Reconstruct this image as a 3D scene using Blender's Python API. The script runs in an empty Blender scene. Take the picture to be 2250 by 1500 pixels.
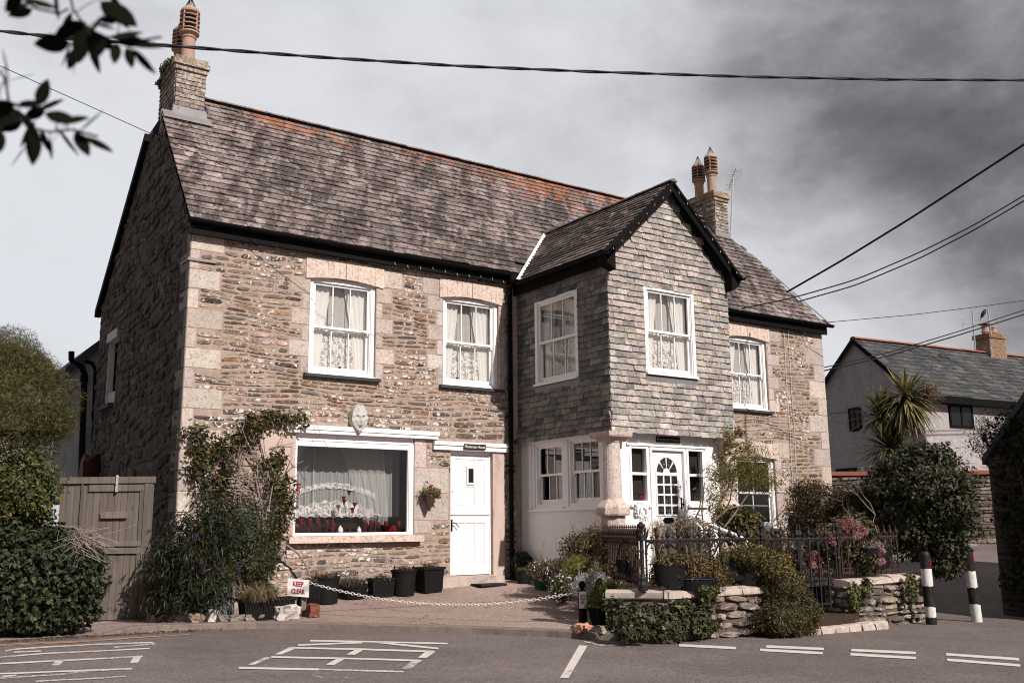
import bpy, math, random
import numpy as np
from mathutils import Vector, Matrix, noise as mnoise
rnd = random.Random(7)
npr = np.random.default_rng(11)
R = math.radians
S = bpy.context.scene

# ---------------------------------------------------------------- camera
CAM = np.array([-4.0901, -14.4556, 0.7342]); YAW, PITCH, ROLL, FPX = 0.605104, 0.189667, -0.010008, 2140.19
def _basis():
    f = np.array([math.sin(YAW)*math.cos(PITCH), math.cos(YAW)*math.cos(PITCH), math.sin(PITCH)])
    r = np.array([math.cos(YAW), -math.sin(YAW), 0.0]); u = np.cross(r, f)
    return f, r*math.cos(ROLL)+u*math.sin(ROLL), -r*math.sin(ROLL)+u*math.cos(ROLL)
CF, CR, CU = _basis()
cam = bpy.data.cameras.new("camera"); camo = bpy.data.objects.new("camera", cam)
S.collection.objects.link(camo); S.camera = camo
m = Matrix(((CR[0], CU[0], -CF[0], CAM[0]), (CR[1], CU[1], -CF[1], CAM[1]), (CR[2], CU[2], -CF[2], CAM[2]), (0, 0, 0, 1)))
camo.matrix_world = m
cam.sensor_width = 36.0; cam.lens = 36.0*FPX/2250.0; cam.clip_start = 0.05; cam.clip_end = 2000
cam.dof.use_dof = True; cam.dof.focus_distance = 16.5; cam.dof.aperture_fstop = 3.4
S.render.resolution_x = 1024; S.render.resolution_y = 682
S.view_settings.view_transform = 'Standard'; S.view_settings.look = 'None'
S.view_settings.exposure = 0.12; S.view_settings.gamma = 1.0
S.cycles.pixel_filter_type = 'BLACKMAN_HARRIS'; S.cycles.filter_width = 1.05

def ray(u, v): return CF*FPX + CR*(u-1125) - CU*(v-750)
def at(u, v, ax, val):            # point of the real plane ax=val seen in that direction
    d = ray(u, v); i = 'xyz'.index(ax); t = (val-CAM[i])/d[i]; return CAM+d*t
def dep(u, v, D): return CAM+ray(u, v)*(D/FPX)
def adir(u, v):
    d = ray(u, v); return d/np.linalg.norm(d)

# ---------------------------------------------------------------- sun and sky
SUN_EL, SUN_AZ = R(37), R(174)     # azimuth clockwise from +y; the sun stands in front of the house, a little to the right
sd = Vector((math.sin(SUN_AZ)*math.cos(SUN_EL), math.cos(SUN_AZ)*math.cos(SUN_EL), math.sin(SUN_EL)))
sl = bpy.data.lights.new("sun", 'SUN'); sl.energy = 5.0; sl.angle = R(0.55); sl.color = (1.0, 0.90, 0.82)
so = bpy.data.objects.new("sun", sl); so.rotation_euler = sd.to_track_quat('Z', 'Y').to_euler(); so.location = (0, -20, 30)
S.collection.objects.link(so)

class NT:
    def __init__(s, tree): s.t = tree; s.n = tree.nodes; s.l = tree.links
    def new(s, typ, **kw):
        n = s.n.new(typ)
        for k, v in kw.items():
            if k.startswith('i_'):
                key = k[2:]; key = int(key) if key.isdigit() else key.replace('_', ' ')
                if hasattr(v, 'node'): s.l.new(v, n.inputs[key])
                else: n.inputs[key].default_value = v
            else: setattr(n, k, v)
        return n
    def math(s, op, a, b=0.0, clamp=False):
        n = s.n.new('ShaderNodeMath'); n.operation = op; n.use_clamp = clamp
        for i, x in enumerate((a, b)):
            if hasattr(x, 'node'): s.l.new(x, n.inputs[i])
            else: n.inputs[i].default_value = x
        return n.outputs[0]
    def smooth(s, x, a, b):
        n = s.n.new('ShaderNodeMapRange'); n.interpolation_type = 'SMOOTHSTEP'
        s.l.new(x, n.inputs[0]); n.inputs[1].default_value = a; n.inputs[2].default_value = b
        n.inputs[3].default_value = 0; n.inputs[4].default_value = 1; return n.outputs[0]
    def noise(s, vec, scale, detail=4, rough=0.55, dist=0.0):
        n = s.n.new('ShaderNodeTexNoise'); n.inputs['Scale'].default_value = scale; n.inputs['Detail'].default_value = detail
        n.inputs['Roughness'].default_value = rough; n.inputs['Distortion'].default_value = dist
        if vec is not None: s.l.new(vec, n.inputs['Vector'])
        return n.outputs['Fac']
    def cn(s, x, k): return s.math('ADD', s.math('MULTIPLY', s.math('SUBTRACT', x, .5), k), .5)
    def mix(s, fac, a, b, mode='MIX'):
        n = s.n.new('ShaderNodeMix'); n.data_type = 'RGBA'; n.blend_type = mode
        for key, x in ((0, fac), (6, a), (7, b)):
            if hasattr(x, 'node'): s.l.new(x, n.inputs[key])
            else: n.inputs[key].default_value = x if key == 0 else (tuple(x)+(1,))[:4]
        return n.outputs[2]
    def vmul(s, vec, v):
        n = s.n.new('ShaderNodeVectorMath'); n.operation = 'MULTIPLY'; s.l.new(vec, n.inputs[0]); n.inputs[1].default_value = v
        return n.outputs[0]
    def dot(s, vec, v):
        n = s.n.new('ShaderNodeVectorMath'); n.operation = 'DOT_PRODUCT'; s.l.new(vec, n.inputs[0]); n.inputs[1].default_value = tuple(v)
        return n.outputs['Value']

W = bpy.data.worlds.new("World"); S.world = W; W.use_nodes = True
T = NT(W.node_tree); T.n.clear()
sky = T.new('ShaderNodeTexSky', sky_type='NISHITA', sun_disc=False, sun_elevation=SUN_EL, sun_rotation=SUN_AZ)
tc = T.new('ShaderNodeTexCoord').outputs['Generated']
def blob(u, v, a, b): return T.smooth(T.dot(tc, adir(u, v)), math.cos(R(a)), math.cos(R(b)))
flat = T.vmul(tc, (1, 1, 1.7))
n1 = T.noise(flat, 2.3, 8, 0.56, 0.15); n2 = T.noise(flat, 6.5, 9, 0.60, 0.2)
v = T.math('ADD', T.math('MULTIPLY', n1, 0.68), T.math('MULTIPLY', n2, 0.32))
v = T.math('MULTIPLY', T.math('SUBTRACT', v, 0.5), 2.1)
base = T.math('ADD', v, 0.77)
def addb(base, u, v_, a, b, amt): return T.math('ADD', base, T.math('MULTIPLY', blob(u, v_, a, b), amt))
base = addb(base, 2450, 20, 24, 4, -0.50)
base = addb(base, 2250, 430, 8, 1, -0.08)
base = addb(base, 1100, 330, 17, 2, 0.25)
base = addb(base, 60, 600, 16, 2, 0.28)
base = addb(base, 1780, 700, 10, 1, 0.26)
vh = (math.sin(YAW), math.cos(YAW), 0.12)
back = T.math('SUBTRACT', 1.0, T.smooth(T.dot(tc, vh), 0.0, 0.62))       # unseen sky darkened overhead and behind the viewer, added to cut ambient light
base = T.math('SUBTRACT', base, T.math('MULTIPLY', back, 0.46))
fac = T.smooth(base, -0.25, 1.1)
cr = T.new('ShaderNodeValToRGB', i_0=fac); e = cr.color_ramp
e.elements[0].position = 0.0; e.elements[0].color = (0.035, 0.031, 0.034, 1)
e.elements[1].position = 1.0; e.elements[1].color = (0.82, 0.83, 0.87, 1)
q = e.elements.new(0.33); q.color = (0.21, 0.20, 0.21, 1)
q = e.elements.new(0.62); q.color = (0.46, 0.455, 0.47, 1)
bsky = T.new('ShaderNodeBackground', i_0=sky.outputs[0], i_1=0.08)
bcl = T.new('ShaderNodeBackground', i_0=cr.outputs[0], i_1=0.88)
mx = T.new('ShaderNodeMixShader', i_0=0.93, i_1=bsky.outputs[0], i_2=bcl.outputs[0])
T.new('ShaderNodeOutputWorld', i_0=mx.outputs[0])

# ---------------------------------------------------------------- materials
def newmat(name):
    m = bpy.data.materials.new(name); m.use_nodes = True; t = NT(m.node_tree); t.n.clear(); return m, t
def finish(t, col, rough=0.8, spec=0.3, bump=None, bstr=0.3, bdist=0.02, metal=0.0, extra=None):
    p = t.new('ShaderNodeBsdfPrincipled')
    for key, x in (('Base Color', col), ('Roughness', rough), ('Specular IOR Level', spec), ('Metallic', metal)):
        if hasattr(x, 'node'): t.l.new(x, p.inputs[key])
        else: p.inputs[key].default_value = (tuple(x)+(1,))[:4] if key == 'Base Color' else x
    if bump is not None:
        b = t.new('ShaderNodeBump', i_Strength=bstr, i_Distance=bdist, i_Height=bump); t.l.new(b.outputs[0], p.inputs['Normal'])
    out = t.new('ShaderNodeOutputMaterial'); t.l.new(p.outputs[0], out.inputs[0]); return p
def pos(t): return t.new('ShaderNodeNewGeometry').outputs['Position']
def attr(t): return t.new('ShaderNodeAttribute', attribute_name='Col').outputs['Color']

def stone_mat(name, lichen=0.5, lich_col=(0.62, 0.585, 0.56), dirt=0.5, sc=1.0, bs=0.5):
    m, t = newmat(name); P = pos(t); c = attr(t)
    n = t.cn(t.noise(P, 11*sc, 6, 0.75), 2.4); nf = t.cn(t.noise(P, 32*sc, 4, 0.7), 2.6); strat = t.noise(t.vmul(P, (9, 9, 75)), 1, 4, .6)
    mulv = t.math('ADD', t.math('MULTIPLY', n, 0.9), t.math('MULTIPLY', nf, 0.5))
    mulv = t.math('ADD', mulv, t.math('MULTIPLY', t.math('SUBTRACT', strat, .5), .9))
    g = t.new('ShaderNodeCombineColor', i_0=mulv, i_1=mulv, i_2=mulv)
    c = t.mix(1.0, c, g.outputs[0], 'MULTIPLY'); c = t.mix(1.0, c, (1.45, 1.45, 1.45), 'MULTIPLY')
    d = t.smooth(t.noise(P, 1.3, 4, .6), .35, .75); c = t.mix(t.math('MULTIPLY', d, dirt*.45), c, (0.09, 0.075, 0.065))
    ln = t.noise(P, 13*sc, 5, .66, .5); reg = t.noise(P, 1.1, 3, .5)
    th = t.math('ADD', ln, t.math('MULTIPLY', t.math('SUBTRACT', reg, .5), .55))
    l = t.smooth(th, .655-.1*lichen, .675-.1*lichen)
    c = t.mix(t.math('MULTIPLY', l, min(1, lichen*1.3)), c, lich_col)
    bp = t.math('ADD', t.math('MULTIPLY', n, 1.0), t.math('ADD', t.math('MULTIPLY', nf, .4), strat))
    finish(t, c, .92, .15, bp, bs, .012); return m
M = {}
M['rubble'] = stone_mat('rubble_stone', .85)
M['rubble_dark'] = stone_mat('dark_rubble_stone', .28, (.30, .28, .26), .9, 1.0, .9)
M['garden_stone'] = stone_mat('garden_wall_stone', .35)
M['brick'] = stone_mat('chimney_brick', .55, (.5, .47, .42), .6, 1.4)

def granite(name, a, b, speck=(.10, .085, .08)):
    m, t = newmat(name); P = pos(t); c = attr(t)
    n = t.cn(t.noise(P, 5, 6, .7), 1.8); nf = t.noise(P, 40, 3, .7); sp = t.smooth(t.noise(P, 26, 6, .85), .50, .60)
    bl = t.smooth(t.noise(P, 10, 6, .75, .4), .53, .64)
    c = t.mix(n, t.mix(1.0, c, (a,)*3, 'MULTIPLY'), t.mix(1.0, c, (b,)*3, 'MULTIPLY'))
    c = t.mix(t.math('MULTIPLY', sp, .5), c, speck); c = t.mix(t.math('MULTIPLY', bl, .55), c, (.15, .13, .125))
    finish(t, c, .9, .2, t.math('ADD', nf, t.math('MULTIPLY', n, .8)), .45, .008); return m
M['granite'] = granite('granite_blocks', .8, 1.25)
def plaster(name, col, var=.15, sc=2.5, rough=.85, bs=.25, stain=None, ss=1.2, spec=.25):
    m, t = newmat(name); P = pos(t); n = t.noise(P, sc, 5, .6); nf = t.noise(P, 60, 3, .6)
    c = t.mix(t.cn(t.math('ADD', t.math('MULTIPLY', n, .55), t.math('MULTIPLY', nf, .45)), 2.4), tuple(x*(1-var) for x in col), tuple(min(1, x*(1+var)) for x in col))
    if stain:
        s_ = t.smooth(t.noise(t.vmul(P, (1, 1, .45)), ss*2, 5, .65, .5), .5, .75); c = t.mix(t.math('MULTIPLY', s_, .75), c, stain)
    finish(t, c, rough, spec, t.math('ADD', nf, n), bs, .006); return m
M['mortar'] = plaster('lime_mortar', (.36, .28, .24), .42, 9, .95, 1.0, (.19, .145, .12), 2.6)
M['mortar_dark'] = plaster('dark_mortar', (.10, .085, .075), .4, 6, .95, .9, (.035, .03, .028), 2)
M['render_white'] = plaster('white_render', (.80, .785, .79), .05, 2, .7, .3, (.66, .63, .61), 1.5)
M['render_dirty'] = plaster('stained_white_render', (.50, .52, .53), .15, 2, .8, .4, (.18, .18, .17), 2)
M['render_neigh'] = plaster('grey_pebbledash', (.37, .345, .35), .34, 9, .95, 1.5, (.29, .265, .27), 1.0)
M['cement'] = plaster('cement_dressing', (.50, .40, .36), .12, 4, .9, .4, (.25, .19, .17), 2.5)
M['coping'] = plaster('coping_stone', (.46, .39, .35), .3, 8, .9, .9, (.15, .125, .105), 2.6)
M['lead'] = plaster('grey_lead', (.21, .21, .22), .2, 5, .5, .2, (.15, .15, .16), 3)
M['orange_coping'] = plaster('terracotta_coping', (.27, .09, .055), .2, 4, .8, .3)
M['white_paint'] = plaster('white_paint', (.83, .82, .83), .05, 3, .4, .15, (.70, .675, .65), 2.5)
M['black_plastic'] = plaster('black_plastic', (.007, .007, .008), .3, 5, .6, .1, spec=.06)
M['black_paint'] = plaster('black_gloss_paint', (.007, .007, .007), .3, 6, .6, .2, spec=.06)
M['red_dark'] = plaster('dark_red_metal', (.06, .006, .006), .3, 6, .5, .2)
M['iron'] = plaster('black_iron', (.022, .021, .022), .4, 20, .42, .5, (.05, .03, .022), 5)
M['iron_rust'] = plaster('rusty_iron', (.050, .028, .022), .4, 20, .8, .8, (.03, .022, .02), 5)
M['terracotta'] = plaster('terracotta_pot', (.40, .27, .215), .2, 6, .8, .3, (.20, .15, .11), 4)
M['pot_black'] = plaster('black_planter_plastic', (.011, .011, .0115), .25, 4, .6, .15, spec=.12)
M['pot_green'] = plaster('green_planter_plastic', (.015, .07, .055), .2, 4, .5, .15)
M['pot_blue'] = plaster('weathered_blue_plastic', (.16, .19, .20), .25, 6, .7, .3, (.06, .065, .06), 3)
M['soil'] = plaster('potting_soil', (.045, .03, .022), .4, 20, 1, 1.5)
M['sign_white'] = plaster('sign_white', (.76, .745, .735), .03, 3, .5, .05)
M['sign_red'] = plaster('sign_red', (.40, .035, .06), .1, 3, .6, .05)
M['sign_black'] = plaster('sign_black', (.012, .012, .013), .1, 3, .4, .05)
M['letter_white'] = plaster('letter_white', (.62, .60, .58), .05, 3, .5, .05)
M['letter_worn'] = plaster('worn_letter_grey', (.26, .245, .235), .35, 40, .6, .05)
M['white_plastic'] = plaster('white_chain_plastic', (.72, .69, .66), .1, 10, .6, .1)
M['red_reflector'] = plaster('red_reflector', (.45, .008, .012), .1, 3, .25, .05)
M['wicker'] = plaster('dark_wicker', (.085, .06, .045), .5, 60, .9, 1.5)
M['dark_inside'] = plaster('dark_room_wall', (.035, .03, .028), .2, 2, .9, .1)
M['stone_white'] = plaster('cast_stone_grey', (.50, .485, .47), .12, 20, .85, .6, (.22, .20, .19), 10)
M['ceramic'] = plaster('white_ceramic', (.80, .80, .80), .02, 3, .15, .02)
M['dark_slate'] = plaster('dark_slate_edge', (.045, .05, .055), .4, 14, .7, .5)
M['cable'] = plaster('black_cable', (.010, .011, .013), .2, 9, .6, .3)
M['alu'] = plaster('grey_aluminium', (.45, .45, .46), .15, 9, .45, .1)
M['twig'] = plaster('brown_twig', (.16, .115, .09), .3, 14, .9, .6)
M['twig_grey'] = plaster('grey_twig', (.26, .21, .19), .25, 14, .9, .6)
M['kerb'] = plaster('worn_kerb_stone', (.19, .155, .138), .3, 8, .9, .8, (.09, .075, .065), 3)
M['feather'] = plaster('black_feathers', (.012, .012, .014), .2, 9, .6, .2)
M['rubber'] = plaster('rubber_mat', (.02, .019, .019), .2, 60, .9, .8)

def wood_mat(name, a, b, sc=(26, 26, 1.6)):
    m, t = newmat(name); P = pos(t); c = attr(t)
    g = t.noise(t.vmul(P, sc), 1, 6, .65, .6); n = t.noise(P, 3, 3)
    col = t.mix(g, a, b); col = t.mix(1.0, col, c, 'MULTIPLY'); kn = t.smooth(t.noise(t.vmul(P, (7, 7, 3)), 1, 2), .70, .76)
    col = t.mix(t.math('MULTIPLY', kn, .5), col, (.06, .045, .035))
    finish(t, col, .85, .2, t.math('ADD', g, n), .5, .006); return m
M['wood'] = wood_mat('weathered_boards', (.055, .045, .039), (.27, .235, .21))

def slate_mat(name, streak=True, orange=0.0, rough=.8, spk=.0):
    m, t = newmat(name); P = pos(t); c = attr(t)
    n = t.cn(t.noise(P, 9, 7, .75), 2.2); nf = t.cn(t.noise(P, 28, 4, .72), 2.6)
    g = t.math('ADD', t.math('MULTIPLY', n, 1.0), t.math('MULTIPLY', nf, .75)); gg = t.new('ShaderNodeCombineColor', i_0=g, i_1=g, i_2=g)
    c = t.mix(1.0, c, gg.outputs[0], 'MULTIPLY'); c = t.mix(1.0, c, (1.2, 1.2, 1.2), 'MULTIPLY')
    if streak:
        rot = t.new('ShaderNodeMapping', i_Rotation=(0, R(-28), 0)); t.l.new(P, rot.inputs[0])
        st = t.noise(t.vmul(rot.outputs[0], (3.4, .5, .7)), 1, 7, .74, .4)
        st2 = t.noise(P, 7, 7, .78)
        s_ = t.smooth(t.math('ADD', st, t.math('MULTIPLY', t.math('SUBTRACT', st2, .5), .85)), .455, .575)
        c = t.mix(t.math('MULTIPLY', s_, .84), c, (.046, .036, .035))
        wl = t.smooth(t.math('ADD', t.noise(P, 24, 5, .7), t.math('MULTIPLY', t.noise(P, 1.6, 2), .3)), .78, .84); c = t.mix(t.math('MULTIPLY', wl, .5), c, (.50, .45, .43))
    if not streak:
        wl = t.smooth(t.noise(P, 22, 6, .8), .60, .70); c = t.mix(t.math('MULTIPLY', wl, spk), c, (.46, .42, .39)); dk = t.smooth(t.noise(P, 17, 6, .8), .56, .66); c = t.mix(t.math('MULTIPLY', dk, spk*1.2), c, (.07, .06, .055))
    if orange > 0:
        sx = t.new('ShaderNodeSeparateXYZ'); t.l.new(P, sx.inputs[0]); z = sx.outputs[2]
        zz = t.smooth(z, 6.9, 8.9); o = t.noise(t.vmul(P, (1, 1, 1)), 4.2, 7, .72, .8)
        big = t.noise(P, .75, 3, .5)
        o = t.math('ADD', t.math('ADD', o, t.math('MULTIPLY', t.math('SUBTRACT', big, .5), .5)), t.math('MULTIPLY', zz, .27*orange))
        o = t.math('ADD', o, t.math('SUBTRACT', t.math('MULTIPLY', t.smooth(sx.outputs[0], 2.5, 8.0), .10), .05)); om = t.smooth(o, .735, .82); c = t.mix(t.math('MULTIPLY', om, .72), c, (.36, .125, .05))
    finish(t, c, rough, .25, t.math('ADD', n, nf), .5, .01); return m
M['slate_roof'] = slate_mat('weathered_roof_slate', True, 1.0)
M['slate_clad'] = slate_mat('slate_cladding', False, 0.0, .62, .45)
M['slate_neigh'] = slate_mat('blue_grey_slate', False, 0.30, .85)
M['ridge'] = slate_mat('clay_ridge_tile', False, .72)

def leaf_mat(name, rough=.5, tr=.25, spec=.35):
    m, t = newmat(name); c = attr(t)
    p = t.new('ShaderNodeBsdfPrincipled', i_Roughness=rough); p.inputs['Specular IOR Level'].default_value = spec
    t.l.new(c, p.inputs['Base Color']); tl = t.new('ShaderNodeBsdfTranslucent'); t.l.new(c, tl.inputs[0])
    mx = t.new('ShaderNodeMixShader', i_0=tr, i_1=p.outputs[0], i_2=tl.outputs[0]); t.new('ShaderNodeOutputMaterial', i_0=mx.outputs[0]); return m
M['leaf'] = leaf_mat('leaves'); M['leaf_gloss'] = leaf_mat('glossy_leaves', .5, .12, .3); M['leaf_dry'] = leaf_mat('dry_leaves', .85, .3, .1)
M['petal'] = leaf_mat('petals', .7, .3, .2)
def glass_mat(name, tint=(1, 1, 1), refl=1.0, wavy=0):
    m, t = newmat(name); tr = t.new('ShaderNodeBsdfTransparent', i_0=tuple(tint)+(1,)); gl = t.new('ShaderNodeBsdfGlossy', i_Roughness=.02)
    f = t.new('ShaderNodeFresnel', i_IOR=1.5)
    if wavy:
        b = t.new('ShaderNodeBump', i_Strength=.8, i_Distance=.02, i_Height=t.noise(t.vmul(pos(t), (40, 40, 14)), 1, 3)); t.l.new(b.outputs[0], gl.inputs['Normal'])
    mx = t.new('ShaderNodeMixShader', i_0=t.math('MULTIPLY', f.outputs[0], refl*2.3, True), i_1=tr.outputs[0], i_2=gl.outputs[0])
    t.new('ShaderNodeOutputMaterial', i_0=mx.outputs[0]); return m
M['glass'] = glass_mat('window_glass'); M['glass_obscure'] = glass_mat('patterned_door_glass', (.22, .22, .22), 2.0, 1)
M['glass_red'] = plaster('red_glass', (.13, .004, .007), .2, 6, .12, .02)
M['glass_clear'] = glass_mat('clear_goblet_glass', (.88, .88, .88), 2.4)
def curtain_mat(name, col, holes=True, alpha=.75):
    m, t = newmat(name); P = pos(t); d = t.new('ShaderNodeBsdfDiffuse', i_0=tuple(col)+(1,)); tl = t.new('ShaderNodeBsdfTranslucent', i_0=tuple(col)+(1,))
    a = t.new('ShaderNodeMixShader', i_0=.18, i_1=d.outputs[0], i_2=tl.outputs[0]); tr = t.new('ShaderNodeBsdfTransparent')
    if holes:
        h = t.smooth(t.noise(P, 16, 2, .5, 1.2), .42, .56)
        fac = t.math('ADD', t.math('MULTIPLY', h, 1-alpha), alpha)
    else: fac = alpha
    mx = t.new('ShaderNodeMixShader', i_0=fac, i_1=tr.outputs[0], i_2=a.outputs[0]); t.new('ShaderNodeOutputMaterial', i_0=mx.outputs[0]); return m
M['net'] = curtain_mat('net_curtain', (.92, .90, .88), False, .60)
M['lace'] = curtain_mat('lace_curtain', (.92, .90, .88), True, .30)
M['drape'] = curtain_mat('cream_drape', (.95, .94, .92), False, .92)
M['net_thin'] = curtain_mat('sheer_net', (.88, .89, .90), False, .42); M['net_mid'] = curtain_mat('half_sheer_drape', (.80, .79, .78), False, .34)

def asphalt(name, col, col2, crack=False):
    m, t = newmat(name); P = pos(t)
    n = t.cn(t.noise(P, .6, 6, .68), 2.6); nf = t.cn(t.noise(P, 70, 2, .7), 2.6); ng = t.cn(t.noise(P, 24, 4, .8), 3.0)
    c = t.mix(n, col, col2); k = t.math('ADD', .30, t.math('ADD', t.math('MULTIPLY', nf, .75), t.math('MULTIPLY', ng, .65))); kk = t.new('ShaderNodeCombineColor', i_0=k, i_1=k, i_2=k)
    c = t.mix(1.0, c, kk.outputs[0], 'MULTIPLY')
    sp = t.smooth(t.noise(P, 75, 2, .5), .66, .72); c = t.mix(t.math('MULTIPLY', sp, .5), c, (.42, .36, .34))
    if crack:
        vo = t.new('ShaderNodeTexVoronoi', feature='DISTANCE_TO_EDGE', i_Scale=.55)
        wv = t.new('ShaderNodeVectorMath', operation='ADD'); t.l.new(P, wv.inputs[0])
        nz = t.new('ShaderNodeTexNoise', i_Scale=3.0, i_Detail=5.0); t.l.new(P, nz.inputs[0]); sc_ = t.vmul(nz.outputs['Color'], (.5, .5, .5)); t.l.new(sc_, wv.inputs[1])
        t.l.new(wv.outputs[0], vo.inputs['Vector']); cm = t.math('SUBTRACT', 1.0, t.smooth(vo.outputs['Distance'], .0, .012))
        cm = t.math('MULTIPLY', cm, t.smooth(t.noise(P, .9, 2), .45, .6)); c = t.mix(t.math('MULTIPLY', cm, .8), c, (.04, .03, .025))
        mo = t.smooth(t.noise(P, 2.4, 6, .7, .5), .55, .7); c = t.mix(t.math('MULTIPLY', mo, .5), c, (.10, .085, .06))
    finish(t, c, .9, .25, t.math('ADD', nf, ng), .7, .006); return m
M['road'] = asphalt('road_asphalt', (.125, .105, .102), (.20, .168, .162))
M['drive'] = asphalt('old_tarmac', (.26, .195, .172), (.38, .29, .26), True)
def roadpaint():
    m, t = newmat('worn_road_paint'); P = pos(t); w = t.noise(P, 30, 6, .8); r_ = t.noise(P, 1.5, 3); c = attr(t)
    sx = t.new('ShaderNodeSeparateColor'); t.l.new(c, sx.inputs[0])
    f = t.smooth(t.math('ADD', w, t.math('ADD', t.math('MULTIPLY', t.math('SUBTRACT', r_, .5), .35), t.math('SUBTRACT', sx.outputs[0], .5))), .43, .49)
    p = t.new('ShaderNodeBsdfPrincipled', i_Roughness=.8); t.l.new(t.mix(sx.outputs[2], (.44, .27, .16), (.60, .56, .545)), p.inputs['Base Color'])
    tr = t.new('ShaderNodeBsdfTransparent'); mx = t.new('ShaderNodeMixShader', i_0=f, i_1=tr.outputs[0], i_2=p.outputs[0]); t.new('ShaderNodeOutputMaterial', i_0=mx.outputs[0]); return m
M['paint'] = roadpaint()

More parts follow.
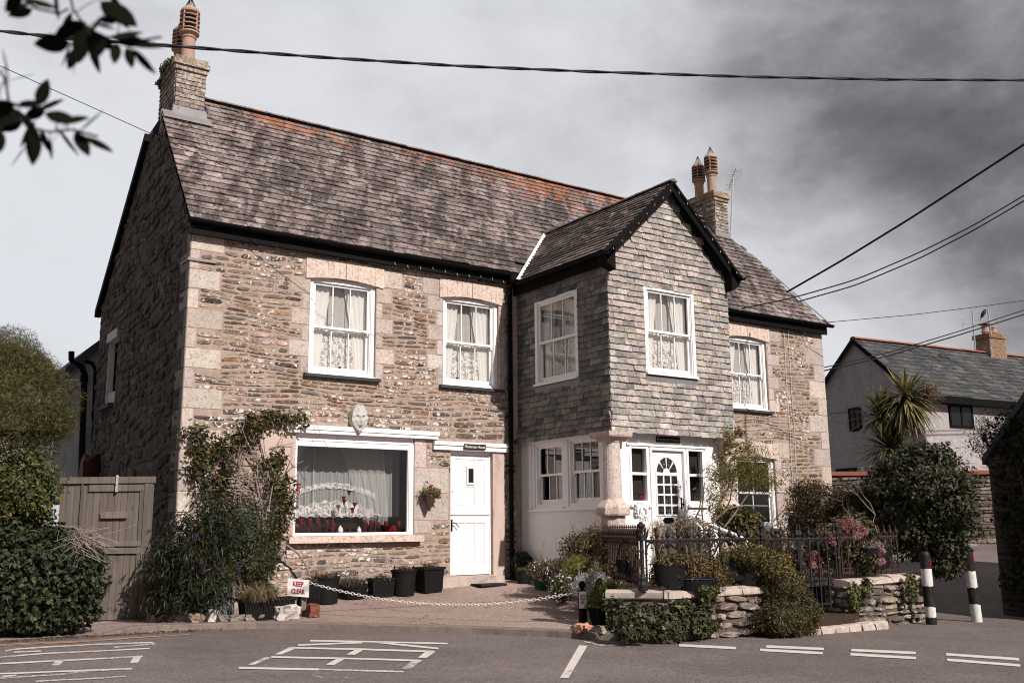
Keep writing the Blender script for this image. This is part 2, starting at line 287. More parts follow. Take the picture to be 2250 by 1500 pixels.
# ---------------------------------------------------------------- mesh builder
ORG = {}
def org(o): return ORG.get(o.name, np.zeros(3))
class MB:
    def __init__(s): s.V = []; s.n = 0; s.L = []; s.C = []; s.sm = False
    def raw(s, V, F, col=(1, 1, 1)):
        V = np.asarray(V, float).reshape(-1, 3); s.V.append(V)
        for k, f in enumerate(F):
            s.L.append(np.array(f, int)+s.n)
            s.C.append(col[k] if isinstance(col, list) else col)
        s.n += len(V); return s
    def arr(s, V, F, C):     # bulk: V (n,3), F (m,k), C (m,3)
        s.V.append(V); s.L.append(F+s.n); s.C.append(C); s.n += len(V); return s
    def box(s, a, b, col=(1, 1, 1)):
        x0, y0, z0 = a; x1, y1, z1 = b
        V = [(x0, y0, z0), (x1, y0, z0), (x1, y1, z0), (x0, y1, z0), (x0, y0, z1), (x1, y0, z1), (x1, y1, z1), (x0, y1, z1)]
        return s.raw(V, [(0, 3, 2, 1), (4, 5, 6, 7), (0, 1, 5, 4), (1, 2, 6, 5), (2, 3, 7, 6), (3, 0, 4, 7)], col)
    def fbox(s, fr, u0, u1, v0, v1, w0, w1, col=(1, 1, 1), bev=0):
        V = [fr.p(u, v, w) for w in (w0, w1) for (u, v) in ((u0, v0), (u1, v0), (u1, v1), (u0, v1))]
        return s.raw(V, [(0, 3, 2, 1), (4, 5, 6, 7), (0, 1, 5, 4), (1, 2, 6, 5), (2, 3, 7, 6), (3, 0, 4, 7)], col)
    def prism(s, pts, d, col=(1, 1, 1)):
        pts = [np.array(p, float) for p in pts]; d = np.array(d, float); n = len(pts)
        V = pts+[p+d for p in pts]
        return s.raw(V, [tuple(range(n))[::-1], tuple(range(n, 2*n))]+[(i, (i+1) % n, n+(i+1) % n, n+i) for i in range(n)], col)
    def poly(s, pts, col=(1, 1, 1)): return s.raw(pts, [tuple(range(len(pts)))], col)
    def tube(s, pts, r, n=6, col=(1, 1, 1), cap=True):
        pts = [np.array(p, float) for p in pts]; k = len(pts); rs = r if hasattr(r, '__len__') else [r]*k
        V = []; prev = None
        for i, p in enumerate(pts):
            t = pts[min(i+1, k-1)]-pts[max(i-1, 0)]; L = np.linalg.norm(t); t = t/(L if L > 1e-9 else 1)
            if prev is None: a = np.array([0, 0, 1.0]) if abs(t[2]) < .9 else np.array([1.0, 0, 0])
            else: a = prev
            a = a-t*(a@t); a /= (np.linalg.norm(a) or 1); prev = a; b = np.cross(t, a)
            for j in range(n):
                th = 2*math.pi*j/n; V.append(p+rs[i]*(a*math.cos(th)+b*math.sin(th)))
        F = [(i*n+j, i*n+(j+1) % n, (i+1)*n+(j+1) % n, (i+1)*n+j) for i in range(k-1) for j in range(n)]
        if cap: F += [tuple(range(n))[::-1], tuple(range((k-1)*n, k*n))]
        return s.raw(V, F, col)
    def lathe(s, c, prof, n=16, col=(1, 1, 1), sq=None, rot=0):
        c = np.array(c, float); V = []
        for (r, z) in prof:
            for j in range(n):
                th = 2*math.pi*j/n+rot; V.append(c+np.array([r*math.cos(th)*(sq[0] if sq else 1), r*math.sin(th)*(sq[1] if sq else 1), z]))
        k = len(prof)
        F = [(i*n+j, i*n+(j+1) % n, (i+1)*n+(j+1) % n, (i+1)*n+j) for i in range(k-1) for j in range(n)]
        F += [tuple(range(n))[::-1], tuple(range((k-1)*n, k*n))]
        return s.raw(V, F, col)
    def rock(s, c, rad, col, seed, k=2, rough=.35, flat=1.0):
        import bmesh
        bm = bmesh.new(); bmesh.ops.create_icosphere(bm, subdivisions=k, radius=1); rr = random.Random(seed)
        off = Vector((rr.random()*50, rr.random()*50, 0))
        V = []
        for v in bm.verts:
            d = v.co.normalized(); q = 1+rough*mnoise.noise(d*1.6+off)+rough*.4*mnoise.noise(d*4+off)
            d = Vector([max(-.72, min(.72, x*1.15)) for x in d]); V.append((c[0]+d.x*rad[0]*q, c[1]+d.y*rad[1]*q, c[2]+d.z*rad[2]*q*flat))
        F = [tuple(v.index for v in f.verts) for f in bm.faces]; bm.free(); return s.raw(V, F, col)
    def build(s, name, mat, parent=None, smooth=False, org_=None):
        V = np.concatenate(s.V) if s.V else np.zeros((0, 3))
        if parent is not None: o0 = org(parent)
        elif org_ is not None: o0 = np.array(org_, float)
        else: o0 = np.array([(V[:, 0].min()+V[:, 0].max())/2, (V[:, 1].min()+V[:, 1].max())/2, V[:, 2].min()])
        V = V-o0
        li, st, C = [], [], []; pos_ = 0
        for L, c in zip(s.L, s.C):
            if L.ndim == 1:
                li.append(L); st.append([pos_]); C.append(np.tile(np.array(c, float), (len(L), 1))); pos_ += len(L)
            else:
                m_, k = L.shape; li.append(L.reshape(-1)); st.append(pos_+np.arange(m_)*k); C.append(np.repeat(np.asarray(c, float), k, axis=0)); pos_ += m_*k
        li = np.concatenate(li); st = np.concatenate(st); C = np.concatenate(C)
        me = bpy.data.meshes.new(name); me.vertices.add(len(V)); me.vertices.foreach_set('co', V.astype(np.float32).reshape(-1))
        me.loops.add(len(li)); me.loops.foreach_set('vertex_index', li.astype(np.int32))
        me.polygons.add(len(st)); me.polygons.foreach_set('loop_start', st.astype(np.int32))
        tot = np.diff(np.append(st, len(li))); 
        try: me.polygons.foreach_set('loop_total', tot.astype(np.int32))
        except Exception: pass
        me.update(calc_edges=True)
        ca = me.color_attributes.new('Col', 'FLOAT_COLOR', 'CORNER'); ca.data.foreach_set('color', np.hstack([C, np.ones((len(C), 1))]).astype(np.float32).reshape(-1))
        me.polygons.foreach_set('use_smooth', np.full(len(st), bool(smooth)))
        me.materials.append(mat); o = bpy.data.objects.new(name, me); S.collection.objects.link(o)
        if parent is not None: o.parent = parent; ORG[o.name] = o0
        else: o.location = o0; ORG[o.name] = o0
        return o
class Fr:
    def __init__(s, o, u, v, w): s.o = np.array(o, float); s.u = np.array(u, float); s.v = np.array(v, float); s.w = np.array(w, float)
    def p(s, u, v, w=0): return s.o+s.u*u+s.v*v+s.w*w
FRONT = Fr((0, 0, 0), (1, 0, 0), (0, 0, 1), (0, -1, 0))
def empty(name, loc, label, cat, group=None):
    o = bpy.data.objects.new(name, None); S.collection.objects.link(o); o.location = loc; ORG[o.name] = np.array(loc, float)
    o.empty_display_size = .2; return tag(o, label, cat, group)
def tag(o, label=None, cat=None, group=None, kind=None):
    if label: o['label'] = label
    if cat: o['category'] = cat
    if group: o['group'] = group
    if kind: o['kind'] = kind
    return o
def copy_tree(o, loc=None, rotz=None, parent=None, scale=None):
    c = o.copy(); S.collection.objects.link(c)
    if parent is not None: c.parent = parent
    if loc is not None: c.location = loc; ORG[c.name] = np.array(loc, float)
    if rotz is not None: c.rotation_euler = (0, 0, rotz)
    if scale is not None: c.scale = scale if hasattr(scale, '__len__') else (scale,)*3
    for ch in list(o.children): copy_tree(ch, parent=c)
    return c
def vary(c, a=.15, r=None):
    r = r or rnd; k = 1+r.uniform(-a, a); return tuple(max(.003, min(1, x*k*(1+r.uniform(-a, a)*.25))) for x in c)

# ---------------------------------------------------------------- foliage
def waves(P, f, seed):
    rr = np.random.default_rng(seed); v = np.zeros(len(P))
    for k in range(7):
        d = rr.normal(size=3); d /= np.linalg.norm(d); v += np.sin(P@d*f*(.6+.25*k)+rr.uniform(0, 6.28))
    return v/7*1.6
T_DIA = (np.array([[0, 0, 0], [-.27, .45, .07], [0, 1, -.04], [.27, .45, .07]]), np.array([[0, 1, 2], [0, 2, 3]]))
T_IVY = (np.array([[0, 0, 0], [-.42, .1, .04], [-.5, .5, .02], [-.2, .5, .08], [0, 1, -.05], [.2, .5, .08], [.5, .5, .02], [.42, .1, .04]]), np.array([[0, 1, 2, 3], [0, 3, 4, 5], [0, 5, 6, 7]]))
T_LONG = (np.array([[0, 0, 0], [-.09, .4, .03], [0, 1, -.12], [.09, .4, .03]]), np.array([[0, 1, 2], [0, 2, 3]]))
T_NEED = (np.array([[-.05, 0, 0], [.05, 0, 0], [0, 1, 0]]), np.array([[0, 1, 2]]))
T_OVAL = (np.array([[0, 0, 0], [-.2, .2, .04], [-.27, .5, .06], [-.16, .8, .03], [0, 1, -.05], [.16, .8, .03], [.27, .5, .06], [.2, .2, .04]]), np.array([[0, 1, 2, 3], [0, 3, 4, 4], [0, 4, 5, 5], [0, 5, 6, 7]]))
def leaves(mb, P, N, Dn, size, tpl, pal, wts=None, sv=.35, cv=.25, seed=1):
    rr = np.random.default_rng(seed); n = len(P)
    N = N/np.linalg.norm(N, axis=1, keepdims=True); Dn = Dn-N*np.sum(Dn*N, axis=1, keepdims=True); Dn /= (np.linalg.norm(Dn, axis=1, keepdims=True)+1e-9)
    Sd = np.cross(Dn, N); sz = size*(1+rr.uniform(-sv, sv, n))[:, None]
    TV, TF = tpl; k = len(TV)
    V = (P[:, None, :]+sz[:, None, :]*(TV[None, :, 0:1]*Sd[:, None, :]+TV[None, :, 1:2]*Dn[:, None, :]+TV[None, :, 2:3]*N[:, None, :])).reshape(-1, 3)
    pal = np.array(pal, float); ci = rr.choice(len(pal), n, p=wts); C = pal[ci]*(1+rr.uniform(-cv, cv, n))[:, None]
    for kk in sorted({len(set(f)) for f in TF.tolist()}):
        fs = [f for f in TF.tolist() if len(set(f)) == kk]
        fs = np.array([list(dict.fromkeys(f)) for f in fs])
        F = (np.arange(n)[:, None, None]*k+fs[None]).reshape(-1, fs.shape[1]); CC = np.repeat(C, len(fs), axis=0)
        if kk == sorted({len(set(f)) for f in TF.tolist()})[0]: base = mb.n; mb.arr(V, F, CC)
        else: mb.L.append(F+base); mb.C.append(CC)
    return mb
def bush(mb, blobs, n, size, tpl, pal, wts=None, lump=.22, droop=.3, up=.3, gap=.0, shell=.35, seed=1, freq=3.5, cv=.3, spray=0, cut=None):
    rr = np.random.default_rng(seed); vol = np.array([b[3]*b[4]*b[5] for b in blobs])**(2/3); vol = vol/vol.sum()
    for bi, b in enumerate(blobs):
        m_ = int(n*vol[bi]*1.6); d = rr.normal(size=(m_, 3)); d /= np.linalg.norm(d, axis=1, keepdims=True)
        rad = np.array(b[3:6]); lum = 1+lump*waves(d*rad.mean()+np.array(b[:3]), freq/rad.mean()*1.2+2, seed+bi)+lump*.5*waves(d*3, 6, seed+bi+50)
        r = rr.uniform(0, 1, m_)**shell
        P = np.array(b[:3])+d*rad*(r*lum)[:, None]
        keep = waves(P, 5/max(.15, rad.mean()), seed+9) > -1.0+gap
        if cut is not None: keep &= cut(P)
        P = P[keep]; d = d[keep]
        P = P[:int(n*vol[bi])]; d = d[:len(P)]
        N = d*.9+rr.normal(size=d.shape)*.55; N[:, 2] += up
        D_ = rr.normal(size=d.shape)*.7+d*spray; D_[:, 2] -= droop
        leaves(mb, P, N, D_, size, tpl, pal, wts, seed=seed+bi, cv=cv)
    return mb
def twigs(mb, base, tips, r0, segs=5, jit=.12, col=(1, 1, 1), seed=1, nb=0, blen=.3):
    rr = np.random.default_rng(seed); base = np.array(base, float)
    for t in tips:
        t = np.array(t, float); L = np.linalg.norm(t-base); pts = []
        for i in range(segs+1):
            f = i/segs; p = base+(t-base)*f+rr.normal(size=3)*jit*L*.25*math.sin(math.pi*f)+np.array([0, 0, .12*L*math.sin(math.pi*f)*rr.uniform(-.3, 1)]); pts.append(p)
        mb.tube(pts, [r0*(1-.75*i/segs) for i in range(segs+1)], 5, col)
        for b in range(nb):
            i = int(rr.integers(1, segs+1)); q = pts[i]+rr.normal(size=3)*blen*L+np.array([0, 0, .1*L]); mid = (pts[i]+q)/2+rr.normal(size=3)*.04*L
            mb.tube([pts[i], mid, q], [r0*.45, r0*.3, r0*.15], 4, col)
    return mb
def blades(mb, base, n, L, w, pal, spread=.6, droop=.5, seed=1, rad=.05, up=1.0, seg=5):
    rr = np.random.default_rng(seed); base = np.array(base, float)
    for i in range(n):
        a = rr.uniform(0, 6.283); d = np.array([math.cos(a), math.sin(a), 0]); ln = L*rr.uniform(.6, 1.1); sp = spread*rr.uniform(.3, 1.1); dr = droop*rr.uniform(.5, 1.3)
        s_ = np.array([-d[1], d[0], 0]); p0 = base+d*rad*rr.uniform(0, 1); V = []; c = np.array(pal[int(rr.integers(len(pal)))])*rr.uniform(.75, 1.25)
        for k in range(seg+1):
            f = k/seg; p = p0+d*ln*sp*(f+.3*f*f)+np.array([0, 0, ln*(up*f*(1-.25*sp)-dr*f*f*f)]); ww = w*(1-f**1.5)*.5*(.6+f*1.2 if f < .35 else 1); V += [p-s_*ww, p+s_*ww]
        mb.raw(V, [(2*k, 2*k+1, 2*k+3, 2*k+2) for k in range(seg)], tuple(c))
    return mb

# ---------------------------------------------------------------- masonry and slates
def subtract(iv, a, b):
    out = []
    for (x, y) in iv:
        if b <= x or a >= y: out.append((x, y))
        else:
            if a > x: out.append((x, a))
            if b < y: out.append((b, y))
    return out
def rubble(mb, fr, u0, u1, v0, v1, holes, pal, hr=(.05, .12), lr=(.16, .5), gap=.012, relief=(.008, .03), seed=1, inside=None, jit=.35, w0=0.0, wav=.02, wts=None):
    r = random.Random(seed); v = v0
    while v < v1:
        h = r.uniform(*hr); h = min(h, v1-v)
        if h < hr[0]*.5: break
        iv = [(u0, u1)]
        for (a, b, c, d) in holes:
            if c < v+h*.7 and d > v+h*.3: iv = subtract(iv, a, b)
        for (a, b) in iv:
            u = a
            while u < b-.03:
                L = r.uniform(*lr)*(.75+.5*h/hr[1]); L = min(L, b-u)
                if b-u-L < .1: L = b-u
                g = gap*r.uniform(.7, 1.6); wv = lambda uu: wav*math.sin(uu*1.7+v*3+seed)+wav*.5*math.sin(uu*4.1+v*9)
                j = h*jit*.5; x0, x1, y0, y1 = u+g, u+L-g, v+g*.8+r.uniform(0, j*.5), v+h-g*.8-r.uniform(0, j*.5)
                if x1-x0 > .02 and y1-y0 > .01 and (inside is None or inside((x0+x1)/2, (y0+y1)/2)):
                    kx = min(.3*(x1-x0), .05)
                    pts = [(x0, y0+(y1-y0)*r.uniform(.25, .5)), (x0+kx*r.uniform(.3, 1), y0+r.uniform(0, j)*.5), ((x0+x1)/2+r.uniform(-1, 1)*kx, y0-r.uniform(0, j)*.15), (x1-kx*r.uniform(.2, 1), y0+r.uniform(0, j)*.5),
                           (x1, y0+(y1-y0)*r.uniform(.3, .7)), (x1-kx*r.uniform(.3, 1), y1-r.uniform(0, j)*.5), ((x0+x1)/2+r.uniform(-1, 1)*kx, y1+r.uniform(0, j)*.15), (x0+kx*r.uniform(.2, 1), y1-r.uniform(0, j)*.5)]
                    if r.random() < .12: pass
                    d = r.uniform(*relief); cx, cy = (x0+x1)/2, (y0+y1)/2; tx, ty = r.uniform(-.3, .3)*d, r.uniform(-.3, .3)*d
                    V = [fr.p(p, q+wv(p), w0-.006) for p, q in pts]
                    V += [fr.p(cx+(p-cx)*(1-min(.5, .010/(x1-x0)*2)), cy+(q-cy)*(1-min(.6, .006/(y1-y0)*2))+wv(p), w0+d+tx*(1 if p > cx else -1)+ty*(1 if q > cy else -1)) for p, q in pts]
                    V.append(fr.p(cx+r.uniform(-.2, .2)*(x1-x0), cy+wv(cx), w0+d*r.uniform(.9, 1.35)))
                    c = vary(r.choices(pal, wts)[0], .28, r)
                    F = [(i, (i+1) % 8, 8+(i+1) % 8, 8+i) for i in range(8)]+[(8+i, 8+(i+1) % 8, 16) for i in range(8)]
                    mb.raw(V, F, c)
                u += L
        v += h
    return mb
def panel(mb, fr, u0, u1, v0, v1, holes, depth, col=(1, 1, 1), w=0.0, back=None):
    us = sorted({u0, u1, *[x for h in holes for x in h[:2]]}); vs = sorted({v0, v1, *[x for h in holes for x in h[2:]]})
    us = [x for x in us if u0 <= x <= u1]; vs = [x for x in vs if v0 <= x <= v1]
    for a, b in zip(us, us[1:]):
        for c, d in zip(vs, vs[1:]):
            mu, mv = (a+b)/2, (c+d)/2
            if any(h[0] < mu < h[1] and h[2] < mv < h[3] for h in holes): continue
            mb.raw([fr.p(a, c, w), fr.p(b, c, w), fr.p(b, d, w), fr.p(a, d, w)], [(0, 1, 2, 3)], col)
    for (a, b, c, d) in holes:
        q = [(a, c), (b, c), (b, d), (a, d)]
        for i in range(4):
            p, s = q[i], q[(i+1) % 4]
            mb.raw([fr.p(*p, w), fr.p(*s, w), fr.p(*s, w-depth), fr.p(*p, w-depth)], [(3, 2, 1, 0)], col)
    return mb
def slates(mb, fr, u0, u1, v0, v1, expo, wr, thick, pal, inside=None, seed=1, holes=(), jit=.01, wts=None, colf=None, lift=.004, wr2=None):
    r = random.Random(seed); nrow = int(round((v1-v0)/expo)); expo = (v1-v0)/nrow
    for i in range(nrow):
        v = v0+i*expo; iv = [(u0, u1)]
        for (a, b, c, d) in holes:
            if c < v+expo*.6 and d > v+expo*.4: iv = subtract(iv, a, b)
        for (a, b) in iv:
            u = a; first = True
            while u < b-1e-3:
                L = r.uniform(*wr)*(r.uniform(.4, 1) if first and a == u0 else 1); first = False; L = min(L, b-u)
                if b-u-L < wr[0]*.45: L = b-u
                x0, x1 = u+.0022, u+L-.0022; y0 = v-r.uniform(0, jit); y1 = v+expo*1.25
                if inside is None or inside((x0+x1)/2, v+expo*.5):
                    t = thick*r.uniform(.8, 1.5); dy = r.uniform(-.4, .4)*jit; l2 = lift+r.uniform(0, .004)
                    ch = r.uniform(.005, .02) if r.random() < .3 else .003; ch2 = r.uniform(.005, .02) if r.random() < .3 else .003
                    P2 = [(x0, y0+dy+ch), (x0+ch, y0+dy), (x1-ch2, y0-dy), (x1, y0-dy+ch2)]
                    V = [fr.p(p, q, l2+t*.55) for p, q in P2]+[fr.p(p, q, l2+t*1.6) for p, q in P2]+[fr.p(x1, y1, .002), fr.p(x0, y1, .002)]
                    c = colf(r, (x0+x1)/2, v) if colf else vary(r.choices(pal, wts)[0], .22, r)
                    mb.raw(V, [(4, 5, 6, 7, 8, 9), (0, 1, 5, 4), (1, 2, 6, 5), (2, 3, 7, 6), (3, 8, 7), (0, 4, 9)], c)
                u += L
    return mb
# ---------------------------------------------------------------- ground heights
KERB = [(-9, -3.6), (-4.2, -2.35), (-2.38, -1.84), (-1.35, -1.58), (-.2, -1.56), (.63, -1.68), (1.3, -2.17), (2.14, -3.09), (2.75, -3.64), (3.3, -4.44), (3.81, -5.3), (4.15, -5.9)]
LD = np.array([.74, .67])
def road_z(x, y):
    z = -.5-.022*max(-25, min(x, 12)); t = (x-11.5)*LD[0]+(y+5.2)*LD[1]
    if x > 10.5 and t > 0: z += .12*min(t, 8)+.05*max(0, t-8) if t < 30 else .96+1.1
    return z
def segd(p, a, b):
    a = np.array(a); b = np.array(b); p = np.array(p); t = max(0, min(1, ((p-a)@(b-a))/((b-a)@(b-a)))); return np.linalg.norm(p-a-t*(b-a))
def drive_z(x, y):
    dk = min(segd((x, y), a, b) for a, b in zip(KERB, KERB[1:])); dw = max(0.0, -y if x < 5.9 else min(math.hypot(x-5.95, y), 9)) if x > -.2 else math.hypot(min(0, x+.2), max(0, -y))
    lip = max(0, min(1, (x+1.3)/.5)); zk = road_z(x, y)+.006+.069*lip*lip*(3-2*lip); zw = -.42+.052*max(-1, min(x, 6)); t = dk/(dk+dw+1e-6); return zk+(zw-zk)*t
def G(u, v):                       # where that line of sight meets the drive
    d = ray(u, v); d = d/np.linalg.norm(d); s = 8.0
    while s < 30:
        p = CAM+d*s
        if p[2] < drive_z(p[0], p[1]): return p
        s += .02
    return CAM+d*16
def GR(u, v, dz=0.0):              # meets the road
    d = ray(u, v); d = d/np.linalg.norm(d); s = 3.0
    while s < 60:
        p = CAM+d*s
        if p[2] < road_z(p[0], p[1])+dz: return p
        s += .02
    return p

# road: one sheet to the horizon
def axis(lo, hi, fine0, fine1, st):
    a = list(np.arange(fine0, fine1+1e-6, st)); x = fine0; s_ = st
    while x > lo: s_ *= 1.5; x -= s_; a.insert(0, x)
    x = a[-1]; s_ = st
    while x < hi: s_ *= 1.5; x += s_; a.append(x)
    return a
gx = axis(-400, 500, -12, 34, .8); gy = axis(-400, 500, -18, 24, .8)
mb = MB(); V = [(x, y, road_z(x, y)) for y in gy for x in gx]; nx = len(gx)
mb.raw(V, [(j*nx+i, j*nx+i+1, (j+1)*nx+i+1, (j+1)*nx+i) for j in range(len(gy)-1) for i in range(nx-1)])
o = mb.build('road', M['road'], org_=(0, 0, 0)); tag(o, 'grey asphalt road in front of the stone house', 'road', None, 'structure')

# drive sheet between kerb and walls
def resample(P, n):
    P = np.array(P, float); d = np.append(0, np.cumsum(np.linalg.norm(np.diff(P, axis=0), axis=1))); t = np.linspace(0, d[-1], n)
    return np.stack([np.interp(t, d, P[:, k]) for k in range(P.shape[1])], 1)
KB = list(zip(KERB, [(-9, 1.5), (-4.2, 1.5), (-2.4, 1.5), (-1.2, 1.2), (-.1, .6), (1.2, .2), (2.5, .2), (3.8, .2), (4.6, .2), (5.5, .2), (6.2, -1.), (6.3, -2.4)]))
A = resample([k for k, b in KB], 70); B = resample([b for k, b in KB], 70)
mb = MB(); nt = 24; V = []
for a, b in zip(A, B):
    for k in range(nt+1):
        p = a+(b-a)*k/nt; V.append((p[0], p[1], drive_z(p[0], p[1])+.006*mnoise.noise(Vector((p[0]*2, p[1]*2, 0)))))
mb.raw(V, [(i*(nt+1)+k, (i+1)*(nt+1)+k, (i+1)*(nt+1)+k+1, i*(nt+1)+k+1) for i in range(69) for k in range(nt)])
o = mb.build('driveway', M['drive'], smooth=True); tag(o, 'cracked old tarmac forecourt sloping up to the house', 'driveway', None, 'structure')
# kerb
mb = MB(); KP = resample([(-1.32, -1.58), (-.75, -1.57)]+KERB[4:], 300); i = 0; r_ = random.Random(3)
while i < 296:
    L = min(r_.randint(28, 44), 298-i); c = vary((1, 1, 1), .15, r_); dz = r_.uniform(-.004, .005); seg = KP[i:i+L+1]
    for a, b in zip(seg[:-1], seg[1:]):
        t = (b-a)/np.linalg.norm(b-a); nrm = np.array([t[1], -t[0]]); q = lambda p, w, z: (p[0]+nrm[0]*w, p[1]+nrm[1]*w, z)
        z0 = road_z(*a)-.05; lp = lambda x: (lambda q: q*q*(3-2*q))(max(0, min(1, (x+1.3)/.5))); z1 = road_z(*a)+.008+(.074+dz)*lp(a[0]); zb_ = road_z(*b)+.008+(.074+dz)*lp(b[0])
        mb.raw([q(a, .02, z0), q(b, .02, z0), q(b, .012, zb_-.012), q(a, .012, z1-.012), q(b, 0, zb_), q(a, 0, z1), q(b, -.11, zb_+.006), q(a, -.11, z1+.006)], [(0, 1, 2, 3), (3, 2, 4, 5), (5, 4, 6, 7)], c)
    i += L
o = mb.build('kerb', M['kerb']); tag(o, 'low worn stone kerb edging the forecourt', 'kerb', None, 'structure')

# ---------------------------------------------------------------- the house
L_ = 14.83
house = empty('house', (7.4, 2.0, -.4), 'two storey stone house with slate roof, slate hung porch wing and white sash windows', 'house')
c_a, s_a = (2.77/4.232, 3.20/4.232)
PAL_R = [(.20, .150, .12), (.25, .195, .155), (.155, .12, .10), (.29, .23, .185), (.19, .168, .15), (.09, .077, .068), (.24, .155, .10), (.33, .26, .205)]
WR = [4, 4, 3, 4, 3, 2, 2, 2]
# openings on the front wall (x0,x1,z0,z1)
W1 = (1.95, 3.13, 3.19, 4.80); W2 = (4.44, 5.61, 3.19, 4.80); W3 = (11.60, 12.84, 3.22, 4.83); W4 = (11.66, 12.90, .67, 2.22)
WB = (1.78, 3.89, .655, 2.25); DR = (4.60, 5.46, -.04, 2.08)
blocks = []; stacks = []           # dressed granite blocks
r_ = random.Random(5)
def add_stack(xe, sgn, z0, z1, hb, wl, ws, start_long=True):
    n = max(1, round((z1-z0)/hb)); h = (z1-z0)/n; lg = start_long; sid = stacks[-1][4]+1 if stacks else 0
    for k in range(n):
        w = (wl if lg else ws)*r_.uniform(.88, 1.1); a, b = (xe, xe+w) if sgn > 0 else (xe-w, xe)
        blocks.append((a, b, z0+k*h, z0+(k+1)*h)); stacks.append((a, b, z0+k*h, z0+(k+1)*h, sid)); lg = not lg
add_stack(0.0, 1, -.5, 5.24, .298, .55, .17)
add_stack(L_, -1, -.3, 5.20, .40, .62, .34)
for Wn in (W1, W2): add_stack(Wn[0], -1, Wn[2], 4.75, .27, .34, .13, False); add_stack(Wn[1], 1, Wn[2], 4.75, .27, .33 if Wn is W1 else .16, .13, False)
add_stack(W3[1], 1, W3[2], 4.79, .27, .38, .16, True)
add_stack(W4[1], 1, W4[2], 2.2, .36, .42, .24, True); add_stack(W4[0], -1, W4[2], 2.2, .36, .3, .2, True)
for b in [(1.84, 2.06, 4.83, 5.12), (3.23, 3.62, 4.77, 5.10), (4.02, 4.42, 4.77, 5.08), (12.93, 13.35, 4.83, 5.15), (11.2, 11.66, 4.83, 5.14),
          (3.89, 4.12, 1.75, 2.25), (3.89, 4.56, 1.33, 1.75), (3.89, 4.56, .88, 1.33), (3.89, 4.22, .66, .88), (12.9, 13.4, 2.2, 2.55)]: blocks.append(b); stacks.append((*b, stacks[-1][4]+1))
holes = [W1, W2, W3, W4, WB, DR]
lint = [(1.86, 3.26, 4.74, 5.09), (4.36, 5.70, 4.74, 5.07), (11.5, 12.94, 4.78, 5.11), (11.5, 13.0, 2.15, 2.50)]
extra = [(1.2, 1.80, .655, 2.25), (1.66, 4.04, .54, .66), (1.62, 4.33, 2.24, 2.37), (4.22, 5.86, 2.06, 2.22), (5.46, 5.70, -.1, 2.08), (5.98, 8.80, -.5, 5.3)]
mb = MB(); panel(mb, FRONT, 0, L_, -.8, 5.30, holes, .16)
mb.build('front_wall', M['mortar'], house)
mb = MB(); rubble(mb, FRONT, 0, L_, 2.95, 5.28, holes+blocks+lint+extra, PAL_R, (.060, .105), (.13, .40), .007, (.002, .015), 21, wts=WR, wav=.03, jit=.5)
rubble(mb, FRONT, 0, L_, .0, 2.95, holes+blocks+lint+extra, PAL_R, (.060, .125), (.15, .50), .0085, (.002, .018), 22, wts=WR, wav=.03, jit=.5)
rubble(mb, FRONT, 0, L_, -.75, .0, holes+blocks+lint+extra, [(.30, .24, .19), (.22, .19, .16), (.30, .19, .14), (.16, .14, .125)], (.10, .17), (.22, .6), .024, (.002, .016), 23, wav=.03)
mb.build('rubble_stonework', M['rubble'], house)
def gblock(mb, fr, a, b, c, d, g=.006, rel=.022, col=None):
    col = col or vary((.50, .435, .40), .16); j = lambda: r_.uniform(-.008, .008)
    P0 = [(a+g+j()*.4, c+g+j()*.4), (b-g+j(), c+g+j()*.4), (b-g+j(), d-g+j()*.4), (a+g+j()*.4, d-g+j()*.4)]; k = .008
    V = [fr.p(p, q, -.01) for p, q in P0]+[fr.p(p, q, rel-k) for p, q in P0]+[fr.p(p+(k if i in (0, 3) else -k), q+(k if i < 2 else -k), rel) for i, (p, q) in enumerate(P0)]
    mb.raw(V, [(i, (i+1) % 4, 4+(i+1) % 4, 4+i) for i in range(4)]+[(4+i, 4+(i+1) % 4, 8+(i+1) % 4, 8+i) for i in range(4)]+[(8, 9, 10, 11)], col)
ids = sorted({b[4] for b in stacks})
for s_id in ids:
    mb = MB(); bl = [b for b in stacks if b[4] == s_id]
    for b in bl: gblock(mb, FRONT, *b[:4], rel=r_.uniform(.004, .012))
    mb.build('corner_stones' if s_id < 2 else 'jamb_stones' if len(bl) > 1 else 'dressed_stone', M['granite'], house)
GAB = Fr((0, 0, 0), (0, -1, 0), (0, 0, 1), (-1, 0, 0))
n = 19; h = 5.74/n; lg = False; mb = MB()
for k in range(n):
    w = (.42 if lg else .16)*r_.uniform(.9, 1.1); gblock(mb, GAB, -w, .012, -.5+k*h, -.5+(k+1)*h, rel=.005, col=vary((.27, .235, .215), .15)); lg = not lg  # gable faces of the corner blocks coloured darker, shade included
mb.build('corner_stones', M['granite'], house)
# arched lintels of tooled stone
for (a, b, c, d) in lint:
    mb = MB(); n = 26
    for i in range(n):
        x0 = a+(b-a)*i/n; x1 = a+(b-a)*(i+1)/n; g = .0012 if i != n//2 else .008
        arc = lambda x: .07*(1-((x-(a+b)/2)/((b-a)/2))**2)
        w = .028+.0025*(i % 2)+.002*r_.random()
        V = []
        for ww in (-.17, w):
            for (x, z) in ((x0+g, c+arc(x0)), (x1, c+arc(x1)), (x1, d+arc(x1)*.35), (x0+g, d+arc(x0)*.35)): V.append(FRONT.p(x, z, ww))
        mb.raw(V, [(0, 3, 2, 1), (4, 5, 6, 7), (0, 1, 5, 4), (1, 2, 6, 5), (2, 3, 7, 6), (3, 0, 4, 7)], vary((.66, .54, .475), .05))
    mb.build('arched_lintel', M['granite'], house)
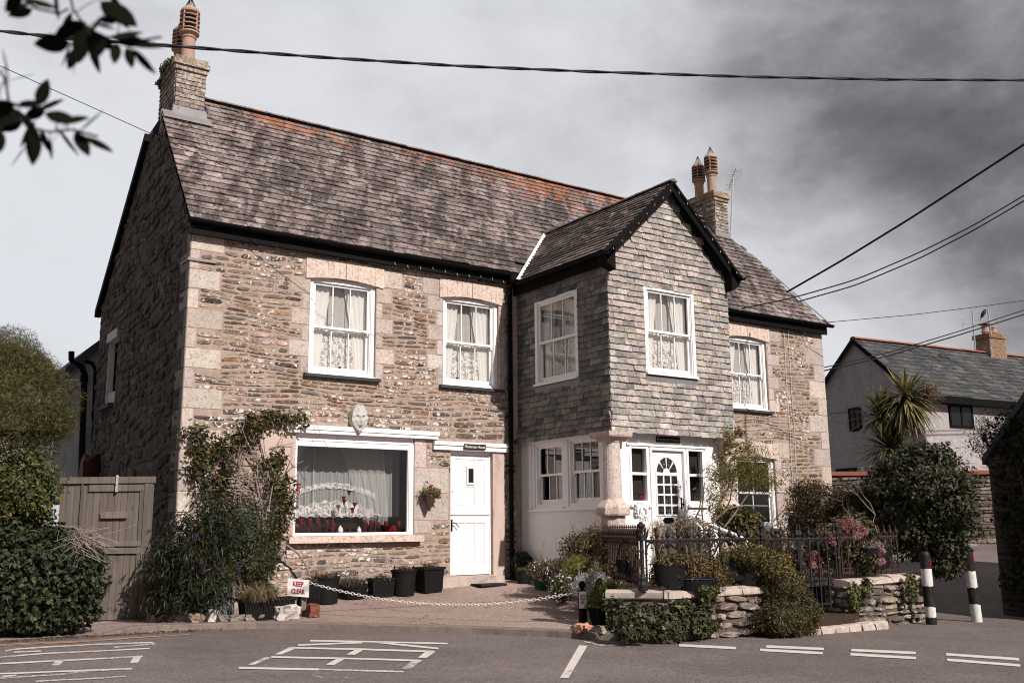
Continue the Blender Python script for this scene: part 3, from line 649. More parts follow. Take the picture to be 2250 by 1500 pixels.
# cement dressings beside big window and door, sill slabs
for q in ((1.2, 1.78, .655, 2.25, -.05, .014), (5.462, 5.70, -.1, 2.06, -.1, .012)): mb = MB(); mb.fbox(FRONT, *q); mb.build('cement_dressing', M['cement'], house)
def sill(fr, a, b, z, th, proj, mat, parent, name='sill'):
    m_ = MB(); m_.fbox(fr, a, b, z-th, z, -.1, proj, (.62, .5, .44)); return m_.build(name, mat, parent)
sill(FRONT, 1.68, 4.02, .645, .10, .125, M['granite'], house, 'stone_sill')
for Wn in (W1, W2, W3, W4): sill(FRONT, Wn[0]-.08, Wn[1]+.08, Wn[2], .05, .075, M['dark_slate'] if Wn[2] > 2 else M['granite'], house, 'slate_sill')
# white timber lintels
mb = MB(); mb.fbox(FRONT, 1.60, 4.33, 2.295, 2.365, -.05, .095); mb.fbox(FRONT, 1.62, 4.31, 2.24, 2.293, -.05, .08); mb.fbox(FRONT, 1.79, 3.88, 2.13, 2.238, -.09, -.02); mb.build('shop_lintel', M['white_paint'], house)
mb = MB(); mb.fbox(FRONT, 4.24, 5.80, 2.15, 2.215, -.05, .075); mb.fbox(FRONT, 4.24, 5.80, 2.07, 2.148, -.05, .055); mb.build('door_lintel', M['white_paint'], house)
mb = MB(); mb.fbox(FRONT, 4.3, 5.52, -.22, -.045, -.1, .27); o = mb.build('door_step', M['coping'], house)

# ---- windows
def sash(fr, u0, u1, v0, v1, w, parent, n=3, curtain='full', bot=.12, side=.07, top=.075, seed=1, drape=True, horn=True, netmat='net', lacemat='lace', split=.5, pot=False):
    m_ = MB(); m_.fbox(fr, u0, u0+side, v0, v1, w-.09, w); m_.fbox(fr, u1-side, u1, v0, v1, w-.09, w); m_.fbox(fr, u0+side, u1-side, v1-top, v1, w-.09, w-.002)
    m_.fbox(fr, u0+side, u1-side, v0, v0+bot*.55, w-.09, w-.002); m_.fbox(fr, u0-.005, u1+.005, v0-.004, v0+.03, w-.08, w+.05)
    m_.fbox(fr, u0+side, u0+side+.015, v0+.04, v1-top, w-.09, w-.02); m_.fbox(fr, u1-side-.015, u1-side, v0+.04, v1-top, w-.09, w-.02)
    win = m_.build('window', M['white_paint'], parent)
    a, b, c, d = u0+side+.016, u1-side-.016, v0+bot*.55, v1-top; mid = c+(d-c)*split
    for (z0, z1, ww, br, tr) in ((mid-.02, d, w-.035, .04, .04), (c, mid+.02, w-.072, .085, .04)):
        m_ = MB(); st = .038
        m_.fbox(fr, a, a+st, z0, z1, ww-.03, ww); m_.fbox(fr, b-st, b, z0, z1, ww-.03, ww); m_.fbox(fr, a+st, b-st, z0, z0+br, ww-.03, ww-.001); m_.fbox(fr, a+st, b-st, z1-tr, z1, ww-.03, ww-.001)
        for k in range(1, n):
            x = a+st+(b-a-2*st)*k/n; m_.fbox(fr, x-.009, x+.009, z0+br, z1-tr, ww-.028, ww-.004)
        if horn and z1 == d:
            for x in (a, b-st): m_.fbox(fr, x+.004, x+st-.004, z0-.05, z0, ww-.025, ww-.004)
        m_.build('sash', M['white_paint'], win)
        m_ = MB(); m_.raw([fr.p(a+.03, z0+br-.01, ww-.017), fr.p(b-.03, z0+br-.01, ww-.017), fr.p(b-.03, z1-tr+.01, ww-.017), fr.p(a+.03, z1-tr+.01, ww-.017)], [(0, 1, 2, 3)]); m_.build('pane', M['glass'], win)
    rr = random.Random(seed)
    def sheet(x0, x1, z0, z1, ww, amp, freq, mat, name, topw=None, zf=None, nz=10):
        m2 = MB(); nn = int((x1-x0)/.012)+2; V = []
        ph = [rr.uniform(0, 6) for _ in range(4)]
        for k in range(nz+1):
            for i in range(nn+1):
                f = i/nn; t = k/nz; xx = x0+(x1-x0)*f; zb_ = zf(xx) if zf else z0; zz = zb_+(z1-zb_)*t
                q = amp*(math.sin(xx*freq+ph[0])+.5*math.sin(xx*freq*1.9+ph[1])+.3*math.sin(xx*freq*.43+ph[2]+t))*(1-.5*t)
                V.append(fr.p(xx, zz, ww+q))
        m2.raw(V, [(k*(nn+1)+i, k*(nn+1)+i+1, (k+1)*(nn+1)+i+1, (k+1)*(nn+1)+i) for k in range(nz) for i in range(nn)]); return m2.build(name, mat, win, smooth=True)
    if curtain == 'full':
        sheet(a, b, c+.03, d, w-.20, .012, 55, M[netmat], 'net_curtain')
        sheet(a, b, c+.03, mid+.03, w-.17, .010, 60, M[lacemat], 'lace_curtain')
        if drape:
            dw = (b-a)*.30
            for sgn in (0, 1):
                m2 = MB(); V = []; nn = 26; nz = 12
                for k in range(nz+1):
                    t = k/nz; wd = dw*(.62+.62*t**1.5)*(1+.12*sgn)
                    for i in range(nn+1):
                        f = i/nn; xx = a+wd*f if sgn == 0 else b-wd*f
                        V.append(fr.p(xx, c+.03+(d-c-.03)*t, w-.145+.014*math.sin(f*24)*(.6+.4*t)))
                m2.raw(V, [(k*(nn+1)+i, k*(nn+1)+i+1, (k+1)*(nn+1)+i+1, (k+1)*(nn+1)+i) for k in range(nz) for i in range(nn)]); m2.build('drape', M['drape'], win, smooth=True)
    return win, sheet
sash(FRONT, *W1, -.045, house, seed=1); sash(FRONT, *W2, -.045, house, seed=2); sash(FRONT, *W3, -.045, house, seed=3)
sash(FRONT, *W4, -.045, house, seed=4, curtain=None, n=2)
# dark backing rooms behind the openings, so rooms read as rooms
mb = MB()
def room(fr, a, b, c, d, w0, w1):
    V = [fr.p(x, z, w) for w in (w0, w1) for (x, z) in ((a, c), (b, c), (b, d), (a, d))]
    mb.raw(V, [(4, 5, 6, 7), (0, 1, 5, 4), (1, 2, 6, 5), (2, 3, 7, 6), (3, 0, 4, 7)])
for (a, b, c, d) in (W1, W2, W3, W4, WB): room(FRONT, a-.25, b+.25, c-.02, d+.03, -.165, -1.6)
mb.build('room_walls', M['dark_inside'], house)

# big shop window
mb = MB(); a, b, c, d = WB
mb.fbox(FRONT, a, a+.035, c, 2.13, -.09, .0); mb.fbox(FRONT, b-.085, b, c, 2.13, -.09, -.02); mb.fbox(FRONT, a+.035, b-.085, c, c+.045, -.09, -.001); mb.fbox(FRONT, a+.035, b-.085, 2.045, 2.13, -.09, -.03)
mb.fbox(FRONT, b-.10, b-.085, c+.045, 2.045, -.09, -.04)
big = mb.build('shop_window', M['white_paint'], house)
mb = MB(); mb.raw([FRONT.p(a+.03, c+.04, -.07), FRONT.p(b-.08, c+.04, -.07), FRONT.p(b-.08, 2.06, -.07), FRONT.p(a+.03, 2.06, -.07)], [(0, 1, 2, 3)]); mb.build('pane', M['glass'], big)
mb = MB(); mb.fbox(FRONT, a+.0, b-.0, c-.02, c+.030, -.70, -.092, (1, 1, 1)); mb.build('window_board', M['dark_inside'], big)
def wsheet(x0, x1, lo, hi, ww, amp, freq, mat, name, nz=14, slant=None):
    m2 = MB(); nn = int((x1-x0)/.008)+2; V = []
    for k in range(nz+1):
        for i in range(nn+1):
            t = k/nz; xx = x0+(x1-x0)*i/nn; z0, z1 = lo(xx), hi(xx)
            xs = slant(xx, t) if slant else xx
            V.append(FRONT.p(xs, z0+(z1-z0)*t, ww+amp*(math.sin(xx*freq)+.45*math.sin(xx*freq*2.3+1))*(.4+.6*(1-t))))
    m2.raw(V, [(k*(nn+1)+i, k*(nn+1)+i+1, (k+1)*(nn+1)+i+1, (k+1)*(nn+1)+i) for k in range(nz) for i in range(nn)]); return m2.build(name, mat, big, smooth=True)
xm = 2.66
wsheet(a, b, lambda x: .95, lambda x: 2.1, -.52, .02, 44, M['net_thin'], 'net_curtain')
arc_ = lambda x: 1.50-.17*((x-xm)/.75)**2-.04
wsheet(1.80, 3.42, lambda x: arc_(x)-.035-.02*abs(math.sin(x*26)), lambda x: arc_(x)+.03+.02*abs(math.sin(x*26+1)), -.49, .012, 44, M['lace'], 'lace_garland', 4)
wsheet(1.80, 3.55, lambda x: .93+.03*abs(math.sin(x*20)), lambda x: arc_(x)-.22-.05*abs(math.sin(x*15)), -.485, .012, 44, M['lace'], 'lace_hem', 8)
wsheet(3.22, 3.66, lambda x: .82, lambda x: 2.1, -.46, .02, 60, M['net_mid'], 'drape', 14, lambda x, t: x-.50*t*(3.80-x)*1.6 if x < 3.8 else x)
wsheet(1.80, 2.0, lambda x: 1.25, lambda x: 2.1, -.44, .015, 70, M['net'], 'drape', 12, lambda x, t: 1.8+(x-1.8)*(.35+1.5*t*t))
mb = MB()
for k in range(17):
    x = 1.86+k*.105+r_.uniform(-.02, .02)
    if x > 3.7: break
    w_ = r_.uniform(.008, .018); z0 = 1.0; mb.raw([FRONT.p(x, z0, -.47), FRONT.p(x+w_*1.6, z0, -.475), FRONT.p(x+w_+.01*r_.uniform(-1, 1), 2.1, -.48), FRONT.p(x+.01*r_.uniform(-1, 1), 2.1, -.475)], [(0, 1, 2, 3)])
mb.build('curtain_folds', M['net_mid'], big)

# stable door
mb = MB(); a, b, c, d = DR
mb.fbox(FRONT, a, a+.03, c, d, -.15, -.06); mb.fbox(FRONT, b-.03, b, c, d, -.15, -.06); mb.fbox(FRONT, a+.03, b-.03, 2.0, d, -.15, -.061); mb.build('door_frame', M['white_paint'], house)
dm = MB(); a, b = a+.032, b-.032
def pdoor(m_, fr, u0, u1, v0, v1, w, panels, st=.10):
    m_.fbox(fr, u0, u1, v0, v1, w-.04, w-.012)
    us = sorted({u0, u1, *[x for p in panels for x in p[:2]]}); vs = sorted({v0, v1, *[x for p in panels for x in p[2:]]})
    for x0, x1 in zip(us, us[1:]):
        for z0, z1 in zip(vs, vs[1:]):
            if any(p[0] < (x0+x1)/2 < p[1] and p[2] < (z0+z1)/2 < p[3] for p in panels): continue
            m_.fbox(fr, x0, x1, z0, z1, w-.012, w)
    for p in panels: m_.fbox(fr, p[0]+.022, p[1]-.022, p[2]+.022, p[3]-.022, w-.012, w-.006)
wd = b-a
pdoor(dm, FRONT, a, b, -.03, .985, -.07, [(a+.10, a+wd*.36, .12, .84), (a+wd*.41, a+wd*.63, .12, .84), (a+wd*.68, b-.09, .12, .84)])
pdoor(dm, FRONT, a, b, 1.0, 1.995, -.07, [(a+.10, a+wd*.36, 1.12, 1.93), (a+wd*.41, a+wd*.63, 1.12, 1.46), (a+wd*.41, a+wd*.63, 1.50, 1.93), (a+wd*.68, b-.09, 1.12, 1.93)])
dm.fbox(FRONT, a-.005, b+.005, .975, 1.01, -.075, -.045)
dm.fbox(FRONT, a+wd*.42, a+wd*.62, 1.49, 1.81, -.08, -.052)
sd_ = dm.build('stable_door', M['white_paint'], house)
mb = MB(); mb.fbox(FRONT, a+wd*.455, a+wd*.585, 1.53, 1.77, -.06, -.049); mb.build('door_pane', M['sign_black'], sd_)
mb = MB(); mb.fbox(FRONT, a+.018, a+.045, .70, .90, -.07, -.058); mb.tube([FRONT.p(a+.03, .84, -.06), FRONT.p(a+.03, .845, -.02), FRONT.p(a+.08, .83, -.015), FRONT.p(a+.13, .79, -.02), FRONT.p(a+.15, .76, -.02)], [.009, .009, .009, .008, .006], 6); mb.build('door_handle', M['black_paint'], sd_, smooth=True)
mb = MB(); mb.lathe(FRONT.p(a+.045, 1.38, -.066)-np.array([0, .0, .012]), [(.014, 0), (.014, .024)], 10); mb.build('door_lock', M['alu'], sd_)
# ---- porch wing
BX0, BX1, BY = 6.01, 8.79, -2.614
BS = Fr((BX0, 0, 0), (0, -1, 0), (0, 0, 1), (-1, 0, 0)); BF = Fr((0, BY, 0), (1, 0, 0), (0, 0, 1), (0, -1, 0)); BR = Fr((BX1, 0, 0), (0, 1, 0), (0, 0, 1), (1, 0, 0))
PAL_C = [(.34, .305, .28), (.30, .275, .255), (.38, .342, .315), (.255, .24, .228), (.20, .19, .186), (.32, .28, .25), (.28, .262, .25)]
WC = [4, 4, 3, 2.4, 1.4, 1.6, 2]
PAL_CS = [(.165, .158, .148), (.12, .122, .12), (.195, .182, .168), (.09, .093, .095), (.14, .138, .134), (.205, .182, .162)]  # side slates: greyer, with the shade of that face put into the colour
SW = (.60, 1.83, 3.20, 4.75); FWn = (6.78, 7.95, 3.22, 4.75)
MX, EV, AP, RY = 7.40, 5.06, 6.50, -2.614
gin = lambda x, z: z < AP-(abs(x-MX)-.0)*((AP-EV)/(MX-BX0))-.01
mb = MB(); panel(mb, BS, 0, 2.614, 2.24, 5.2, [SW], .14); panel(mb, BR, -2.614, 0, 2.24, 5.2, [], .1)
panel(mb, BF, BX0, BX1, 2.24, EV, [FWn], .14); mb.poly([BF.p(BX0, EV), BF.p(BX1, EV), BF.p(MX, AP)])
mb.build('porch_wall', M['mortar_dark'], house)
mb = MB(); hs = [(SW[0], SW[1], SW[2]-.03, SW[3])]; hf = [(FWn[0], FWn[1], FWn[2]-.03, FWn[3])]
ls = Fr((BX0-.05, 0, 2.235), (0, -1, 0), (.05/.3, 0, 1), (-1, 0, -.1)); lf = Fr((0, BY-.05, 2.235), (1, 0, 0), (0, .05/.3, 1), (0, -1, -.1))
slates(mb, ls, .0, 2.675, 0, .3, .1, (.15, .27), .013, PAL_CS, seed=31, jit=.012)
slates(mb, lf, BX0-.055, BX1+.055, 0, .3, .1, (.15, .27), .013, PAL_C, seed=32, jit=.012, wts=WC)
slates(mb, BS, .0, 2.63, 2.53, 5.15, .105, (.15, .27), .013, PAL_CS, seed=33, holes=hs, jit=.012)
slates(mb, BF, BX0-.012, BX1+.012, 2.53, AP, .105, (.15, .27), .013, PAL_C, seed=34, holes=hf, jit=.012, wts=WC, inside=gin)
slates(mb, BR, -2.63, 0, 2.24, 5.15, .105, (.15, .27), .013, PAL_C, seed=35, jit=.012, wts=WC)
mb.build('slate_hanging', M['slate_clad'], house)
sash(BS, *SW, .02, house, seed=6, bot=.10); sash(BF, *FWn, .02, house, seed=7, bot=.10)
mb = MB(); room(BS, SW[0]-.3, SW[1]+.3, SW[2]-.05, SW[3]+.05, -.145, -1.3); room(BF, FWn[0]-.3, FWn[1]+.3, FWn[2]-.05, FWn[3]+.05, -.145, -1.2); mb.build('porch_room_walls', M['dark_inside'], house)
mb = MB(); mb.raw([BF.p(FWn[0]-.02, FWn[2]-.12, .016), BF.p(FWn[1]+.06, FWn[2]-.12, .016), BF.p(FWn[1]+.06, FWn[2]-.02, .03), BF.p(FWn[0]-.02, FWn[2]-.02, .03)], [(0, 1, 2, 3)]); mb.build('lead_apron', M['lead'], house); mb = MB(); mb.raw([BS.p(SW[0]-.02, SW[2]-.12, .016), BS.p(SW[1]+.05, SW[2]-.12, .016), BS.p(SW[1]+.05, SW[2]-.02, .03), BS.p(SW[0]-.02, SW[2]-.02, .03)], [(0, 1, 2, 3)]); mb.build('lead_apron', M['lead'], house)
# porch lower walls in white render, set back under the slates
PS = Fr((6.085, 0, 0), (0, -1, 0), (0, 0, 1), (-1, 0, 0)); PF = Fr((0, -2.50, 0), (1, 0, 0), (0, 0, 1), (0, -1, 0)); PR = Fr((8.70, 0, 0), (0, 1, 0), (0, 0, 1), (1, 0, 0))
def uy(u, v): return -at(u, v, 'x', 6.085)[1]
SA = (.40, 1.23, 1.05, 2.19); SB = (1.36, 2.22, 1.05, 2.21)
LG = (6.46, 6.87, 1.10, 2.045); RG = (7.74, 8.15, 1.10, 2.045); FD = (6.90, 7.70, -.02, 2.03)
mb = MB(); panel(mb, PS, 0, 2.50, -.6, 2.30, [SA, SB], .12); panel(mb, PF, 6.085, 8.70, -.6, 2.30, [LG, RG, FD], .12); panel(mb, PR, -2.5, 0, -.6, 2.3, [], .1)
mb.raw([(6.0, 0, 2.26), (8.8, 0, 2.26), (8.8, -2.66, 2.26), (6.0, -2.66, 2.26)], [(0, 1, 2, 3)])
mb.build('porch_render', M['render_white'], house)
for i, q in enumerate((SA, SB)): sash(PS, *q, -.02, house, seed=9+i, curtain=None, bot=.16, side=.05, top=.04)
mb = MB(); mb.fbox(PS, .24, 2.26, 1.025, 1.055, -.02, .05); mb.fbox(PS, .26, .33, 1.055, 2.2, 0, .02); mb.build('porch_sill', M['white_paint'], house)
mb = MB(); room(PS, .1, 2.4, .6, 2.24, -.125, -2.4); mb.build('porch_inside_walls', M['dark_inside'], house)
# sidelights
for q in (LG, RG):
    mb = MB(); a, b, c, d = q
    mb.fbox(PF, a, a+.045, c, d, -.09, .012); mb.fbox(PF, b-.045, b, c, d, -.09, .012); mb.fbox(PF, a+.045, b-.045, d-.045, d, -.09, .011); mb.fbox(PF, a+.045, b-.045, c, c+.06, -.09, .011); mid = c+(d-c)*.52; mb.fbox(PF, a+.045, b-.045, mid-.022, mid+.022, -.09, .010)
    mb.fbox(PF, a-.02, b+.02, c-.045, c, 0, .05); w = mb.build('sidelight', M['white_paint'], house)
    mb = MB(); mb.raw([PF.p(a+.04, c+.05, -.04), PF.p(b-.04, c+.05, -.04), PF.p(b-.04, d-.04, -.04), PF.p(a+.04, d-.04, -.04)], [(0, 1, 2, 3)]); mb.build('pane', M['glass'], w)
# front door with arched glazing
mb = MB(); a, b, c, d = FD
mb.fbox(PF, a, a+.04, c, d, -.10, .022); mb.fbox(PF, b-.04, b, c, d, -.10, .022); mb.fbox(PF, a+.04, b-.04, d-.045, d, -.10, .021); mb.fbox(PF, 6.40, 8.20, d+.015, d+.05, 0, .03); mb.build('door_frame', M['white_paint'], house)
a, b, c, d = 6.945, 7.655, .0, 1.98
mb = MB(); w = -.03; mb.fbox(PF, a, b, c, d, w-.04, w)
gx0, gx1, g0, g1 = a+.115, b-.115, .93, 1.585; cx = (gx0+gx1)/2; rad = (gx1-gx0)/2
pn = MB(); cols = [(gx0+(gx1-gx0)*k/3, gx0+(gx1-gx0)*(k+1)/3) for k in range(3)]; rows = [(g0, g0+.155), (g0+.165, g0+.325), (g0+.335, g0+.49), (g0+.50, g0+.655)]
for (x0, x1) in cols:
    for (z0, z1) in rows: pn.fbox(PF, x0+.014, x1-.014, z0+.012, z1-.012, w, w+.004)
mb.fbox(PF, gx0-.012, gx1+.012, g0-.014, g0, w, w+.014)
for (z0, z1) in rows[:-1]: mb.fbox(PF, gx0, gx1, z1-.010, z1+.020, w, w+.013)
for k in range(4): xx = gx0+(gx1-gx0)*k/3; mb.fbox(PF, xx-.013, xx+.013, g0, g1, w, w+.012)
zc = g1+.02; mb.fbox(PF, gx0-.01, gx1+.01, g1-.012, zc+.006, w, w+.0135)
for k in range(4):
    t0, t1 = math.pi*k/4+.07, math.pi*(k+1)/4-.07; P_ = [(cx+(rad-.015)*math.cos(t0+(t1-t0)*i/6), zc+.012+(rad-.015)*1.15*math.sin(t0+(t1-t0)*i/6)) for i in range(7)]+[(cx+.085*math.cos(t1), zc+.012+.085*math.sin(t1)), (cx+.085*math.cos(t0), zc+.012+.085*math.sin(t0))]
    pn.prism([PF.p(x, z, w) for x, z in P_], (0, -.004, 0))
pts = [PF.p(cx+rad*math.cos(math.pi*i/20), zc+rad*1.15*math.sin(math.pi*i/20), w+.003) for i in range(21)]; mb.tube(pts, .011, 5)
for k in range(2):
    x0, x1 = (a+.10, cx-.03) if k == 0 else (cx+.03, b-.10); mb.fbox(PF, x0, x1, .12, .70, w, w+.006); mb.fbox(PF, x0+.03, x1-.03, .15, .67, w+.006, w+.010)
fd = mb.build('front_door', M['white_paint'], house); pn.build('door_pane', M['glass_obscure'] if 0 else M['sign_black'], fd)
gm, gt = newmat('patterned_dark_glass'); gb = gt.noise(gt.vmul(pos(gt), (60, 60, 16)), 1, 3, .6, 1.0); finish(gt, gt.mix(gt.smooth(gb, .56, .66), (.015, .016, .016), (.16, .16, .155)), .12, .6, gb, .9, .02)
pn_o = [ch for ch in fd.children][0]; pn_o.data.materials[0] = gm
mb = MB(); mb.fbox(PF, cx-.09, cx+.09, .80, .89, w, w+.014); mb.lathe(PF.p(cx-.105, .835, w+.005), [(.0, 0), (.022, .01), (0, .02)], 6); mb.lathe(PF.p(cx+.105, .835, w+.005), [(.0, 0), (.022, .01), (0, .02)], 6)
for s_ in (-1, 1): mb.prism([PF.p(cx+s_*.09, .815, w+.004), PF.p(cx+s_*.125, .845, w+.004), PF.p(cx+s_*.09, .875, w+.004)][::s_], (0, -.008, 0))
mb.build('letter_plate', M['black_paint'], fd)
mb = MB(); mb.fbox(PF, b-.06, b-.035, 1.03, 1.22, w, w+.012); mb.tube([PF.p(b-.048, 1.20, w+.01), PF.p(b-.048, 1.19, w+.05), PF.p(b-.048, 1.07, w+.05), PF.p(b-.048, 1.05, w+.01)], .008, 6); mb.fbox(PF, b-.048, b+.005, 1.10, 1.12, w+.01, w+.02)
for z_ in (1.40, .90): mb.lathe(PF.p(b-.05, z_-.01, w+.006), [(.012, 0), (.012, .02)], 8)
mb.build('door_handle', M['black_paint'], fd)
mb = MB(); mb.fbox(PF, 7.695, 7.72, 1.42, 1.52, .022, .035); mb.build('door_bell', M['white_plastic'], house)
# porch interior bits seen through the panes
# columns
def column(x, y, name='column'):
    mb = MB(); z0 = -.3
    mb.lathe((x, y, z0), [(.20, 0), (.20, .93-z0)], 8, (.56, .455, .405), rot=math.pi/8)
    mb.lathe((x, y, .92), [(.265, 0), (.28, .03), (.28, .12), (.265, .15), (.16, .255), (.13, .27)], 8, (.60, .485, .43), rot=math.pi/8)
    mb.lathe((x, y, 1.18), [(.150, 0), (.150, .2), (.145, .5), (.135, .88), (.150, .89), (.150, .92), (.135, .93)], 20, (.60, .52, .48))
    mb.lathe((x, y, 2.09), [(.19, 0), (.27, .045), (.33, .06), (.345, .085), (.345, .145)], 4, (.52, .42, .37), rot=math.pi/4)
    return mb.build(name, M['granite'], house, smooth=False)
column(6.09, -2.50); column(8.66, -2.50)
# name boards
def textmesh(txt, size, loc, fr, mat, name, parent, ext=.003, sx=1.0, align='CENTER', bold=0.0):
    cu = bpy.data.curves.new(name, 'FONT'); cu.body = txt; cu.size = size; cu.extrude = ext; cu.align_x = align; cu.align_y = 'CENTER'; cu.offset = bold; cu.resolution_u = 3
    ob = bpy.data.objects.new('tmp', cu); S.collection.objects.link(ob); dg = bpy.context.evaluated_depsgraph_get(); me = bpy.data.meshes.new_from_object(ob.evaluated_get(dg))
    V = np.array([v.co for v in me.vertices]); F = [tuple(p.vertices) for p in me.polygons]; bpy.data.objects.remove(ob)
    W_ = [fr.p(loc[0]+x*sx, loc[1]+y, loc[2]+z) for x, y, z in V]; m_ = MB(); m_.raw(W_, F); return m_.build(name, mat, parent)
mb = MB(); mb.fbox(FRONT, 4.82, 5.27, 2.095, 2.185, .075, .085); nb = mb.build('name_board', M['sign_black'], house); textmesh('Montrose House', .072, (5.045, 2.138, .087), FRONT, M['letter_white'], 'lettering', nb, .001, .86, bold=.0012)
mb = MB(); mb.fbox(PF, 7.06, 7.60, 2.12, 2.222, .0, .012); nb = mb.build('name_board', M['sign_black'], house); textmesh('Montrose House', .082, (7.33, 2.168, .014), PF, M['letter_worn'], 'lettering', nb, .001, .90, bold=.0012)

# ---- gable wall
gp = [(0, -.8), (0, 5.25), (-1.93, 7.84), (-1.93, 7.46), (-2.93, 7.70), (-5.98, 5.15), (-5.98, -.8)]
GW = (-5.13, -4.33, 3.07, 4.36)
def ingable(u, v):
    if v < 5.1: return True
    if u > -1.93: return v < 5.22+(-u)*1.345-.03
    if u > -2.93: return v < 7.46+(-u-1.93)*.24-.03
    return v < 7.68-(-u-2.93)*.835-.03
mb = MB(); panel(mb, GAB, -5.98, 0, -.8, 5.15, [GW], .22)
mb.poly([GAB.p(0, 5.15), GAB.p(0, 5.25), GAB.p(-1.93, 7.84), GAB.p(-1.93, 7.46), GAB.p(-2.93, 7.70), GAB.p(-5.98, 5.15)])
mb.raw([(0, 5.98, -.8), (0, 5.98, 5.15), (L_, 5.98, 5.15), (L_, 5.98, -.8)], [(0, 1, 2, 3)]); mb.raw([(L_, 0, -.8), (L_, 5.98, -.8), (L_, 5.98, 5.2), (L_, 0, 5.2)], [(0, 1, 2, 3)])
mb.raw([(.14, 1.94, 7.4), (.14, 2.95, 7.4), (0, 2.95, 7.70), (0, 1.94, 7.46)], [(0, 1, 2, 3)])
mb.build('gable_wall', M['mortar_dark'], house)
mb = MB(); PG = [(.105, .086, .074), (.082, .068, .060), (.13, .105, .09), (.068, .058, .052), (.092, .076, .067)]  # gable stone and mortar colours darkened to deepen the shade on this wall
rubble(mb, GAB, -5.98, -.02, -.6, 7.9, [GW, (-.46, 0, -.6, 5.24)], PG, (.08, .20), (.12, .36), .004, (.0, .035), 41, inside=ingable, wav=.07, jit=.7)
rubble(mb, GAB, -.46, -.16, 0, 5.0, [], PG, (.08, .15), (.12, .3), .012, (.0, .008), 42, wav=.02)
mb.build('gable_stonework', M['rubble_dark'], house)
mb = MB(); mb.fbox(GAB, GW[0], GW[0]+.06, GW[2], GW[3], -.2, -.12); mb.fbox(GAB, GW[1]-.06, GW[1], GW[2], GW[3], -.2, -.12); mb.fbox(GAB, GW[0], GW[1], GW[2], GW[2]+.05, -.2, -.119); mb.fbox(GAB, GW[0]+.06, GW[1]-.06, 3.7, 3.74, -.19, -.125); mb.fbox(GAB, GW[0], GW[1], GW[3]-.06, GW[3], -.2, -.121)
gw = mb.build('gable_window', M['black_paint'], house)
mb = MB(); mb.poly([GAB.p(GW[0]+.05, GW[2], -.17), GAB.p(GW[1]-.05, GW[2], -.17), GAB.p(GW[1]-.05, GW[3], -.17), GAB.p(GW[0]+.05, GW[3], -.17)]); mb.build('pane', M['glass'], gw)
mb = MB(); mb.fbox(GAB, GW[0]+.04, GW[1]-.02, GW[2], GW[2]+.26, -.12, -.05); mb.fbox(GAB, GW[0], GW[1], GW[3]-.05, GW[3]+.12, -.2, .04); mb.fbox(GAB, GW[0]-.0, GW[0]+.04, GW[2], GW[3], -.2, -.01); mb.build('window_surround', M['render_dirty'], gw)
mb = MB(); mb.fbox(GAB, GW[0]-.1, GW[1]+.05, GW[2]-.07, GW[2], -.2, .11, (.5, .5, .5)); mb.build('slate_sill', M['dark_slate'], gw)
mb = MB(); room(GAB, GW[0]-.2, GW[1]+.2, GW[2]-.05, GW[3]+.05, -.225, -1.2); mb.build('gable_room_walls', M['dark_inside'], house)

# ---- main roof
RY0, RZ0 = -.15, 5.375; SL = math.hypot(2.52-RY0, 8.53-RZ0); ca, sa = (2.52-RY0)/SL, (8.53-RZ0)/SL
RF = Fr((0, RY0, RZ0), (1, 0, 0), (0, ca, sa), (0, -sa, ca))
HIP = .36
def roof_in(u, v):
    y = RY0+v*ca; z = RZ0+v*sa
    if u > 14.93-HIP*(y+.25): return False
    if .12 < u < .68 and 1.97 < y: return False
    if u < .12 and y > 1.95: return False
    if 13.6 < u < 14.1 and y > 2.06: return False
    if 6.1 < u < 8.7 and v < .3: return False
    if 5.95 < u < 8.85 and z < 6.62-abs(u-7.4)*.935-.12: return False
    return True
def roof_col(r, u, v):
    base = r.choices([(.19, .155, .148), (.225, .185, .175), (.16, .13, .126), (.265, .22, .208), (.13, .105, .102), (.215, .185, .183)], [4, 4, 3, 2, 2, 2])[0]
    n = mnoise.noise(Vector((u*.45, v*.8, 0)))*.28; return vary(tuple(x*(1+n) for x in base), .14, r)
mb = MB(); slates(mb, RF, -.07, 14.95, 0, SL-.05, .170, (.22, .42), .013, None, inside=roof_in, seed=51, jit=.018, colf=roof_col)
mb.build('roof_slates', M['slate_roof'], house)
mb = MB(); e_ = [(-.06, -.25, 5.32), (14.9, -.25, 5.32), (13.95, 2.50, 8.49), (-.06, 2.50, 8.49)]
mb.poly(e_[:0]+[(-.06, RY0+.01, RZ0-.02), (14.88, RY0+.01, RZ0-.02), (13.90, 2.50, 8.48), (.12, 2.50, 8.48), (.12, 1.95, 7.85), (-.06, 1.95, 7.85)])
mb.poly([(14.9, RY0, RZ0-.02), (14.95, 6.1, 5.2), (13.95, 2.55, 8.49)], (.2, .16, .15)); mb.poly([(-.06, 6.1, 5.12), (-.06, 2.95, 7.72), (.3, 2.55, 8.48), (13.9, 2.55, 8.48), (14.95, 6.1, 5.2)], (.2, .16, .15))
mb.raw([(0, 2.95, 7.4), (.14, 2.95, 7.4), (.14, 2.95, 8.1), (0, 2.95, 7.7)], [(0, 1, 2, 3)])
mb.build('roof_back', M['dark_slate'], house)
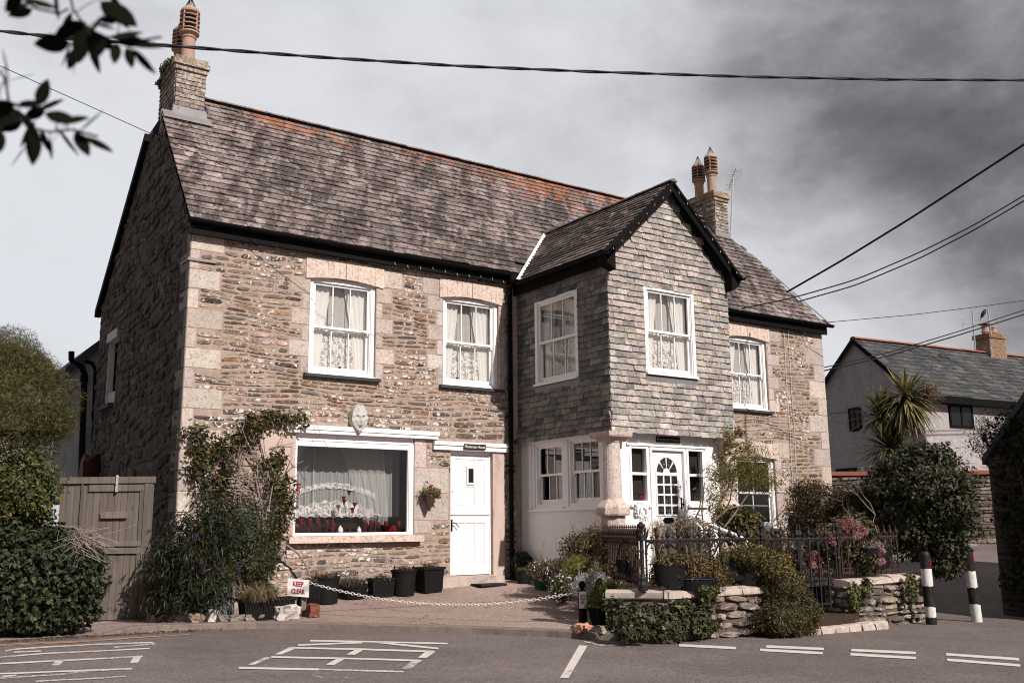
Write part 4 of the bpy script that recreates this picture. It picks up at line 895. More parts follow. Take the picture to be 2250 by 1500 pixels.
# ridge tiles
def ridge(mb, p0, p1, r=.085, L=.42, drop=.07):
    p0, p1 = np.array(p0, float), np.array(p1, float); n = max(1, int(np.linalg.norm(p1-p0)/L)); d = (p1-p0)/n; s_ = np.cross(d, [0, 0, 1]); s_ /= np.linalg.norm(s_)
    for i in range(n):
        a_ = p0+d*i+np.array([0, 0, r_.uniform(-.006, .006)]); b_ = p0+d*(i+.985)+np.array([0, 0, r_.uniform(-.006, .006)]); V = []
        for q in (a_, b_):
            for th in (-75, -45, -15, 15, 45, 75): V.append(q+s_*math.sin(R(th))*r*1.25+np.array([0, 0, math.cos(R(th))*r-drop]))
        mb.raw(V, [(k, k+1, 7+k, 6+k)[::-1] for k in range(5)]+[(0, 1, 2, 3, 4, 5), (11, 10, 9, 8, 7, 6)], vary((.16, .14, .14), .25, r_))
mb = MB(); ridge(mb, (.68, 2.50, 8.56), (13.62, 2.50, 8.56)); mb.build('ridge_tiles', M['ridge'], house); mb = MB(); ridge(mb, (14.02, 2.40, 8.38), (14.95, -.2, 5.40), .05, .3, .05)
mb.build('hip_tiles', M['ridge'], house)
# verge slates and boards
mb = MB(); n = 30
for i in range(n):
    t0 = i/n*(2.2/2.77)*SL; t1 = (i+1.25)/n*(2.2/2.77)*SL; y0, z0 = RY0+t0*ca, RZ0+t0*sa; y1, z1 = RY0+t1*ca, RZ0+t1*sa
    if y1 > 1.98: break
    k = .5+r_.random()*.6
    mb.raw([(-.035-.03*k, y0, z0-.13), (-.035-.03*k, y0-.02, z0+.015), (-.035, y1, z1+.01), (-.035, y1, z1-.13), (.0, y0, z0-.13), (.0, y1, z1-.13)], [(0, 3, 2, 1), (0, 4, 5, 3)], vary((1.5, 1.6, 1.65), .3, r_))
mb.build('verge_slates', M['dark_slate'], house)
mb = MB(); mb.prism([(-.10, 2.90, 7.66), (-.10, 6.12, 5.00), (-.10, 6.12, 5.14), (-.10, 2.90, 7.80)], (.12, 0, 0)); mb.build('rear_bargeboard', M['black_paint'], house)
# fascia and gutters
def gutter(mb, p0, p1, r=.062):
    p0, p1 = np.array(p0, float), np.array(p1, float); d = (p1-p0)/np.linalg.norm(p1-p0); s_ = np.cross(d, [0, 0, 1.0]); L = np.linalg.norm(p1-p0); V = []
    for q in (p0, p1):
        for th in range(-90, 91, 20): V.append(q+s_*math.sin(R(th))*r+np.array([0, 0, -math.cos(R(th))*r]))
        for th in range(90, -91, -20): V.append(q+s_*math.sin(R(th))*r*.85+np.array([0, 0, -math.cos(R(th))*r*.85]))
    k = 20; mb.raw(V, [(i, (i+1) % k, k+(i+1) % k, k+i) for i in range(k)]+[tuple(range(k))[::-1], tuple(range(k, 2*k))])
    x = .9
    while x < L:
        q = p0+d*x; mb.tube([q+s_*math.sin(R(th))*r*1.06+np.array([0, 0, -math.cos(R(th))*r*1.06]) for th in range(-90, 91, 20)], .008, 4); x += 1.05
mb = MB(); gutter(mb, (-.12, -.20, 5.365), (5.90, -.20, 5.325)); mb.build('gutter', M['black_plastic'], house); mb = MB(); gutter(mb, (8.86, -.20, 5.335), (15.0, -.20, 5.375))
mb.build('gutter', M['black_plastic'], house)
mb = MB(); mb.box((-.04, -.125, 5.15), (5.98, -.095, 5.36)); mb.box((-.04, -.095, 5.17), (5.98, .0, 5.19)); mb.box((-.04, -.095, 5.19), (5.98, .0, 5.36)); mb.build('fascia', M['black_paint'], house); mb = MB(); mb.box((8.82, -.125, 5.15), (14.88, -.095, 5.36)); mb.box((8.82, -.095, 5.17), (14.88, .0, 5.36))
mb.build('fascia', M['black_paint'], house)
# porch roof
pe = (5.82, 5.155); RA = 6.63; run, rise = MX-pe[0], RA-pe[1]; PL = math.hypot(run, rise); aa, bb = run/PL, rise/PL
LS_ = Fr((pe[0], 0, pe[1]), (0, -1, 0), (aa, 0, bb), (-bb, 0, aa)); RS_ = Fr((2*MX-pe[0], 0, pe[1]), (0, 1, 0), (-aa, 0, bb), (bb, 0, aa))
yint = lambda z: RY0+(z-RZ0)/(sa/ca)
def pcol(r, u, v): return vary(r.choices([(.19, .15, .14), (.24, .19, .17), (.14, .115, .11), (.28, .23, .20)], [4, 3, 3, 1])[0], .2, r)
mb = MB(); slates(mb, LS_, -1.0, 2.80, 0, PL-.03, .125, (.14, .26), .010, None, inside=lambda u, v: -u < yint(pe[1]+v*bb)+.04, seed=61, jit=.012, colf=pcol, lift=.008)
slates(mb, RS_, -2.80, 1.0, 0, PL-.03, .125, (.14, .26), .010, None, inside=lambda u, v: u < yint(pe[1]+v*bb)+.04, seed=62, jit=.012, colf=pcol, lift=.008)
mb.build('porch_roof_slates', M['slate_roof'], house)
mb = MB(); mb.poly([(pe[0], -2.78, pe[1]), (MX, -2.78, RA), (MX, .9, RA), (pe[0], -.4, pe[1])]); mb.poly([(2*MX-pe[0], -2.78, pe[1]), (MX, -2.78, RA), (MX, .9, RA), (2*MX-pe[0], -.4, pe[1])][::-1]); mb.build('porch_roof_back', M['dark_slate'], house)
mb = MB(); ridge(mb, (MX, .92, RA+.035), (MX, -2.84, RA+.035), .075, .42, .06); mb.build('porch_ridge_tiles', M['ridge'], house)
mb = MB()
for sg in (1, -1):
    V = []
    for (z, dx) in ((5.17, 0), (6.60, 0)):
        x = MX-sg*(RA-z)*run/rise; y = yint(z); V += [(x-sg*.075, y-.045, z+.02), (x+sg*.025, y-.045, z+.035)]
    mb.raw(V, [(0, 1, 3, 2)]); mb.build('valley_lead', M['white_paint'], house); mb = MB()
mb = MB(); gutter(mb, (pe[0]-.03, -.36, pe[1]-.02), (pe[0]-.03, -2.86, pe[1]-.02)); mb.build('porch_gutter', M['black_plastic'], house); mb = MB(); gutter(mb, (2*MX-pe[0]+.03, -2.86, pe[1]-.02), (2*MX-pe[0]+.03, -.36, pe[1]-.02))
mb.build('porch_gutter', M['black_plastic'], house)
mb = MB(); mb.box((BX0-.10, -2.70, 4.95), (BX0-.07, .0, 5.13)); mb.box((BX0-.07, -2.70, 4.97), (BX0, .0, 5.0)); mb.box((BX1+.07, -2.70, 4.95), (BX1+.10, .0, 5.13))
for sg in (1, -1):
    X = lambda x: MX+sg*x
    for (y0, y1, o_, th) in ((-2.80, -2.76, 0, .20), (-2.83, -2.80, -.01, .06)):
        mb.prism([(X(0), y0, RA+.02+o_), (X(0), y0, RA+.02-th), (X(run*.98), y0, pe[1]+.01-th+.02), (X(run*1.03), y0, pe[1]-.02+o_)][::(-1 if sg > 0 else 1)], (0, y1-y0, 0))
    mb.prism([(X(run*.86), -2.80, pe[1]-.30), (X(run*.86), -2.80, pe[1]+.12), (X(run*1.0), -2.80, pe[1]-.02), (X(run*.98), -2.80, pe[1]-.19)], (0, .19, 0))
    mb.raw([(X(0), -2.78, RA-.03), (X(run), -2.78, pe[1]-.03), (X(run), -2.61, pe[1]-.03), (X(0), -2.61, RA-.03)], [(0, 1, 2, 3)])
mb.build('bargeboard', M['black_paint'], house)
# downpipes
mb = MB(); mb.tube([(5.80, -.19, 5.28), (5.80, -.19, 5.16), (5.80, -.09, 5.02), (5.80, -.09, -.10), (5.80, -.18, -.17)], .04, 10)
for z in (4.95, 3.3, 1.7, .3): mb.lathe((5.80, -.09, z), [(.052, 0), (.052, .07)], 10)
mb.lathe((5.80, -.19, 5.16), [(.05, 0), (.08, .05), (.08, .16)], 10)
mb.build('downpipe', M['black_plastic'], house, smooth=False)
# slate strip behind pipe
mb = MB(); mb.box((5.90, -.045, 2.30), (6.0, -.03, 5.1)); mb.build('corner_board', M['cement'], house)
# small parts on the walls: iron tie at the corner, cables
mb = MB(); q0, q1 = at(418, 568, 'y', -.03), at(475, 579, 'y', -.03); mb.box((-.03, -.036, q0[2]-.02), (q1[0], -.026, q0[2]+.02)); mb.box((-.036, -.03, q0[2]-.02), (-.026, .38, q0[2]+.02)); mb.build('corner_strap', M['letter_worn'], house)
mb = MB()
for (ua, ub, v0) in ((1722, 1742, 725), (1732, 1752, 728)):
    a_, b_ = at(ua, v0, 'y', -.03), at(ub, 1060, 'y', -.03); b_ = np.array([b_[0], -.03, .3]); mb.tube([a_+(b_-a_)*t+np.array([.01*math.sin(t*17), 0, 0]) for t in np.linspace(0, 1, 12)], .006, 4)
mb.build('wall_cable', M['letter_white'], house)
# fairy lights along the porch verge
mb = MB(); fl = MB()
for sg in (1, -1):
    P_ = [np.array([MX+sg*(.06+t*run*.95), -2.845, RA-.13-t*rise*.96-.02*math.sin(t*40)]) for t in np.linspace(0, 1, 40)]; mb.tube(P_, .004, 4)
    for p in P_[1::5]: fl.tube([p, p+np.array([r_.uniform(-.02, .02), -.01, -.035])], .0045, 4)
P_ = [np.array([x, -.135, 5.24-.05*abs(math.sin(x*3))]) for x in np.linspace(3.4, 5.8, 30)]; mb.tube(P_, .004, 4)
for p in P_[::3]: fl.tube([p, p+np.array([.01, -.01, -.045])], .005, 4)
mb.build('fairy_light_cable', M['cable'], house); fl.build('fairy_light_bulbs', M['letter_white'], house)

# ---- chimneys
BRK = [(.28, .245, .22), (.22, .19, .17), (.34, .305, .28), (.17, .145, .13), (.26, .20, .17)]
def stack(x0, x1, y0, y1, z0, z1, zc):
    mb = MB(); mb.box((x0+.01, y0+.01, z0), (x1-.01, y1-.01, z1)); ch = mb.build('chimney', M['mortar_dark'], house)
    mb = MB(); f1 = Fr((0, y0, 0), (1, 0, 0), (0, 0, 1), (0, -1, 0)); f2 = Fr((x0, 0, 0), (0, -1, 0), (0, 0, 1), (-1, 0, 0)); f3 = Fr((x1, 0, 0), (0, 1, 0), (0, 0, 1), (1, 0, 0))
    for f, a, b in ((f1, x0, x1), (f2, -y1, -y0), (f3, y0, y1)):
        slates(mb, f, a, b, z0, z1-.24, .082, (.14, .24), .009, BRK, seed=int(x0*10+a*7) & 255, jit=.004, lift=.002)
    for (zz, th, ov) in ((z1-.24, .085, .03), (z1-.15, .08, .06), (z1-.06, .07, .03)):
        mb.box((x0-ov, y0-ov, zz), (x1+ov, y1+ov, zz+th), vary((.30, .22, .14), .2, r_))
        for f, a, b, off in ((f1, x0-ov, x1+ov, ov), (f2, -y1-ov, -y0+ov, ov)):
            f_ = Fr(f.o+f.w*off, f.u, f.v, f.w); slates(mb, f_, a, b, zz, zz+th-.008, th-.008, (.12, .24), .004, [(.30, .24, .15), (.34, .28, .22), (.26, .17, .08), (.24, .21, .18)], seed=int(zz*100) & 255, jit=.002, lift=.003)
    mb.build('brickwork', M['brick'], ch); return ch
def pot(ch, x, y, z, h, spike=True, r0=.12):
    mb = MB(); c = vary((1, 1, 1), .05, r_); H = h
    mb.lathe((x, y, z), [(r0*1.25, -.05), (r0*1.2, .0), (r0, .03), (r0*.98, H*.5), (r0*1.12, H*.505), (r0*1.12, H*.53), (r0*1.0, H*.54), (r0*1.0, H*.56)], 20, c)
    mb.lathe((x, y, z+H*.56), [(r0*1.15, 0), (r0*1.5, .03), (r0*1.5, .06), (r0*1.25, .075)], 20, c)
    mb.build('chimney_pot', M['terracotta'], ch, smooth=False); pt = MB()
    pt.lathe((x, y, z+H*.56+.07), [(r0*.85, 0), (r0*.85, H*.30)], 14); pt.build('pot_inside', M['dark_inside'], ch)
    mb = MB(); zz = z+H*.56+.075; gap = H*.085
    for k in range(4): mb.lathe((x, y, zz+gap*(k+.35)), [(r0*.9, gap*.12), (r0*1.46, -gap*.1), (r0*1.50, gap*.12), (r0*.9, gap*.42)], 20, c)
    for k in range(4): a_ = k*math.pi/2+.6; mb.box((x+math.cos(a_)*r0*1.3-.012, y+math.sin(a_)*r0*1.3-.012, zz), (x+math.cos(a_)*r0*1.3+.012, y+math.sin(a_)*r0*1.3+.012, zz+gap*4.3), c)
    zt = zz+gap*4.2; mb.lathe((x, y, zt), [(r0*1.45, 0), (r0*1.45, .03), (r0*1.1, .09), (r0*.7, .125), (r0*.6, .12)], 20, c); mb.build('louvred_cowl', M['terracotta'], ch, smooth=False)
    if spike:
        mb = MB()
        for k in range(14): a_ = k*2*math.pi/14; mb.tube([(x+math.cos(a_)*r0*.85, y+math.sin(a_)*r0*.85, zt+.10), (x, y, zt+.10+.24)], .0045, 4)
        mb.build('bird_guard', M['alu'] if 0 else M['iron'], ch)
c1 = stack(.145, .655, 1.95, 2.95, 7.3, 8.97, 0); pot(c1, .40, 2.22, 8.97, 1.02); pot(c1, .42, 2.74, 8.97, .86)
c2 = stack(13.61, 14.08, 2.05, 3.10, 7.6, 9.12, 0); pot(c2, 13.86, 2.33, 9.12, 1.02); pot(c2, 13.90, 2.82, 9.12, .92)
mb = MB()
mb.raw([(.10, 1.90, 7.84), (.72, 1.90, 7.84), (.70, 1.94, 8.05), (.12, 1.94, 8.05)], [(0, 1, 2, 3)]); mb.raw([(-.06, 1.78, 7.735), (.80, 1.78, 7.735), (.76, 1.95, 7.93), (-.06, 1.95, 7.93)], [(0, 1, 2, 3)], (.7, .7, .7))
mb.box((-.07, 1.93, 7.70), (.14, 2.0, 7.90), (.5, .5, .5))
mb.build('lead_flashing', M['lead'], house); mb = MB()
for i in range(7):
    y = 2.03+i*.075; z = 7.98+i*.087; mb.box((13.585, y, z-.02), (13.60, y+.085, z+.13))
mb.raw([(13.56, 2.0, 7.93), (14.12, 2.0, 7.93), (14.10, 2.04, 8.08), (13.6, 2.04, 8.08)], [(0, 1, 2, 3)])
mb.build('lead_flashing', M['lead'], house)
# ================================================================ garden walls, railings, gate
GZ = -.10
mb = MB(); pg_ = [(4.0, -5.45), (7.0, -5.5), (10.1, -5.15), (11.2, -3.4), (12.6, -2.2), (15.5, -.5), (15.5, .3), (6.0, .3), (6.0, -2.5), (5.3, -3.0)]
mb.poly([(x, y, GZ+.02*math.sin(x*3)) for x, y in pg_]); mb.prism([(6.85, -3.1, GZ), (7.75, -3.1, GZ), (7.75, -2.5, GZ), (6.85, -2.5, GZ)], (0, 0, .09), (3, 3, 3)); mb.prism([(6.7, -5.7, -.66), (7.75, -5.7, -.68), (7.75, -5.3, -.68), (6.7, -5.3, -.66)], (0, 0, .22), (5, 4.5, 4))
o = mb.build('garden_soil', M['soil']); tag(o, 'dark soil of the small front garden behind the railings', 'soil', None, 'structure')
def garden_wall(P, ztop, label, seed, th=.38, hole=None):
    P = [np.array(p, float) for p in P]; root = empty('garden_wall', (P[0][0], P[0][1], -.7), label, 'stone wall', 'low garden walls by the road')
    core = MB(); st = MB(); cp = MB(); r2 = random.Random(seed)
    segs = list(zip(P, P[1:]))
    for i, (a, b) in enumerate(segs):
        d = (b-a); L = np.linalg.norm(d); d /= L; n_ = np.array([d[1], -d[0]])
        fr = Fr((a[0], a[1], 0), (d[0], d[1], 0), (0, 0, 1), (n_[0], n_[1], 0)); fb = Fr((b[0]-n_[0]*th, b[1]-n_[1]*th, 0), (-d[0], -d[1], 0), (0, 0, 1), (-n_[0], -n_[1], 0))
        core.fbox(fr, 0, L, -.95, ztop-.09, -th+.01, -.012)
        for f in (fr, fb): rubble(st, f, -.01, L+.01, -.85, ztop-.09, [], [(.27, .22, .19), (.20, .165, .145), (.32, .27, .23), (.15, .13, .115), (.24, .18, .145), (.11, .095, .085)], (.045, .15), (.12, .42), .006, (.0, .055), seed+i*3, wav=.03, jit=.8)
        u = -.02
        while u < L+.02:
            l = min(r2.uniform(.45, .85), L+.03-u); q = lambda: r2.uniform(-.02, .02); z0, z1 = ztop-.10+q()*.3, ztop+q()*.6
            V = []
            for uu in (u+.006, u+l*.5, u+l-.006):
                V += [fr.p(uu, z0, -th-.03+q()), fr.p(uu, z1-.03+q()*.5, -th-.03+q()), fr.p(uu, z1+q()*.3, -th*.6), fr.p(uu, z1+q()*.3, -th*.15), fr.p(uu, z1-.03, .035+q()*.8), fr.p(uu, z0+.01, .04+q()*.8), fr.p(uu, z0-.01, .0)]
            F = [(k, (k+1) % 7, 7+(k+1) % 7, 7+k)[::-1] for k in range(7)]+[(7+k, 7+(k+1) % 7, 14+(k+1) % 7, 14+k)[::-1] for k in range(7)]+[tuple(range(7)), tuple(range(14, 21))[::-1]]
            cp.raw(V, F, vary((1, 1, 1), .12, r2)); u += l
    for (e, s0) in ((P[0], -1), (P[-1], 1)):
        a, b = (P[0], P[1]) if s0 < 0 else (P[-2], P[-1]); d = (b-a)/np.linalg.norm(b-a); n_ = np.array([d[1], -d[0]])
        f = Fr((e[0]-n_[0]*th, e[1]-n_[1]*th, 0), (n_[0], n_[1], 0), (0, 0, 1), (-d[0], -d[1], 0)) if s0 < 0 else Fr((e[0], e[1], 0), (-n_[0], -n_[1], 0), (0, 0, 1), (d[0], d[1], 0))
        rubble(st, f, 0, th, -.85, ztop-.09, [], [(.36, .29, .25), (.27, .22, .19), (.42, .35, .30)], (.06, .13), (.12, .3), .008, (.0, .05), seed+77, wav=.01, jit=.5)
    core.build('wall_core', M['mortar_dark'], root); st.build('wall_stones', M['garden_stone'], root); cp.build('coping', M['coping'], root)
    return root
garden_wall([(3.72, -5.12), (4.25, -5.62), (6.15, -5.70)], -.01, 'low rubble garden wall with pale coping, overgrown with ivy, left of the iron gate', 5)
garden_wall([(7.62, -5.66), (10.12, -5.30)], -.0, 'low rubble garden wall with pale coping between the iron gate and the bollard', 9)
mb = MB(); q0 = [(6.12, -5.9), (7.65, -5.85), (8.3, -5.72)]
for i in range(7): mb.rock((6.2+i*.30, -5.86+.012*i, -.66), (.19, .13, .13), vary((1, 1, 1), .2), 100+i, 2, .25)
tag(mb.build('foundation_stones', M['coping']), 'rough foundation stones along the road under the iron gate', 'stones')

def railing(root, p0, p1, n, zb, zr, mat, base_z=None, twist=False, name='railing_panel', spear=.15):
    p0, p1 = np.array(p0, float), np.array(p1, float); d = (p1-p0)/n; u = d/np.linalg.norm(d); s = np.linalg.norm(d); mb = MB(); up = np.array([0, 0, 1.0])
    P = lambda t, z: p0+d*t+up*(z-p0[2])
    mb.tube([P(-.0, zr), P(n, zr)], .018, 6); mb.tube([P(0, zb+.05), P(n, zb+.05)], .016, 5)
    for k in range(n+1):
        q = P(k, 0); mb.tube([P(k, zb), P(k, zr)], .0135, 5)
        if twist:
            for z in np.arange(zb+.05, zr-.15, .035): mb.lathe(P(k, z), [(.011, 0), (.015, .012), (.011, .024)], 5)
        mb.lathe(P(k, zr-.16), [(.012, 0), (.022, .008), (.022, .018), (.012, .026)], 6)
        mb.lathe(P(k, zr+.005), [(.030, 0), (.025, .012), (.013, .022), (.018, .034), (.032, .055), (.027, .08), (.013, .11), (.008, .12), (.014, .13), (.003, spear+.02)], 7)
        if k < n:
            c = P(k+.5, zr-.13); arc = [c+u*math.cos(t)*s*.47+up*math.sin(t)*s*.62 for t in np.linspace(0, math.pi, 9)]; mb.tube(arc, .0115, 5)
            mb.tube([P(k+.5, zr-.02), P(k+.5, zr-.085)], .006, 4); c2 = P(k+.5, zr-.085); mb.tube([c2-u*.018, c2+u*.018], .007, 4)
            mb.tube([P(k+.5, zr), P(k+.5, zr+.062)], .009, 4); c3 = P(k+.5, zr+.042); mb.tube([c3-u*.022, c3+u*.024], .010, 4); mb.lathe(P(k+.5, zr+.058), [(.004, 0), (.009, .008), (.003, .02)], 5)
            zl = base_z if base_z is not None else zb+.11; c4 = P(k+.5, zl); mb.tube([c4+u*math.cos(t)*s*.30+up*math.sin(t)*s*.42*(1.25 if math.sin(t) > 0 else 1) for t in np.linspace(0, 2*math.pi, 11)], .010, 4, cap=False)
            mb.tube([c4-u*s*.5, c4+u*s*.5], .007, 4); mb.lathe(c4+up*s*.5, [(.006, 0), (.014, .012), (.003, .045)], 5); mb.tube([P(k+.5, zb), c4-up*s*.42], .006, 4)
    return mb.build(name, mat, root)
def post(root, x, y, z0, z1, mat, ball=False, name='post'):
    mb = MB(); h = z1-z0
    mb.lathe((x, y, z0), [(.060, 0), (.060, .07), (.040, .11), (.046, .14), (.032, .17), (.026, .20), (.025, h*.55), (.032, h*.56), (.032, h*.58), (.025, h*.6), (.025, h*.74)], 10)
    mb.box((x-.034, y-.034, z0+h*.72), (x+.034, y+.034, z0+h*.80)); mb.lathe((x, y, z0+h*.80), [(.034, 0), (.022, .02), (.030, h*.10), (.052, h*.14), (.048, h*.165), (.024, h*.18)]+([(.02, h*.20)] if ball else [(.02, h*.185), (.026, h*.2), (.012, h*.235)]), 10)
    return mb.build(name, mat, root)
r1 = empty('iron_railing', (4.01, -5.45, .0), 'black cast iron railing with spear tips on the left garden wall before the porch', 'railing', 'cast iron railings of the front garden')
railing(r1, (4.08, -5.45, 0), (6.08, -5.45, 0), 11, .02, .57, M['iron']); post(r1, 4.01, -5.45, -.01, .80, M['iron'], True); post(r1, 6.14, -5.45, -.01, .78, M['iron'])
r2_ = empty('iron_railing', (4.6, -4.3, .0), 'rust brown side railing running back from the corner post to the porch column', 'railing', 'cast iron railings of the front garden')
railing(r2_, (4.04, -5.35, 0), (5.50, -2.95, 0), 19, .04, .60, M['iron_rust'])
r3 = empty('iron_railing', (8.6, -5.4, .0), 'rusty cast iron railing on the right garden wall beside the gate', 'railing', 'cast iron railings of the front garden')
railing(r3, (7.80, -5.44, 0), (9.42, -5.24, 0), 9, .02, .56, M['iron_rust'])
g = empty('garden_gate', (7.2, -5.45, -.4), 'black iron garden gate with twisted bars between two iron posts', 'gate')
post(g, 7.72, -5.45, -.42, .79, M['iron'], name='gate_post')
for (a, b, nn) in ((6.20, 6.86, 4), (6.92, 7.66, 4)):
    lf_ = railing(g, (a, -5.45, 0), (b, -5.45, 0), nn, -.38, .555, M['iron'], base_z=.0, twist=True, name='gate_leaf', spear=.19)
mb = MB(); mb.box((6.85, -5.475, .10), (6.95, -5.425, .22)); mb.box((6.86, -5.47, -.35), (6.89, -5.43, .56)); mb.lathe((6.90, -5.49, .16), [(.0, 0), (.02, .01), (.0, .03)], 6); mb.build('gate_latch', M['iron'], g)
# white shell on the corner post
mb = MB(); 
for k in range(16):
    a_ = 2*math.pi*k/16
    for ring, rr_ in ((0, .045), (1, .075), (2, .095)): mb.rock((4.01+math.cos(a_+ring*.2)*rr_*1.15, -5.48-.02*(2-ring)+math.sin(a_)*.02, .92+math.sin(a_+ring*.2)*rr_*1.15), (.016, .016, .016), (1, 1, 1), k+ring*20, 1, .2)
mb.rock((4.01, -5.45, .92), (.115, .055, .115), (.95, .95, .95), 3, 3, .12)
tag(mb.build('shell_finial', M['stone_white']), 'round white shell ornament on top of the corner railing post', 'ornament'); S.objects['shell_finial'].data.materials[0] = M['ceramic']

# handrail
hr = empty('handrail', tuple(dep(1580, 1215, 15)), 'sloping white tubular handrail beside the porch steps', 'handrail')
a_, b_, c_, d_ = dep(1522, 1138, 15.2), dep(1632, 1182, 14.6), dep(1640, 1190, 14.55), dep(1640, 1235, 14.55)
mb = MB(); mb.tube([a_, a_+(b_-a_)*.5, b_, c_, d_], .032, 8); mb.build('rail', M['white_paint'], hr, smooth=True); mb = MB(); e1 = dep(1524, 1240, 15.2); mb.tube([a_, e1], .028, 8); mb.tube([c_, (c_[0], c_[1], GZ-.02)], .026, 8); mb.build('rail_post', M['white_paint'], hr, smooth=True)

# ================================================================ bollards
def bollard(p, lean, h, bands, label):
    root = empty('bollard', tuple(p), label, 'bollard', 'striped bollards at the corner'); p = np.array(p); r = .078
    def edge(th, z): return .010*mnoise.noise(Vector((math.cos(th)*3, math.sin(th)*3, z*9)))*(0 if z < .01 or z > .95*h else 2.0)
    def band(z0, z1, mat, nm, tail=()):
        mb = MB(); n = 28; prof = [(r, z0), (r, z1)]+list(tail); V = []
        for k, (rr_, z) in enumerate(prof):
            for j in range(n): th = 2*math.pi*j/n; zz = z+(edge(th, z) if k < 2 else 0); V.append((p[0]+rr_*math.cos(th)+zz*lean[0], p[1]+rr_*math.sin(th)+zz*lean[1], p[2]+zz))
        mb.raw(V, [(i*n+j, i*n+(j+1) % n, (i+1)*n+(j+1) % n, (i+1)*n+j) for i in range(len(prof)-1) for j in range(n)]); mb.build(nm, mat, root)
    for z0, z1, c in bands[:-1]: band(z0*h, z1*h, M['bollard_'+c], c+'_band')
    z0 = bands[-1][0]*h; band(z0, .93*h, M['bollard_black'], 'black_cap', [(r*.99, .945*h), (r*.92, .965*h), (r*.76, .985*h), (r*.45, .997*h), (.002, 1.0*h)])
    mb = MB(); V = []
    for z in (.80*h, .89*h):
        for th in (-28, -10, 8): t = R(-62+th); V.append(p+np.array([math.cos(t)*(r+.004)+z*lean[0], math.sin(t)*(r+.004)+z*lean[1], z]))
    mb.raw(V, [(0, 1, 4, 3), (1, 2, 5, 4)]); mb.build('reflector', M['red_reflector'], root)
    return root
M['bollard_white'] = plaster('scuffed_white_bollard', (.66, .65, .63), .12, 9, .6, .3, (.30, .27, .24), 9)
M['bollard_black'] = plaster('scuffed_black_bollard', (.016, .016, .017), .4, 9, .5, .3, (.05, .045, .04), 7)
bollard((9.40, -5.72, -.71), (-.02, 0), 1.06, [(0, .10, 'black'), (.10, .24, 'white'), (.24, .52, 'black'), (.52, .755, 'white'), (.755, 1, 'black')], 'black and white bollard standing in front of the garden wall end')
bollard((10.50, -5.78, -.73), (-.085, 0), 1.13, [(0, .23, 'white'), (.23, .45, 'black'), (.45, .67, 'white'), (.67, 1, 'black')], 'leaning black and white bollard standing free at the lane mouth')

# ================================================================ wooden side gate
GD = 13.25
wr, wl = dep(322, 1362, GD), dep(110, 1365, GD); wr[2] = wl[2] = -.46; du = wr-wl; Lg = np.linalg.norm(du); du /= Lg; nn_ = np.array([du[1], -du[0], 0])
GF = Fr(wl, du, (0, 0, 1), nn_)
root = empty('wooden_gate', tuple((wl+wr)/2), 'weathered grey boarded side gate between the ivy bush and the gable', 'gate')
H = 1.97
mb = MB(); r3_ = random.Random(8); u = .0
while u < Lg-.12: w_ = r3_.uniform(.085, .105); mb.fbox(GF, u+.003, min(u+w_, Lg-.12)-.003, .03, H-.10, -.03, -.012+r3_.uniform(-.002, .002), vary((1, 1, 1), .16, r3_)); u += w_
mb.build('boards', M['wood'], root)
mb = MB(); fu = lambda px: (px-110)/(322-110)*Lg
mb.fbox(GF, 0, Lg, H-.10, H-.01, -.05, .02); mb.fbox(GF, Lg-.13, Lg-.02, 0, H-.10, -.05, .01, (.9, .9, .9)); mb.fbox(GF, Lg-.19, Lg-.14, .03, H-.12, -.012, .008, (.8, .8, .8))
mb.fbox(GF, fu(175), fu(300), H-.21, H-.12, -.012, .012); mb.fbox(GF, fu(200), fu(300), 1.01, 1.08, -.012, .014, (1.1, 1.1, 1.1)); mb.fbox(GF, fu(195), fu(302), .91, .99, -.012, .014)
mb.fbox(GF, fu(158), fu(163), .03, H-.1, -.012, .012, (.7, .7, .7)); mb.build('gate_frame', M['wood'], root)
mb = MB(); mb.fbox(GF, fu(207), fu(265), H-.58, H-.49, -.012, .03, (1.25, 1.2, 1.15)); mb.build('letter_flap', M['wood'], root)
mb = MB(); mb.fbox(GF, fu(237), fu(241), H-.22, H-.02, .01, .045); mb.lathe(GF.p(fu(239), H-.035, .03), [(.012, 0), (.022, .02), (.012, .045)], 8); mb.lathe(GF.p(fu(239), H-.12, .045), [(.012, 0), (.016, .02), (.012, .04)], 8); mb.build('gate_bolt', M['alu'], root)

# ================================================================ rear outbuilding
root = empty('outbuilding', (-.4, 7.0, -.5), 'white rendered lean-to with black drainpipes behind the gable', 'outbuilding')
yb_ = 6.4; A_ = lambda u, v: at(u, v, 'y', yb_)
pl = [A_(110, 1100), A_(225, 1100), A_(222, 752), A_(190, 775), A_(152, 808), A_(118, 836)]
mb = MB(); mb.prism(pl, (0, 3.0, 0)); mb.build('wall', M['render_dirty'], root)
mb = MB(); rp = [A_(112, 830), A_(152, 800), A_(190, 768), A_(225, 742), A_(226, 762), A_(190, 790), A_(152, 820), A_(112, 850)]; mb.prism([p-np.array([0, .18, 0]) for p in rp], (0, 3.4, 0)); mb.build('roof', M['dark_slate'], root)
for pts_, rad_ in (([(157, 772), (157, 790), (163, 797), (180, 806), (186, 822), (183, 900), (178, 1060)], .058), ([(183, 778), (186, 792), (203, 798), (210, 812), (207, 900), (203, 1060)], .040)):
    mb = MB(); mb.tube([at(*q, 'y', yb_-.14) for q in pts_], rad_, 10); q = at(*pts_[4], 'y', yb_-.14); mb.lathe((q[0], q[1], q[2]-.15), [(rad_*1.3, 0), (rad_*1.3, .12)], 10); mb.build('drainpipe', M['black_plastic'], root, smooth=False)
